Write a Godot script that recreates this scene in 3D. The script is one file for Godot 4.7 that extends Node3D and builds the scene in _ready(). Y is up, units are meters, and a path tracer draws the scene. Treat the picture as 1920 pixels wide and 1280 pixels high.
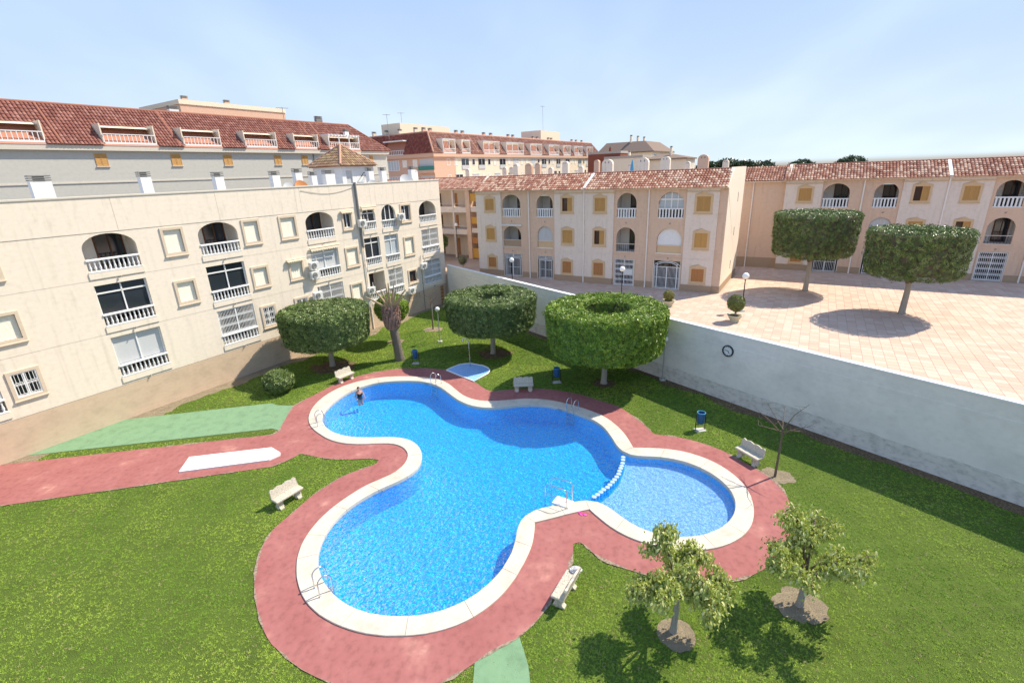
extends Node3D
# A residents' pool garden between two apartment blocks, seen from a fourth-floor balcony.

const POOL_INNER := [-11.15,-25.30,-11.20,-25.52,-11.24,-25.75,-11.26,-26.02,-11.27,-26.24,-11.25,-26.52,-11.23,-26.74,-11.20,-27.02,-11.15,-27.27,-11.10,-27.51,-11.03,-27.78,-10.96,-28.00,-10.86,-28.26,-10.76,-28.47,-10.65,-28.67,-10.52,-28.87,-10.38,-29.06,-10.22,-29.25,-10.07,-29.40,-9.86,-29.58,-9.67,-29.72,-9.48,-29.84,-9.27,-29.94,-9.05,-30.03,-8.79,-30.11,-8.55,-30.15,-8.32,-30.18,-8.04,-30.20,-7.81,-30.20,-7.53,-30.19,-7.25,-30.18,-7.02,-30.15,-6.74,-30.11,-6.48,-30.05,-6.26,-29.99,-6.01,-29.89,-5.82,-29.79,-5.58,-29.65,-5.36,-29.49,-5.18,-29.35,-4.98,-29.15,-4.80,-28.94,-4.63,-28.72,-4.47,-28.49,-4.32,-28.26,-4.17,-28.03,-4.02,-27.79,-3.88,-27.56,-3.72,-27.33,-3.57,-27.11,-3.40,-26.88,-3.21,-26.67,-2.98,-26.43,-2.76,-26.24,-2.48,-26.04,-2.18,-25.89,-1.91,-25.79,-1.64,-25.73,-1.36,-25.70,-1.08,-25.70,-0.80,-25.73,-0.53,-25.77,-0.26,-25.82,0.01,-25.87,0.30,-25.91,0.58,-25.93,0.87,-25.92,1.16,-25.89,1.45,-25.84,1.72,-25.76,1.94,-25.69,2.19,-25.57,2.38,-25.47,2.62,-25.33,2.84,-25.17,3.01,-25.03,3.22,-24.85,3.42,-24.66,3.62,-24.46,3.82,-24.27,4.01,-24.06,4.16,-23.89,4.30,-23.70,4.45,-23.46,4.55,-23.25,4.66,-22.98,4.74,-22.71,4.80,-22.43,4.85,-22.15,4.89,-21.87,4.92,-21.60,4.95,-21.32,4.99,-21.04,5.06,-20.76,5.16,-20.51,5.44,-20.20,5.68,-20.08,5.96,-20.02,6.24,-19.97,6.52,-19.93,6.80,-19.87,7.07,-19.78,7.34,-19.67,7.58,-19.54,7.77,-19.42,7.95,-19.27,8.15,-19.08,8.30,-18.91,8.43,-18.73,8.58,-18.49,8.68,-18.29,8.77,-18.07,8.85,-17.82,8.89,-17.60,8.93,-17.34,8.93,-17.09,8.90,-16.85,8.86,-16.62,8.79,-16.39,8.68,-16.14,8.58,-15.95,8.43,-15.72,8.29,-15.55,8.10,-15.35,7.93,-15.21,7.71,-15.04,7.52,-14.93,7.27,-14.81,7.07,-14.72,6.80,-14.64,6.57,-14.60,6.34,-14.58,6.04,-14.57,5.82,-14.60,5.58,-14.65,5.36,-14.72,5.10,-14.82,4.91,-14.93,4.72,-15.06,4.51,-15.24,4.31,-15.45,4.14,-15.69,3.97,-15.93,3.82,-16.17,3.65,-16.41,3.47,-16.61,3.27,-16.77,2.81,-16.89,2.49,-16.86,2.22,-16.81,1.93,-16.74,1.64,-16.68,1.37,-16.62,1.11,-16.56,0.85,-16.48,0.61,-16.36,0.26,-16.08,0.08,-15.81,-0.02,-15.55,-0.09,-15.27,-0.13,-14.98,-0.18,-14.70,-0.24,-14.42,-0.31,-14.14,-0.42,-13.87,-0.54,-13.61,-0.64,-13.40,-0.79,-13.16,-0.96,-12.93,-1.10,-12.76,-1.29,-12.56,-1.45,-12.40,-1.67,-12.23,-1.86,-12.10,-2.11,-11.96,-2.32,-11.86,-2.54,-11.77,-2.81,-11.70,-3.05,-11.65,-3.28,-11.62,-3.57,-11.61,-3.80,-11.61,-4.09,-11.63,-4.32,-11.66,-4.60,-11.72,-4.83,-11.77,-5.10,-11.87,-5.31,-11.96,-5.56,-12.08,-5.77,-12.21,-5.97,-12.35,-6.19,-12.53,-6.36,-12.69,-6.53,-12.86,-6.72,-13.08,-6.86,-13.26,-7.01,-13.50,-7.13,-13.70,-7.25,-13.95,-7.33,-14.17,-7.42,-14.43,-7.47,-14.67,-7.50,-14.89,-7.52,-15.17,-7.52,-15.40,-7.50,-15.69,-7.47,-15.92,-7.41,-16.18,-7.34,-16.43,-7.26,-16.65,-7.14,-16.91,-7.02,-17.11,-6.87,-17.34,-6.70,-17.56,-6.52,-17.77,-6.33,-17.98,-6.12,-18.17,-5.90,-18.35,-5.67,-18.53,-5.44,-18.71,-5.23,-18.90,-5.04,-19.11,-4.87,-19.36,-4.72,-19.67,-4.64,-19.98,-4.61,-20.29,-4.62,-20.62,-4.67,-20.94,-4.76,-21.25,-4.89,-21.56,-5.06,-21.85,-5.26,-22.10,-5.50,-22.33,-5.78,-22.50,-6.09,-22.63,-6.36,-22.70,-6.64,-22.74,-6.93,-22.76,-7.21,-22.77,-7.50,-22.78,-7.78,-22.79,-8.07,-22.82,-8.36,-22.85,-8.64,-22.91,-8.87,-22.98,-9.12,-23.07,-9.36,-23.17,-9.56,-23.29,-9.80,-23.44,-9.98,-23.58,-10.19,-23.77,-10.35,-23.94,-10.53,-24.15,-10.66,-24.34,-10.82,-24.58,-10.95,-24.83,-11.05,-25.04]
const POOL_OUTER := [-11.83,-25.02,-11.95,-25.33,-12.04,-25.65,-12.10,-25.93,-12.16,-26.26,-12.19,-26.55,-12.21,-26.88,-12.20,-27.17,-12.18,-27.47,-12.13,-27.78,-12.08,-28.06,-11.99,-28.38,-11.90,-28.64,-11.77,-28.95,-11.62,-29.24,-11.44,-29.51,-11.23,-29.76,-11.01,-29.98,-10.75,-30.20,-10.51,-30.36,-10.23,-30.53,-9.93,-30.67,-9.62,-30.79,-9.31,-30.88,-9.03,-30.94,-8.71,-30.99,-8.39,-31.00,-8.11,-31.00,-7.78,-30.98,-7.50,-30.96,-7.22,-30.92,-6.89,-30.87,-6.61,-30.82,-6.34,-30.75,-6.01,-30.66,-5.74,-30.56,-5.42,-30.43,-5.17,-30.29,-4.93,-30.13,-4.69,-29.91,-4.50,-29.70,-4.33,-29.48,-4.17,-29.24,-4.02,-29.00,-3.88,-28.75,-3.74,-28.51,-3.60,-28.26,-3.46,-28.01,-3.30,-27.77,-3.14,-27.54,-2.95,-27.33,-2.75,-27.13,-2.58,-27.00,-2.35,-26.85,-2.15,-26.75,-1.94,-26.68,-1.67,-26.62,-1.39,-26.60,-1.11,-26.59,-0.83,-26.61,-0.55,-26.63,-0.27,-26.66,0.02,-26.69,0.30,-26.71,0.58,-26.72,0.85,-26.71,1.12,-26.68,1.38,-26.64,1.65,-26.57,1.91,-26.49,2.22,-26.36,2.47,-26.23,2.77,-26.06,3.01,-25.91,3.24,-25.74,3.51,-25.54,3.74,-25.36,3.95,-25.18,4.16,-24.99,4.36,-24.79,4.55,-24.59,4.77,-24.34,4.95,-24.07,5.09,-23.83,5.23,-23.53,5.33,-23.27,5.42,-23.01,5.50,-22.75,5.56,-22.48,5.62,-22.20,5.66,-21.93,5.69,-21.65,5.71,-21.37,5.73,-21.09,5.75,-20.78,5.86,-20.77,6.15,-20.74,6.43,-20.71,6.70,-20.67,6.97,-20.63,7.24,-20.57,7.50,-20.50,7.76,-20.40,8.01,-20.28,8.30,-20.10,8.56,-19.89,8.77,-19.70,8.99,-19.45,9.18,-19.18,9.32,-18.93,9.45,-18.62,9.55,-18.32,9.62,-18.03,9.66,-17.69,9.67,-17.40,9.65,-17.09,9.60,-16.76,9.51,-16.45,9.41,-16.15,9.30,-15.88,9.15,-15.58,9.00,-15.33,8.80,-15.05,8.61,-14.84,8.36,-14.61,8.13,-14.44,7.84,-14.27,7.58,-14.14,7.27,-14.03,6.99,-13.96,6.67,-13.91,6.34,-13.88,6.07,-13.89,5.74,-13.93,5.44,-14.00,5.12,-14.10,4.86,-14.21,4.55,-14.35,4.27,-14.52,4.04,-14.69,3.84,-14.87,3.65,-15.07,3.48,-15.28,3.33,-15.50,3.19,-15.73,3.04,-15.98,2.90,-16.24,2.86,-16.32,2.63,-16.27,2.35,-16.20,2.10,-16.13,1.85,-16.06,1.57,-15.96,1.29,-15.87,1.01,-15.79,0.74,-15.71,0.62,-15.68,0.60,-15.45,0.57,-15.18,0.53,-14.91,0.48,-14.64,0.41,-14.37,0.32,-14.11,0.22,-13.86,0.12,-13.61,0.00,-13.37,-0.14,-13.07,-0.28,-12.83,-0.43,-12.59,-0.62,-12.32,-0.81,-12.10,-1.05,-11.86,-1.26,-11.68,-1.53,-11.48,-1.76,-11.34,-2.05,-11.20,-2.36,-11.09,-2.63,-11.02,-2.94,-10.96,-3.27,-10.93,-3.54,-10.92,-3.87,-10.93,-4.14,-10.94,-4.46,-10.99,-4.73,-11.04,-5.05,-11.13,-5.31,-11.22,-5.61,-11.34,-5.87,-11.46,-6.14,-11.61,-6.42,-11.78,-6.64,-11.95,-6.88,-12.15,-7.11,-12.38,-7.29,-12.59,-7.48,-12.86,-7.63,-13.10,-7.79,-13.39,-7.90,-13.64,-8.02,-13.95,-8.11,-14.21,-8.18,-14.53,-8.23,-14.86,-8.24,-15.14,-8.23,-15.47,-8.20,-15.74,-8.14,-16.06,-8.07,-16.35,-7.97,-16.63,-7.85,-16.93,-7.73,-17.18,-7.56,-17.47,-7.41,-17.71,-7.25,-17.94,-7.08,-18.17,-6.91,-18.38,-6.72,-18.58,-6.51,-18.76,-6.29,-18.93,-6.08,-19.10,-5.87,-19.28,-5.69,-19.49,-5.56,-19.71,-5.46,-19.91,-5.38,-20.14,-5.34,-20.37,-5.33,-20.61,-5.35,-20.84,-5.40,-21.07,-5.49,-21.28,-5.61,-21.48,-5.75,-21.66,-5.92,-21.81,-6.12,-21.94,-6.32,-22.03,-6.59,-22.10,-6.87,-22.13,-7.14,-22.14,-7.42,-22.14,-7.70,-22.13,-7.97,-22.14,-8.24,-22.16,-8.51,-22.20,-8.78,-22.25,-9.09,-22.35,-9.36,-22.46,-9.63,-22.60,-9.90,-22.78,-10.12,-22.94,-10.37,-23.16,-10.57,-23.35,-10.81,-23.58,-11.00,-23.78,-11.22,-24.03,-11.39,-24.25,-11.55,-24.48,-11.71,-24.77]
const DECK := [-4.76,-31.93,-5.28,-32.15,-5.80,-32.33,-6.28,-32.42,-6.77,-32.46,-7.26,-32.48,-7.81,-32.52,-8.35,-32.50,-8.86,-32.38,-9.35,-32.20,-9.79,-32.03,-10.21,-31.83,-10.61,-31.60,-11.04,-31.26,-11.44,-30.88,-11.82,-30.44,-12.16,-29.97,-12.39,-29.53,-12.59,-29.07,-12.80,-28.62,-12.99,-28.27,-13.17,-27.92,-13.36,-27.49,-13.55,-27.05,-13.48,-26.49,-13.40,-25.93,-13.33,-25.45,-13.25,-24.97,-13.17,-24.49,-13.09,-24.01,-13.18,-23.80,-13.28,-23.59,-13.74,-23.52,-14.20,-23.44,-14.66,-23.37,-15.12,-23.30,-15.57,-23.22,-16.03,-23.15,-16.49,-23.08,-16.95,-23.00,-17.41,-22.93,-17.87,-22.86,-18.33,-22.79,-18.79,-22.71,-19.25,-22.64,-19.71,-22.57,-20.16,-22.49,-20.62,-22.42,-21.08,-22.35,-21.54,-22.27,-22.00,-22.20,-22.45,-22.13,-22.91,-22.05,-23.36,-21.98,-23.82,-21.91,-24.27,-21.84,-24.73,-21.76,-25.18,-21.69,-25.64,-21.62,-26.09,-21.55,-26.55,-21.47,-27.00,-21.40,-27.45,-21.33,-27.91,-21.25,-28.36,-21.18,-28.82,-21.11,-29.27,-21.04,-29.73,-20.96,-30.18,-20.89,-30.64,-20.82,-31.09,-20.75,-31.55,-20.67,-32.00,-20.60,-31.91,-20.13,-31.82,-19.67,-31.73,-19.20,-31.64,-18.73,-31.56,-18.27,-31.47,-17.80,-31.38,-17.33,-31.29,-16.87,-31.20,-16.40,-30.76,-16.49,-30.32,-16.58,-29.88,-16.67,-29.44,-16.76,-29.00,-16.85,-28.55,-16.95,-28.11,-17.04,-27.67,-17.13,-27.23,-17.22,-26.79,-17.31,-26.35,-17.40,-25.91,-17.49,-25.47,-17.58,-25.03,-17.67,-24.59,-17.76,-24.15,-17.85,-23.70,-17.95,-23.26,-18.04,-22.82,-18.13,-22.38,-18.22,-21.94,-18.31,-21.50,-18.40,-21.04,-18.50,-20.58,-18.59,-20.12,-18.69,-19.66,-18.79,-19.20,-18.88,-18.74,-18.98,-18.28,-19.08,-17.82,-19.17,-17.36,-19.27,-16.90,-19.37,-16.45,-19.46,-15.99,-19.56,-15.53,-19.66,-15.07,-19.75,-14.61,-19.85,-14.15,-19.95,-13.69,-20.04,-13.23,-20.14,-12.77,-20.24,-12.31,-20.33,-11.85,-20.43,-11.58,-20.66,-11.33,-20.91,-11.10,-21.21,-10.89,-21.52,-10.56,-21.38,-10.22,-21.25,-9.80,-21.09,-9.37,-20.95,-8.73,-20.84,-8.08,-20.79,-7.58,-20.82,-7.10,-20.79,-6.91,-20.72,-6.72,-20.63,-6.75,-20.47,-6.79,-20.33,-6.95,-20.18,-7.15,-20.06,-7.36,-19.93,-7.56,-19.80,-7.85,-19.59,-8.12,-19.36,-8.36,-19.04,-8.58,-18.69,-8.78,-18.39,-8.96,-18.08,-9.09,-17.75,-9.21,-17.42,-9.34,-17.05,-9.47,-16.68,-9.57,-16.44,-9.66,-16.19,-9.72,-16.01,-9.76,-15.82,-9.78,-15.47,-9.76,-15.12,-9.68,-14.64,-9.55,-14.16,-9.37,-13.66,-9.16,-13.18,-8.89,-12.67,-8.59,-12.17,-8.27,-11.71,-7.92,-11.27,-7.71,-11.04,-7.49,-10.83,-7.29,-10.69,-7.08,-10.55,-6.90,-10.41,-6.72,-10.28,-6.29,-10.02,-5.84,-9.80,-5.35,-9.60,-4.84,-9.44,-4.31,-9.31,-3.78,-9.23,-3.28,-9.21,-2.79,-9.27,-2.37,-9.42,-1.97,-9.62,-1.65,-9.84,-1.33,-10.07,-1.03,-10.26,-0.73,-10.44,-0.48,-10.57,-0.22,-10.70,-0.03,-10.86,0.15,-11.02,0.30,-11.16,0.44,-11.31,0.59,-11.51,0.73,-11.71,0.87,-11.91,1.00,-12.12,1.18,-12.39,1.35,-12.66,1.54,-13.02,1.70,-13.40,1.79,-13.63,1.86,-13.86,1.92,-14.17,1.97,-14.48,2.09,-14.53,2.21,-14.56,2.33,-14.45,2.44,-14.27,2.61,-14.00,2.80,-13.75,3.07,-13.53,3.37,-13.35,3.85,-13.08,4.36,-12.85,4.93,-12.66,5.51,-12.53,6.10,-12.48,6.70,-12.50,6.92,-12.51,7.13,-12.54,7.42,-12.61,7.71,-12.71,8.15,-12.91,8.57,-13.16,9.05,-13.52,9.49,-13.94,9.93,-14.45,10.31,-15.01,10.61,-15.53,10.86,-16.07,11.05,-16.61,11.15,-17.16,11.12,-17.65,11.01,-18.13,10.86,-18.52,10.68,-18.89,10.50,-19.18,10.32,-19.48,10.19,-19.79,10.05,-20.09,9.77,-20.47,9.45,-20.81,9.11,-21.12,8.74,-21.40,8.35,-21.63,7.93,-21.83,7.50,-21.93,7.16,-22.09,7.08,-22.31,7.04,-22.55,6.94,-23.00,6.82,-23.45,6.66,-23.87,6.48,-24.28,6.29,-24.77,6.06,-25.24,5.74,-25.61,5.35,-25.94,4.96,-26.27,4.52,-26.69,4.06,-27.09,3.64,-27.37,3.20,-27.61,2.61,-27.88,1.99,-28.09,1.37,-28.21,0.73,-28.26,0.10,-28.23,-0.54,-28.17,-1.01,-28.09,-1.44,-28.11,-1.64,-28.25,-1.82,-28.44,-2.12,-28.89,-2.39,-29.36,-2.53,-29.54,-2.67,-29.71,-3.02,-30.08,-3.37,-30.45,-3.71,-30.82,-4.06,-31.19,-4.41,-31.56]
const POSTS := [5.07,-20.02,5.01,-19.79,4.93,-19.52,4.84,-19.30,4.75,-19.11,4.65,-18.90,4.56,-18.68,4.43,-18.47,4.29,-18.27,4.16,-18.10,4.01,-17.91,3.87,-17.74,3.68,-17.59,3.53,-17.43,3.36,-17.27,3.19,-17.13]


var rng := RandomNumberGenerator.new()
var M := {}
var used := {}

class MB:
	var v := PackedVector3Array()
	var n := PackedVector3Array()
	var xf := Transform3D()
	func tri(a: Vector3, b: Vector3, c: Vector3, na = null, nb = null, nc = null) -> void:
		var f := (b - a).cross(c - a)
		if f.length_squared() < 1e-16:
			return
		f = f.normalized()
		v.append(xf * a); v.append(xf * c); v.append(xf * b)
		n.append((xf.basis * (na if na != null else f)).normalized())
		n.append((xf.basis * (nc if nc != null else f)).normalized())
		n.append((xf.basis * (nb if nb != null else f)).normalized())
	func quad(a: Vector3, b: Vector3, c: Vector3, d: Vector3) -> void:
		tri(a, b, c)
		tri(a, c, d)
	func box(lo: Vector3, hi: Vector3) -> void:
		var a := lo; var b := hi
		quad(Vector3(a.x, a.y, b.z), Vector3(b.x, a.y, b.z), Vector3(b.x, b.y, b.z), Vector3(a.x, b.y, b.z))
		quad(Vector3(b.x, a.y, a.z), Vector3(a.x, a.y, a.z), Vector3(a.x, b.y, a.z), Vector3(b.x, b.y, a.z))
		quad(Vector3(b.x, a.y, b.z), Vector3(b.x, a.y, a.z), Vector3(b.x, b.y, a.z), Vector3(b.x, b.y, b.z))
		quad(Vector3(a.x, a.y, a.z), Vector3(a.x, a.y, b.z), Vector3(a.x, b.y, b.z), Vector3(a.x, b.y, a.z))
		quad(Vector3(a.x, b.y, b.z), Vector3(b.x, b.y, b.z), Vector3(b.x, b.y, a.z), Vector3(a.x, b.y, a.z))
		quad(Vector3(a.x, a.y, a.z), Vector3(b.x, a.y, a.z), Vector3(b.x, a.y, b.z), Vector3(a.x, a.y, b.z))
	# box with chamfered vertical and top edges, y-extruded
	func cbox(lo: Vector3, hi: Vector3, c := 0.012) -> void:
		var o := [Vector2(lo.x + c, lo.z), Vector2(hi.x - c, lo.z), Vector2(hi.x, lo.z + c), Vector2(hi.x, hi.z - c), Vector2(hi.x - c, hi.z), Vector2(lo.x + c, hi.z), Vector2(lo.x, hi.z - c), Vector2(lo.x, lo.z + c)]
		var m := Vector2((lo.x + hi.x) / 2, (lo.z + hi.z) / 2)
		var ins := []
		for p in o:
			ins.append(Vector2(p.x - signf(p.x - m.x) * c, p.y - signf(p.y - m.y) * c))
		for i in 8:
			var a: Vector2 = o[i]; var b: Vector2 = o[(i + 1) % 8]
			var ai: Vector2 = ins[i]; var bi: Vector2 = ins[(i + 1) % 8]
			quad(Vector3(b.x, lo.y, b.y), Vector3(a.x, lo.y, a.y), Vector3(a.x, hi.y - c, a.y), Vector3(b.x, hi.y - c, b.y))
			quad(Vector3(b.x, hi.y - c, b.y), Vector3(a.x, hi.y - c, a.y), Vector3(ai.x, hi.y, ai.y), Vector3(bi.x, hi.y, bi.y))
			tri(Vector3(m.x, hi.y, m.y), Vector3(bi.x, hi.y, bi.y), Vector3(ai.x, hi.y, ai.y))
			tri(Vector3(m.x, lo.y, m.y), Vector3(a.x, lo.y, a.y), Vector3(b.x, lo.y, b.y))
	func prism(poly: PackedVector2Array, y0: float, y1: float, top := true, bottom := false) -> void:
		# poly in x/z; walls point outwards whatever the winding
		var p := poly
		if Geometry2D.is_polygon_clockwise(p):
			p = p.duplicate(); p.reverse()
		var k := p.size()
		if y1 > y0:
			for i in k:
				var a := p[i]; var b := p[(i + 1) % k]
				quad(Vector3(b.x, y0, b.y), Vector3(a.x, y0, a.y), Vector3(a.x, y1, a.y), Vector3(b.x, y1, b.y))
		if top or bottom:
			var t := Geometry2D.triangulate_polygon(p)
			for i in range(0, t.size(), 3):
				var a := p[t[i]]; var b := p[t[i + 1]]; var c := p[t[i + 2]]
				if (b - a).cross(c - a) > 0:
					var s := b; b = c; c = s
				if top:
					tri(Vector3(a.x, y1, a.y), Vector3(b.x, y1, b.y), Vector3(c.x, y1, c.y))
				if bottom:
					tri(Vector3(a.x, y0, a.y), Vector3(c.x, y0, c.y), Vector3(b.x, y0, b.y))
	func tube(pts: Array, r, sides := 8, caps := true) -> void:
		# r: number or one radius per point
		var k := pts.size()
		var rings := []
		var nrm := []
		var t0: Vector3 = (pts[1] - pts[0]).normalized()
		var side := t0.cross(Vector3.UP if absf(t0.y) < 0.9 else Vector3.RIGHT).normalized()
		for i in k:
			var t: Vector3 = ((pts[mini(i + 1, k - 1)] - pts[maxi(i - 1, 0)]) as Vector3).normalized()
			side = (side - t * side.dot(t)).normalized()
			var up := t.cross(side)
			var ring := []; var nr := []
			var rr: float = r[i] if r is Array else r
			for s in sides:
				var a := TAU * s / sides
				var d := side * cos(a) + up * sin(a)
				ring.append(pts[i] + d * rr); nr.append(d)
			rings.append(ring); nrm.append(nr)
		for i in k - 1:
			for s in sides:
				var s2 := (s + 1) % sides
				tri(rings[i][s], rings[i][s2], rings[i + 1][s2], nrm[i][s], nrm[i][s2], nrm[i + 1][s2])
				tri(rings[i][s], rings[i + 1][s2], rings[i + 1][s], nrm[i][s], nrm[i + 1][s2], nrm[i + 1][s])
		if caps:
			for s in sides:
				var s2 := (s + 1) % sides
				tri(pts[0], rings[0][s2], rings[0][s])
				tri(pts[k - 1], rings[k - 1][s], rings[k - 1][s2])
	func lathe(prof: Array, sides := 16, at := Vector3.ZERO) -> void:
		# prof: Vector2(radius, height) from bottom to top
		var k := prof.size()
		var nr := []
		for i in k:
			var a: Vector2 = prof[maxi(i - 1, 0)]; var b: Vector2 = prof[mini(i + 1, k - 1)]
			var t := (b - a).normalized()
			nr.append(Vector2(t.y, -t.x))
		for s in sides:
			var a0 := TAU * s / sides; var a1 := TAU * (s + 1) / sides
			var c0 := Vector3(cos(a0), 0, sin(a0)); var c1 := Vector3(cos(a1), 0, sin(a1))
			for i in k - 1:
				var p: Vector2 = prof[i]; var q: Vector2 = prof[i + 1]
				var A := at + c0 * p.x + Vector3.UP * p.y; var B := at + c1 * p.x + Vector3.UP * p.y
				var C := at + c1 * q.x + Vector3.UP * q.y; var D := at + c0 * q.x + Vector3.UP * q.y
				var nA: Vector3 = c0 * nr[i].x + Vector3.UP * nr[i].y; var nB: Vector3 = c1 * nr[i].x + Vector3.UP * nr[i].y
				var nC: Vector3 = c1 * nr[i + 1].x + Vector3.UP * nr[i + 1].y; var nD: Vector3 = c0 * nr[i + 1].x + Vector3.UP * nr[i + 1].y
				tri(A, C, B, nA, nC, nB)
				tri(A, D, C, nA, nD, nC)
	func mesh() -> ArrayMesh:
		var arr := []
		arr.resize(Mesh.ARRAY_MAX)
		arr[Mesh.ARRAY_VERTEX] = v
		arr[Mesh.ARRAY_NORMAL] = n
		var m := ArrayMesh.new()
		if v.size() > 2:
			m.add_surface_from_arrays(Mesh.PRIMITIVE_TRIANGLES, arr)
		return m

# ---------------------------------------------------------------- helpers
func numbered(called: String) -> String:
	if not used.has(called):
		used[called] = 0
		return called
	used[called] += 1
	return "%s_%03d" % [called, used[called]]

func thing(called: String, label: String, category: String, at := Transform3D(), group := "") -> Node3D:
	var o := Node3D.new()
	o.name = numbered(called)
	add_child(o)
	o.transform = at
	tag(o, label, category, group)
	return o

func tag(o: Node, label: String, category: String, group := "") -> void:
	o.set_meta("label", label)
	o.set_meta("category", category)
	if group != "":
		o.set_meta("group", group)

func part(called: String, mesh: Mesh, mat: Material, parent: Node3D, at := Transform3D()) -> MeshInstance3D:
	var o := MeshInstance3D.new()
	o.name = called
	o.mesh = mesh
	o.material_override = mat
	o.transform = at
	parent.add_child(o, true)
	return o

func struct(called: String, mesh: Mesh, mat: Material) -> MeshInstance3D:
	var o := part(numbered(called), mesh, mat, self)
	o.set_meta("kind", "structure")
	return o

func multi(called: String, mesh: Mesh, mat: Material, xfs: Array, cols: Array, parent: Node3D) -> MultiMeshInstance3D:
	var mm := MultiMesh.new()
	mm.transform_format = MultiMesh.TRANSFORM_3D
	mm.use_colors = cols.size() > 0
	mm.mesh = mesh
	mm.instance_count = xfs.size()
	for i in xfs.size():
		mm.set_instance_transform(i, xfs[i])
		if cols.size() > 0:
			mm.set_instance_color(i, cols[i])
	var o := MultiMeshInstance3D.new()
	o.name = called
	o.multimesh = mm
	o.material_override = mat
	parent.add_child(o, true)
	o.set_meta("kind", "stuff")
	return o

func frame(o: Vector3, u: Vector3) -> Transform3D:
	# local x runs along u, y up, z out of the facade towards the viewer
	u = u.normalized()
	return Transform3D(Basis(u, Vector3.UP, u.cross(Vector3.UP)), o)

func yaw(at: Vector3, facing: Vector2) -> Transform3D:
	# local +z points to facing (x, z)
	return Transform3D(Basis(Vector3.UP, atan2(facing.x, facing.y)), at)

func noise_tex(seed_: int, freq: float, octaves: int, ramp: Array, size := 512, kind := FastNoiseLite.TYPE_SIMPLEX_SMOOTH, as_normal := false, bump := 4.0) -> NoiseTexture2D:
	var f := FastNoiseLite.new()
	f.seed = seed_
	f.noise_type = kind
	f.frequency = freq
	f.fractal_octaves = octaves
	f.fractal_type = FastNoiseLite.FRACTAL_FBM if octaves > 1 else FastNoiseLite.FRACTAL_NONE
	var t := NoiseTexture2D.new()
	t.width = size; t.height = size
	t.seamless = true
	t.seamless_blend_skirt = 0.25
	t.noise = f
	if ramp.size() > 0:
		var g := Gradient.new()
		var off := PackedFloat32Array(); var cs := PackedColorArray()
		for r in ramp:
			off.append(r[0]); cs.append(r[1] if r[1] is Color else Color(r[1], r[1], r[1]))
		g.offsets = off; g.colors = cs
		t.color_ramp = g
	if as_normal:
		t.as_normal_map = true
		t.bump_strength = bump
	return t

func lin(r: float, g: float, b: float) -> Color:
	return Color(r, g, b).linear_to_srgb()

func mat(called: String, c: Color, rough := 0.85, tex: Texture2D = null, scale := 0.5, bump: Texture2D = null, bump_cm := 1.0) -> StandardMaterial3D:
	var m := StandardMaterial3D.new()
	m.resource_name = called
	m.albedo_color = c
	m.roughness = rough
	m.metallic_specular = 0.35
	if tex:
		m.albedo_texture = tex
	if bump:
		m.heightmap_enabled = true
		m.heightmap_texture = bump
		m.heightmap_scale = bump_cm
	if tex or bump:
		m.uv1_triplanar = true
		m.uv1_world_triplanar = true
		m.uv1_scale = Vector3.ONE * scale
	M[called] = m
	return m

func over(m: StandardMaterial3D, tex: Texture2D, scale: float) -> StandardMaterial3D:
	# a second, coarser pattern multiplied over the first
	m.detail_enabled = true
	m.detail_albedo = tex
	m.detail_blend_mode = BaseMaterial3D.BLEND_MODE_MUL
	m.detail_uv_layer = BaseMaterial3D.DETAIL_UV_2
	m.uv2_triplanar = true
	m.uv2_world_triplanar = true
	m.uv2_scale = Vector3.ONE * scale
	return m

func P2(a: Array) -> PackedVector2Array:
	var p := PackedVector2Array()
	for i in range(0, a.size(), 2):
		p.append(Vector2(a[i], a[i + 1]))
	return p

func keyhole(outer: PackedVector2Array, hole: PackedVector2Array) -> PackedVector2Array:
	# one polygon: the outer outline cut open to the hole along a hair-thin slit
	var o := outer.duplicate(); var h := hole.duplicate()
	if Geometry2D.is_polygon_clockwise(o): o.reverse()
	if not Geometry2D.is_polygon_clockwise(h): h.reverse()
	var bi := 0; var bj := 0; var best := 1e18
	for i in o.size():
		for j in h.size():
			var d := o[i].distance_squared_to(h[j])
			if d < best:
				best = d; bi = i; bj = j
	var out := PackedVector2Array()
	for i in o.size() + 1:
		out.append(o[(bi + i) % o.size()])
	for j in h.size() + 1:
		out.append(h[(bj + j) % h.size()])
	var k := o.size()
	var side := (h[bj] - o[bi]).orthogonal().normalized() * 0.0015
	out[k] += side
	out[k + 1] += side
	if Geometry2D.triangulate_polygon(out).size() == 0:
		out[k] -= side * 2.0
		out[k + 1] -= side * 2.0
	return out

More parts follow.
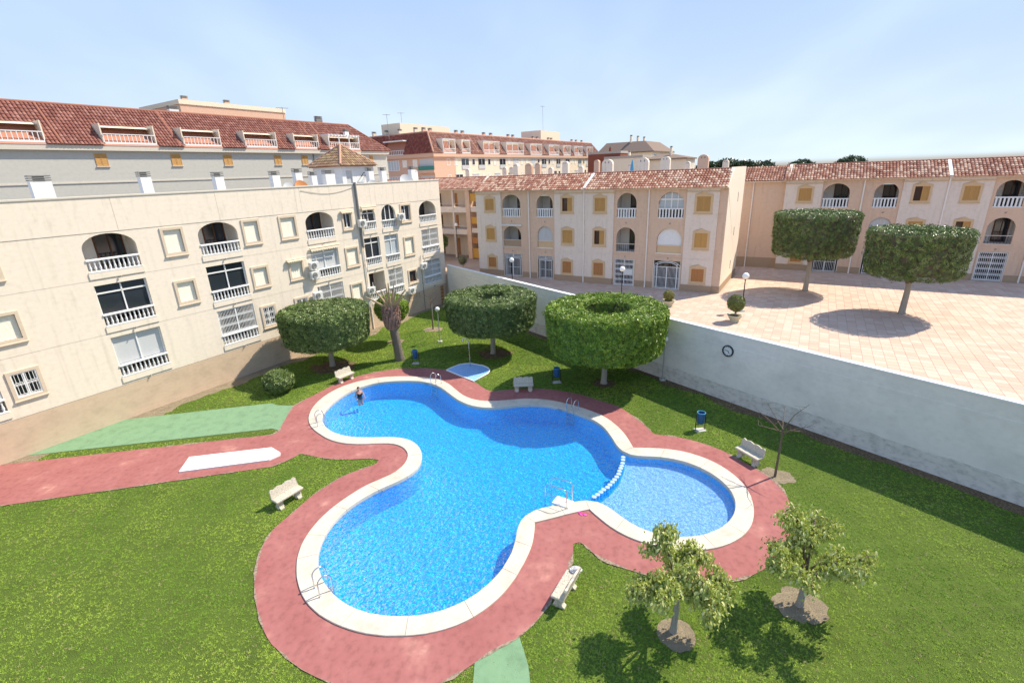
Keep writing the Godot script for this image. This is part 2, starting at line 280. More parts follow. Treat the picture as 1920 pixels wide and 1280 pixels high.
# wall sheet in a facade frame (z = 0 faces out) with openings [u0, u1, v0, v1, arch rise], reveals going back by depth
func wall_mesh(b: MB, u0: float, u1: float, v0: float, v1: float, holes: Array, z := 0.0, depth := 0.2) -> void:
	var us := [u0, u1]
	for h in holes:
		us.append(clampf(h[0], u0, u1)); us.append(clampf(h[1], u0, u1))
	us.sort()
	for i in us.size() - 1:
		var a: float = us[i]; var c: float = us[i + 1]
		if c - a < 1e-4:
			continue
		var m := (a + c) / 2
		var cuts := []
		for h in holes:
			if h[0] < m and h[1] > m:
				cuts.append(h)
		cuts.sort_custom(func(x, y): return x[2] < y[2])
		var at := v0
		for h in cuts:
			if h[2] > at:
				b.quad(Vector3(a, at, z), Vector3(c, at, z), Vector3(c, h[2], z), Vector3(a, h[2], z))
			at = h[3]
		if at < v1:
			b.quad(Vector3(a, at, z), Vector3(c, at, z), Vector3(c, v1, z), Vector3(a, v1, z))
	for h in holes:
		var zb := z - depth
		var rise: float = h[4] if h.size() > 4 else 0.0
		var vs: float = h[3] - rise
		b.quad(Vector3(h[0], h[2], z), Vector3(h[1], h[2], z), Vector3(h[1], h[2], zb), Vector3(h[0], h[2], zb))
		b.quad(Vector3(h[0], h[2], zb), Vector3(h[0], vs, zb), Vector3(h[0], vs, z), Vector3(h[0], h[2], z))
		b.quad(Vector3(h[1], h[2], z), Vector3(h[1], vs, z), Vector3(h[1], vs, zb), Vector3(h[1], h[2], zb))
		if rise <= 0.0:
			b.quad(Vector3(h[0], vs, zb), Vector3(h[1], vs, zb), Vector3(h[1], vs, z), Vector3(h[0], vs, z))
		else:
			var k := 14
			var cu: float = (h[0] + h[1]) / 2; var ru: float = (h[1] - h[0]) / 2
			for i in k:
				var t0 := PI - PI * i / k; var t1 := PI - PI * (i + 1) / k
				var p := Vector3(cu + ru * cos(t0), vs + rise * sin(t0), z); var q := Vector3(cu + ru * cos(t1), vs + rise * sin(t1), z)
				b.quad(p, q, Vector3(q.x, h[3], z), Vector3(p.x, h[3], z))
				b.quad(Vector3(p.x, p.y, zb), Vector3(q.x, q.y, zb), q, p)

# the inside of a loggia behind an opening
func recess_mesh(b: MB, u0: float, u1: float, v0: float, v1: float, z0: float, z1: float) -> void:
	b.quad(Vector3(u0, v0, z1), Vector3(u1, v0, z1), Vector3(u1, v1, z1), Vector3(u0, v1, z1))
	b.quad(Vector3(u0, v0, z0), Vector3(u0, v0, z1), Vector3(u0, v1, z1), Vector3(u0, v1, z0))
	b.quad(Vector3(u1, v0, z1), Vector3(u1, v0, z0), Vector3(u1, v1, z0), Vector3(u1, v1, z1))
	b.quad(Vector3(u0, v0, z0), Vector3(u1, v0, z0), Vector3(u1, v0, z1), Vector3(u0, v0, z1))
	b.quad(Vector3(u0, v1, z1), Vector3(u1, v1, z1), Vector3(u1, v1, z0), Vector3(u0, v1, z0))
	# cheeks that close the loggia against the wall
	b.quad(Vector3(u0 - 0.3, v0 - 0.1, z0), Vector3(u0, v0 - 0.1, z0), Vector3(u0, v1 + 0.1, z0), Vector3(u0 - 0.3, v1 + 0.1, z0))
	b.quad(Vector3(u1, v0 - 0.1, z0), Vector3(u1 + 0.3, v0 - 0.1, z0), Vector3(u1 + 0.3, v1 + 0.1, z0), Vector3(u1, v1 + 0.1, z0))

func ring_box(b: MB, u0: float, u1: float, v0: float, v1: float, w: float, z0: float, z1: float) -> void:
	# a rectangular frame w wide, outside measures u0..u1, v0..v1
	b.box(Vector3(u0, v0, z0), Vector3(u0 + w, v1, z1))
	b.box(Vector3(u1 - w, v0, z0), Vector3(u1, v1, z1))
	b.box(Vector3(u0 + w, v1 - w, z0), Vector3(u1 - w, v1, z1))
	b.box(Vector3(u0 + w, v0, z0), Vector3(u1 - w, v0 + w, z1))

# ---------------------------------------------------------------- camera, sky, sun
func set_camera_and_light() -> void:
	var cam := Camera3D.new()
	cam.name = "camera"
	var p := deg_to_rad(19.07); var rl := deg_to_rad(-2.23)
	var f := Vector3(0, -sin(p), -cos(p))
	var u0 := Vector3(0, cos(p), -sin(p))
	var r := Vector3.RIGHT * cos(rl) + u0 * sin(rl)
	var u := Vector3.LEFT * sin(rl) + u0 * cos(rl)
	cam.transform = Transform3D(Basis(r, u, -f), Vector3(0, 13.0, 0))
	cam.fov = rad_to_deg(2.0 * atan(640.0 / 912.0 * 0.99902))
	cam.near = 0.1
	cam.far = 6000.0
	add_child(cam)
	cam.current = true
	var sky_mat := ProceduralSkyMaterial.new()
	sky_mat.sky_top_color = lin(0.25, 0.385, 0.68)
	sky_mat.sky_horizon_color = lin(0.54, 0.64, 0.70)
	sky_mat.sky_curve = 0.17
	sky_mat.ground_bottom_color = lin(0.35, 0.32, 0.28)
	sky_mat.ground_horizon_color = lin(0.66, 0.72, 0.74)
	sky_mat.sun_angle_max = 12.0
	sky_mat.sun_curve = 0.1
	sky_mat.sky_cover = cloud_cover()
	sky_mat.sky_cover_modulate = Color(1, 1, 1, 1)
	var sky := Sky.new()
	sky.sky_material = sky_mat
	var e := Environment.new()
	e.background_mode = Environment.BG_SKY
	e.sky = sky
	e.tonemap_mode = Environment.TONE_MAPPER_LINEAR
	e.tonemap_exposure = 1.48
	e.sdfgi_enabled = true
	e.ssao_enabled = true
	e.ssil_enabled = true
	var we := WorldEnvironment.new()
	we.name = "world_environment"
	we.environment = e
	add_child(we)
	var sun := DirectionalLight3D.new()
	sun.name = "sun"
	var el := deg_to_rad(51.0); var az := deg_to_rad(66.0)
	var to_sun := Vector3(sin(az) * cos(el), sin(el), -cos(az) * cos(el))
	sun.transform = Transform3D(Basis.looking_at(-to_sun), Vector3.ZERO)
	sun.light_energy = 1.6
	sun.light_color = Color(1.0, 0.955, 0.88)
	sun.light_angular_distance = 0.55
	sun.shadow_enabled = true
	add_child(sun)

func cloud_cover() -> ImageTexture:
	# thin high veils of cloud
	var w := 1024; var h := 512
	var f := FastNoiseLite.new()
	f.seed = 11
	f.noise_type = FastNoiseLite.TYPE_SIMPLEX_SMOOTH
	f.frequency = 1.0
	f.fractal_octaves = 5
	f.fractal_gain = 0.5
	var im := Image.create(w, h, false, Image.FORMAT_RGBAF)
	for y in h / 2:
		var el := PI / 2 - PI * (y + 0.5) / h
		for x in w:
			var a := TAU * x / w
			var d := Vector3(cos(a) * cos(el), sin(el), sin(a) * cos(el))
			var q := Vector3(d.x, d.z, 0.0) / (d.y + 0.22)
			var c := f.get_noise_3d(q.x * 0.55, q.y * 1.3, 3.0) * 0.5 + 0.5
			c = smoothstep(0.30, 0.95, c)
			im.set_pixel(x, y, Color(0.95, 0.98, 1.0, c * 0.08))
	return ImageTexture.create_from_image(im)

# ---------------------------------------------------------------- materials
func make_materials() -> void:
	var stucco := noise_tex(1, 0.02, 5, [[0.0, 0.93], [0.4, 0.975], [1.0, 1.0]])
	var blot := noise_tex(2, 0.009, 4, [[0.0, 0.88], [0.4, 0.97], [1.0, 1.0]])
	var grit := noise_tex(3, 0.12, 3, [])
	var bumpy := noise_tex(4, 0.05, 4, [])
	# rain streaks: a noise drawn out along the vertical
	var streak_im := Image.create(256, 256, false, Image.FORMAT_RGB8)
	var sn := FastNoiseLite.new()
	sn.seed = 21; sn.frequency = 1.0; sn.fractal_octaves = 4
	for y in 256:
		for x in 256:
			var a := TAU * x / 256.0
			var c := sn.get_noise_3d(cos(a) * 6.0, sin(a) * 6.0, sin(TAU * y / 256.0) * 0.55 + cos(TAU * y / 256.0) * 0.4) * 0.5 + 0.5
			c = 1.0 - 0.13 * smoothstep(0.55, 0.95, c)
			streak_im.set_pixel(x, y, Color(c, c * 0.995, c * 0.985))
	var streak := ImageTexture.create_from_image(streak_im)
	over(mat("wall_b", lin(0.84, 0.75, 0.62), 0.9, stucco, 0.35, grit, 0.12), streak, 0.09)
	over(mat("plinth_b", lin(0.66, 0.50, 0.35), 0.92, stucco, 0.4, grit, 0.2), blot, 0.2)
	mat("surround_b", lin(0.68, 0.56, 0.42), 0.85, stucco, 0.6)
	mat("coping_b", lin(0.62, 0.57, 0.48), 0.85, stucco, 0.6)
	over(mat("wall_tan", lin(0.72, 0.52, 0.38), 0.9, stucco, 0.35, grit, 0.12), streak, 0.11)
	over(mat("wall_pale", lin(0.80, 0.69, 0.59), 0.9, stucco, 0.35, grit, 0.12), streak, 0.11)
	over(mat("wall_cream", lin(0.86, 0.76, 0.62), 0.9, stucco, 0.35, grit, 0.12), streak, 0.16)
	mat("plinth_a", lin(0.42, 0.30, 0.20), 0.9, stucco, 0.5, grit, 0.4)
	mat("surround_a", lin(0.68, 0.48, 0.28), 0.85, stucco, 0.6)
	mat("inside_wall", lin(0.74, 0.69, 0.62), 0.9, stucco, 0.5)
	mat("inside_wood", lin(0.12, 0.05, 0.025), 0.6, stucco, 0.8)
	mat("shutter_wood", lin(0.72, 0.40, 0.13), 0.6, noise_tex(6, 0.03, 4, [[0.0, 0.7], [0.5, 0.9], [1.0, 1.0]]), 1.4)
	mat("shutter_dark", lin(0.62, 0.28, 0.10), 0.6, noise_tex(7, 0.03, 4, [[0.0, 0.65], [0.5, 0.9], [1.0, 1.0]]), 1.4)
	mat("shutter_cream", lin(0.86, 0.82, 0.68), 0.55, stucco, 0.6)
	mat("white_paint", lin(0.82, 0.82, 0.80), 0.5, stucco, 0.9)
	mat("white_plaster", lin(0.82, 0.82, 0.80), 0.85, stucco, 0.4, grit, 0.3)
	over(mat("garden_wall", lin(0.86, 0.82, 0.74), 0.9, stucco, 0.3, bumpy, 0.15), blot, 0.09)
	over(mat("wall_foot", lin(0.76, 0.72, 0.64), 0.95, noise_tex(8, 0.03, 5, [[0.0, 0.74], [0.30, 0.91], [0.5, 0.98], [1.0, 1.0]]), 0.22, grit, 0.25), blot, 0.2)
	mat("grey_metal", lin(0.30, 0.31, 0.31), 0.5)
	mat("gutter", lin(0.74, 0.62, 0.50), 0.6, stucco, 0.8)
	mat("pipe_white", lin(0.85, 0.78, 0.70), 0.55)
	mat("pipe_grey", lin(0.22, 0.22, 0.21), 0.6)
	mat("dark_metal", lin(0.03, 0.03, 0.035), 0.45)
	mat("steel", lin(0.62, 0.63, 0.64), 0.2).metallic = 1.0
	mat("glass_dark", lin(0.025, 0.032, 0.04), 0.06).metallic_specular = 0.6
	mat("glass_curtain", lin(0.45, 0.50, 0.52), 0.12).metallic_specular = 0.6
	mat("curtain", lin(0.72, 0.74, 0.74), 0.8, noise_tex(9, 0.04, 3, [[0.0, 0.75], [1.0, 1.0]]), 1.2)
	mat("awning", lin(0.72, 0.60, 0.44), 0.85, stucco, 0.8)
	mat("machine_white", lin(0.74, 0.74, 0.70), 0.5, stucco, 0.9)
	mat("fan_dark", lin(0.10, 0.10, 0.10), 0.6)
	mat("orange_dish", lin(0.52, 0.22, 0.08), 0.6)
	mat("grey_dish", lin(0.52, 0.53, 0.53), 0.55)
	# tiles of fired clay: instance colours carry the tone of each tile
	var clay := noise_tex(10, 0.05, 4, [[0.0, 0.72], [0.5, 0.92], [1.0, 1.0]], 256)
	for t in [["tile", 1.0, 1.0, 1.0], ["tile_a0", 0.46, 0.21, 0.14], ["tile_a1", 0.60, 0.34, 0.24], ["tile_a2", 0.36, 0.15, 0.10], ["tile_a3", 0.70, 0.48, 0.35]]:
		var m := mat(t[0], lin(t[1], t[2], t[3]), 0.85, clay, 1.5)
		m.vertex_color_use_as_albedo = t[0] == "tile"
	mat("roof_under", lin(0.40, 0.19, 0.13), 0.9)
	mat("roof_flat", lin(0.42, 0.38, 0.34), 0.95, stucco, 0.3)
	mat("wall_grey", lin(0.52, 0.51, 0.46), 0.9, stucco, 0.3)
	mat("wall_pink", lin(0.66, 0.44, 0.32), 0.9, stucco, 0.3)
	mat("wall_ivory", lin(0.80, 0.70, 0.54), 0.9, stucco, 0.3)
	mat("wall_brick", lin(0.24, 0.08, 0.05), 0.9, stucco, 0.5)
	mat("roof_brown", lin(0.26, 0.19, 0.15), 0.9, clay, 0.6)
	mat("green_glass", lin(0.05, 0.22, 0.18), 0.1)
	# ground
	var dirt := noise_tex(12, 0.02, 5, [[0.0, 0.55], [0.5, 0.85], [1.0, 1.0]])
	over(mat("earth", lin(0.30, 0.22, 0.14), 0.98, dirt, 0.4, bumpy, 3.0), blot, 0.1)
	over(mat("soil", lin(0.27, 0.185, 0.11), 0.98, dirt, 0.8, bumpy, 4.0), blot, 0.2)
	over(mat("straw", lin(0.52, 0.42, 0.28), 0.98, noise_tex(13, 0.05, 5, [[0.0, 0.45], [0.5, 0.85], [1.0, 1.0]]), 1.2, bumpy, 4.0), blot, 0.3)
	over(mat("lawn", lin(0.15, 0.225, 0.032), 0.98, noise_tex(14, 0.06, 4, [[0.0, 0.5], [0.5, 0.85], [1.0, 1.0]]), 1.1, bumpy, 3.0), blot, 0.12)
	var faded := noise_tex(15, 0.012, 5, [[0.0, Color(0.77, 0.64, 0.66)], [0.40, Color(0.80, 0.68, 0.70)], [0.72, Color(0.82, 0.71, 0.73)], [0.88, Color(0.87, 0.79, 0.79)], [1.0, Color(0.97, 0.95, 0.94)]])
	over(mat("deck", lin(0.56, 0.30, 0.255), 0.92, faded, 0.085, grit, 0.2), noise_tex(16, 0.02, 5, [[0.0, 0.86], [0.45, 0.96], [1.0, 1.0]]), 0.3)
	mat("deck_rim", lin(0.40, 0.30, 0.22), 0.95, dirt, 0.7, grit, 0.8)
	over(mat("green_path", lin(0.19, 0.32, 0.18), 0.9, stucco, 0.4, grit, 0.4), blot, 0.25)
	over(mat("coping", lin(0.62, 0.555, 0.455), 0.85, stucco, 0.5, grit, 0.12), blot, 0.17)
	mat("paver_bed", lin(0.46, 0.34, 0.26), 0.95)
	for k in 4:
		var c: Array = [[0.58, 0.43, 0.33], [0.61, 0.46, 0.36], [0.54, 0.38, 0.29], [0.58, 0.41, 0.31]][k]
		mat("paver%d" % k, lin(c[0], c[1], c[2]), 0.9, stucco, 0.7, grit, 0.3)
	mat("paver", lin(1, 1, 1), 0.9, stucco, 0.7, grit, 0.3).vertex_color_use_as_albedo = true
	# small glass mosaic: mixed tiles with pale joints
	var shimmer_mosaic := mosaic(31, [Color(0.13, 0.70, 0.95), Color(0.08, 0.64, 0.93), Color(0.18, 0.74, 0.96), Color(0.52, 0.90, 0.99), Color(0.05, 0.58, 0.90), Color(0.10, 0.68, 0.95)], Color(0.20, 0.72, 0.94))  # pale tiles mixed in to imitate sunlight shimmering on the pool bed
	var pale_mosaic := mosaic(32, [Color(0.50, 0.72, 0.92), Color(0.58, 0.78, 0.95), Color(0.42, 0.66, 0.89), Color(0.70, 0.85, 0.97)], Color(0.64, 0.80, 0.93))
	var m1 := mat("mosaic_deep_shimmer", lin(0.20, 0.93, 1.0), 0.45, shimmer_mosaic, 0.16)
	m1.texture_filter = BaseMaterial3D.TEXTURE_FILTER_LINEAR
	mat("mosaic_pale", lin(0.82, 0.93, 1.0), 0.45, pale_mosaic, 0.22)
	mat("mosaic_shower", lin(0.85, 0.86, 0.92), 0.4, pale_mosaic, 0.30)
	var water := StandardMaterial3D.new()
	water.resource_name = "water"
	water.transparency = BaseMaterial3D.TRANSPARENCY_ALPHA
	water.albedo_color = Color(0.02, 0.58, 0.95, 0.12)
	water.roughness = 0.03
	water.metallic_specular = 0.5
	water.heightmap_enabled = true
	water.heightmap_texture = noise_tex(17, 0.03, 4, [], 1024, FastNoiseLite.TYPE_SIMPLEX_SMOOTH)
	water.heightmap_scale = 48.0
	water.uv1_triplanar = true
	water.uv1_world_triplanar = true
	water.uv1_scale = Vector3.ONE * 0.12
	M["water"] = water
	# stone benches, plants, people, small things
	over(mat("bench", lin(0.66, 0.60, 0.48), 0.92, stucco, 1.2, grit, 0.8), noise_tex(18, 0.03, 4, [[0.0, 0.70], [0.5, 0.95], [1.0, 1.0]]), 0.8)
	mat("concrete", lin(0.50, 0.49, 0.45), 0.95, stucco, 0.9, grit, 0.6)
	mat("globe", lin(0.86, 0.86, 0.83), 0.35)
	mat("lamp_post", lin(0.34, 0.36, 0.33), 0.5)
	mat("bin_blue", lin(0.035, 0.115, 0.26), 0.5, stucco, 2.0)
	mat("bark", lin(0.30, 0.24, 0.17), 0.95, noise_tex(19, 0.04, 5, [[0.0, 0.5], [0.5, 0.85], [1.0, 1.0]]), 1.6, bumpy, 4.0)
	mat("bark_pale", lin(0.58, 0.53, 0.44), 0.95, noise_tex(20, 0.04, 5, [[0.0, 0.6], [0.5, 0.9], [1.0, 1.0]]), 1.6, bumpy, 3.0)
	mat("palm_bark", lin(0.42, 0.36, 0.28), 0.98, noise_tex(22, 0.06, 5, [[0.0, 0.45], [0.5, 0.85], [1.0, 1.0]]), 1.4, bumpy, 6.0)
	mat("palm_stub", lin(0.40, 0.27, 0.20), 0.95, noise_tex(23, 0.06, 4, [[0.0, 0.5], [0.5, 0.85], [1.0, 1.0]]), 2.0)
	mat("palm_stub_dark", lin(0.33, 0.21, 0.16), 0.95)
	mat("frond", lin(0.40, 0.30, 0.17), 0.9, stucco, 2.0)
	for k in [["leaf", 1.0, 1.0, 1.0]]:
		var m := mat(k[0], lin(k[1], k[2], k[3]), 0.33)
		m.vertex_color_use_as_albedo = true
		m.backlight_enabled = true
		m.backlight = Color(0.14, 0.17, 0.05)
		m.metallic_specular = 0.4
	var gr := mat("grass", lin(1, 1, 1), 0.7)
	gr.vertex_color_use_as_albedo = true
	gr.backlight_enabled = true
	gr.backlight = Color(0.3, 0.36, 0.1)
	for k in 4:
		var c: Array = [[0.45, 0.47, 0.14], [0.38, 0.42, 0.12], [0.55, 0.54, 0.24], [0.32, 0.37, 0.10]][k]
		var m := mat("young_leaf%d" % k, lin(c[0], c[1], c[2]), 0.5)
		m.backlight_enabled = true
		m.backlight = Color(0.45, 0.5, 0.15)
	mat("skin", lin(0.48, 0.27, 0.19), 0.55)
	mat("swimsuit", lin(0.012, 0.012, 0.014), 0.6)
	mat("hair", lin(0.035, 0.02, 0.012), 0.5)
	mat("pink_rubber", lin(0.75, 0.10, 0.36), 0.5)
	mat("towel", lin(0.62, 0.60, 0.60), 0.95, stucco, 3.0)
	mat("bowl", lin(0.52, 0.50, 0.36), 0.85, stucco, 1.2)
	mat("blue_fabric", lin(0.10, 0.34, 0.55), 0.8)
	mat("clock_white", lin(0.72, 0.74, 0.74), 0.5)
	mat("yellow_wall", lin(0.66, 0.36, 0.08), 0.85, stucco, 0.6)
	mat("post_cap", lin(0.36, 0.48, 0.58), 0.6, stucco, 2.0)

func mosaic(seed_: int, tones: Array, joint: Color) -> ImageTexture:
	var r := RandomNumberGenerator.new()
	r.seed = seed_
	var im := Image.create(1024, 1024, false, Image.FORMAT_RGB8)
	im.fill(joint)
	for y in 128:
		for x in 128:
			var c: Color = tones[r.randi() % tones.size()]
			var k := r.randf_range(0.93, 1.05)
			im.fill_rect(Rect2i(x * 8, y * 8, 7, 7), Color(minf(c.r * k, 1), minf(c.g * k, 1), minf(c.b * k, 1)))
	return ImageTexture.create_from_image(im)

# ---------------------------------------------------------------- ground, pool, garden wall, plaza
const WALL_A := Vector2(-6.57, -51.30)
const WALL_DIR := Vector2(0.5917, 0.8062)
const WALL_OUT := Vector2(-0.8062, 0.5917)
var deck_poly: PackedVector2Array
var pool_in: PackedVector2Array
var pool_out: PackedVector2Array
var pool_mid := PackedVector2Array()
var no_grass := []

func cam_px(p: Vector3) -> Vector2:
	# where a point falls in the 1920 x 1280 photograph (to choose which copies are worth building singly)
	var q: Vector3 = (get_node("camera") as Camera3D).transform.affine_inverse() * p
	if q.z > -0.2:
		return Vector2(-9999, -9999)
	return Vector2(960 + 912.0 * q.x / -q.z, 640 - 912.0 * q.y / -q.z)

func ragged(a: Vector2, b: Vector2, out: Vector2, w: float, amp: float, seed_: int) -> PackedVector2Array:
	var f := FastNoiseLite.new()
	f.seed = seed_; f.frequency = 0.35; f.fractal_octaves = 3
	var p := PackedVector2Array([a, b])
	var k := int(a.distance_to(b) / 0.3)
	for i in k + 1:
		var t := 1.0 - float(i) / k
		p.append(a.lerp(b, t) + out * (w + amp * f.get_noise_1d(t * a.distance_to(b))))
	return p

func blob(c: Vector2, rx: float, rz: float, amp: float, seed_: int) -> PackedVector2Array:
	var f := FastNoiseLite.new()
	f.seed = seed_; f.frequency = 0.8
	var p := PackedVector2Array()
	for i in 36:
		var a := TAU * i / 36
		var k := 1.0 + amp * f.get_noise_2d(cos(a) * 1.4, sin(a) * 1.4)
		p.append(c + Vector2(cos(a) * rx, sin(a) * rz) * k)
	return p

func build_ground() -> void:
	deck_poly = P2(DECK)
	pool_in = P2(POOL_INNER)
	pool_out = P2(POOL_OUTER)
	for i in pool_in.size():
		pool_mid.append(pool_in[i].lerp(pool_out[i], 0.45))
	var b := MB.new()
	b.prism(keyhole(PackedVector2Array([Vector2(-2500, 400), Vector2(2500, 400), Vector2(2500, -2500), Vector2(-2500, -2500)]), pool_mid), -0.06, -0.06)
	struct("ground", b.mesh(), M.earth)
	b = MB.new()
	var lawn := PackedVector2Array([Vector2(-6.83, -51.87), Vector2(-33.1, -10.5), Vector2(-38, 6), Vector2(35.5, 6)])
	b.prism(keyhole(lawn, pool_mid), 0.0, 0.0)
	struct("lawn", b.mesh(), M.lawn)
	# red sports-floor paint on a thin concrete slab, with a raw rim
	b = MB.new()
	b.prism(keyhole(deck_poly, pool_mid), 0.0, 0.024)
	struct("pool_terrace", b.mesh(), M.deck)
	# green painted paths
	b = MB.new()
	b.prism(PackedVector2Array([Vector2(-13.45, -27.15), Vector2(-14.6, -27.25), Vector2(-15.1, -27.6), Vector2(-26, -25.6), Vector2(-26, -22.3), Vector2(-13.6, -24.28), Vector2(-13.0, -24.0)]), 0.0, 0.020)
	struct("path", b.mesh(), M.green_path)
	b = MB.new()
	b.prism(PackedVector2Array([Vector2(-0.12, -10.78), Vector2(0.10, -9.9), Vector2(0.5, -4.0), Vector2(-1.5, -4.0), Vector2(-1.4, -10.3)]), 0.0, 0.020)
	struct("path", b.mesh(), M.green_path)
	no_grass.append(PackedVector2Array([Vector2(-13.45, -27.15), Vector2(-15.1, -27.6), Vector2(-26, -25.6), Vector2(-26, -22.3), Vector2(-13.0, -24.0)]))
	no_grass.append(PackedVector2Array([Vector2(-0.12, -10.78), Vector2(0.10, -9.9), Vector2(0.5, -4.0), Vector2(-1.5, -4.0), Vector2(-1.4, -10.3)]))
	# white landing slab on the arm of the terrace
	b = MB.new()
	b.prism(PackedVector2Array([Vector2(-12.62, -22.13), Vector2(-11.95, -21.6), Vector2(-11.85, -21.35), Vector2(-12.2, -20.95), Vector2(-16.2, -20.2), Vector2(-16.5, -21.5)]), 0.0, 0.09)
	struct("landing", b.mesh(), M.white_plaster)
	# bare earth where the lawn gives out
	var s: PackedVector2Array = ragged(Vector2(-33.1, -10.5), Vector2(-6.83, -51.87), Vector2(0.844, 0.536), 1.0, 0.9, 5)
	soil(s, M.straw, 0.008)
	s = ragged(WALL_A, WALL_A + WALL_DIR * 62.0, WALL_OUT, 0.55, 0.5, 6)
	soil(s, M.soil, 0.008)
	soil(blob(Vector2(4.5, -10.65), 0.56, 0.56, 0.12, 7), M.straw, 0.014)
	soil(blob(Vector2(-1.4, -34.7), 1.25, 1.1, 0.5, 8), M.soil, 0.010)
	soil(blob(Vector2(-7.06, -41.8), 0.85, 0.75, 0.3, 9), M.straw, 0.010)
	soil(blob(Vector2(5.8, -28.6), 0.7, 0.6, 0.5, 10), M.soil, 0.010)
	soil(blob(Vector2(-13.3, -33.6), 1.6, 1.2, 0.6, 11), M.soil, 0.010)
	soil(blob(Vector2(-9.8, -38.8), 0.7, 0.6, 0.4, 12), M.straw, 0.010)
	soil(blob(Vector2(11.3, -18.1), 0.7, 0.6, 0.4, 13), M.straw, 0.010)
	soil(blob(Vector2(8.6, -11.5), 0.75, 0.7, 0.3, 14), M.straw, 0.010)
	# worn strip round the edge of the red paint
	var rim := MB.new()
	var k := deck_poly.size()
	var f := FastNoiseLite.new()
	f.seed = 77; f.frequency = 0.5
	for i in k:
		var a := deck_poly[i]; var c := deck_poly[(i + 1) % k]
		if a.distance_to(c) > 3.0:
			continue
		var p := deck_poly[(i + k - 1) % k]; var q := deck_poly[(i + 2) % k]
		var ta := (c - p).normalized().orthogonal(); var tc := (q - a).normalized().orthogonal()
		var wa := maxf(0.0, 0.16 * f.get_noise_2d(a.x * 2.0, a.y * 2.0) + 0.01); var wc := maxf(0.0, 0.16 * f.get_noise_2d(c.x * 2.0, c.y * 2.0) + 0.01)
		var a1 := a + ta * wa; var c1 := c + tc * wc
		var a0 := a - ta * wa * 0.8; var c0 := c - tc * wc * 0.8
		rim.quad(Vector3(a0.x, 0.029, a0.y), Vector3(c0.x, 0.029, c0.y), Vector3(c1.x, 0.029, c1.y), Vector3(a1.x, 0.029, a1.y))
	struct("terrace_edge", rim.mesh(), M.deck_rim)

func soil(p: PackedVector2Array, m: Material, y: float) -> void:
	var b := MB.new()
	b.prism(p, y, y)
	struct("soil", b.mesh(), m)
	no_grass.append(p)

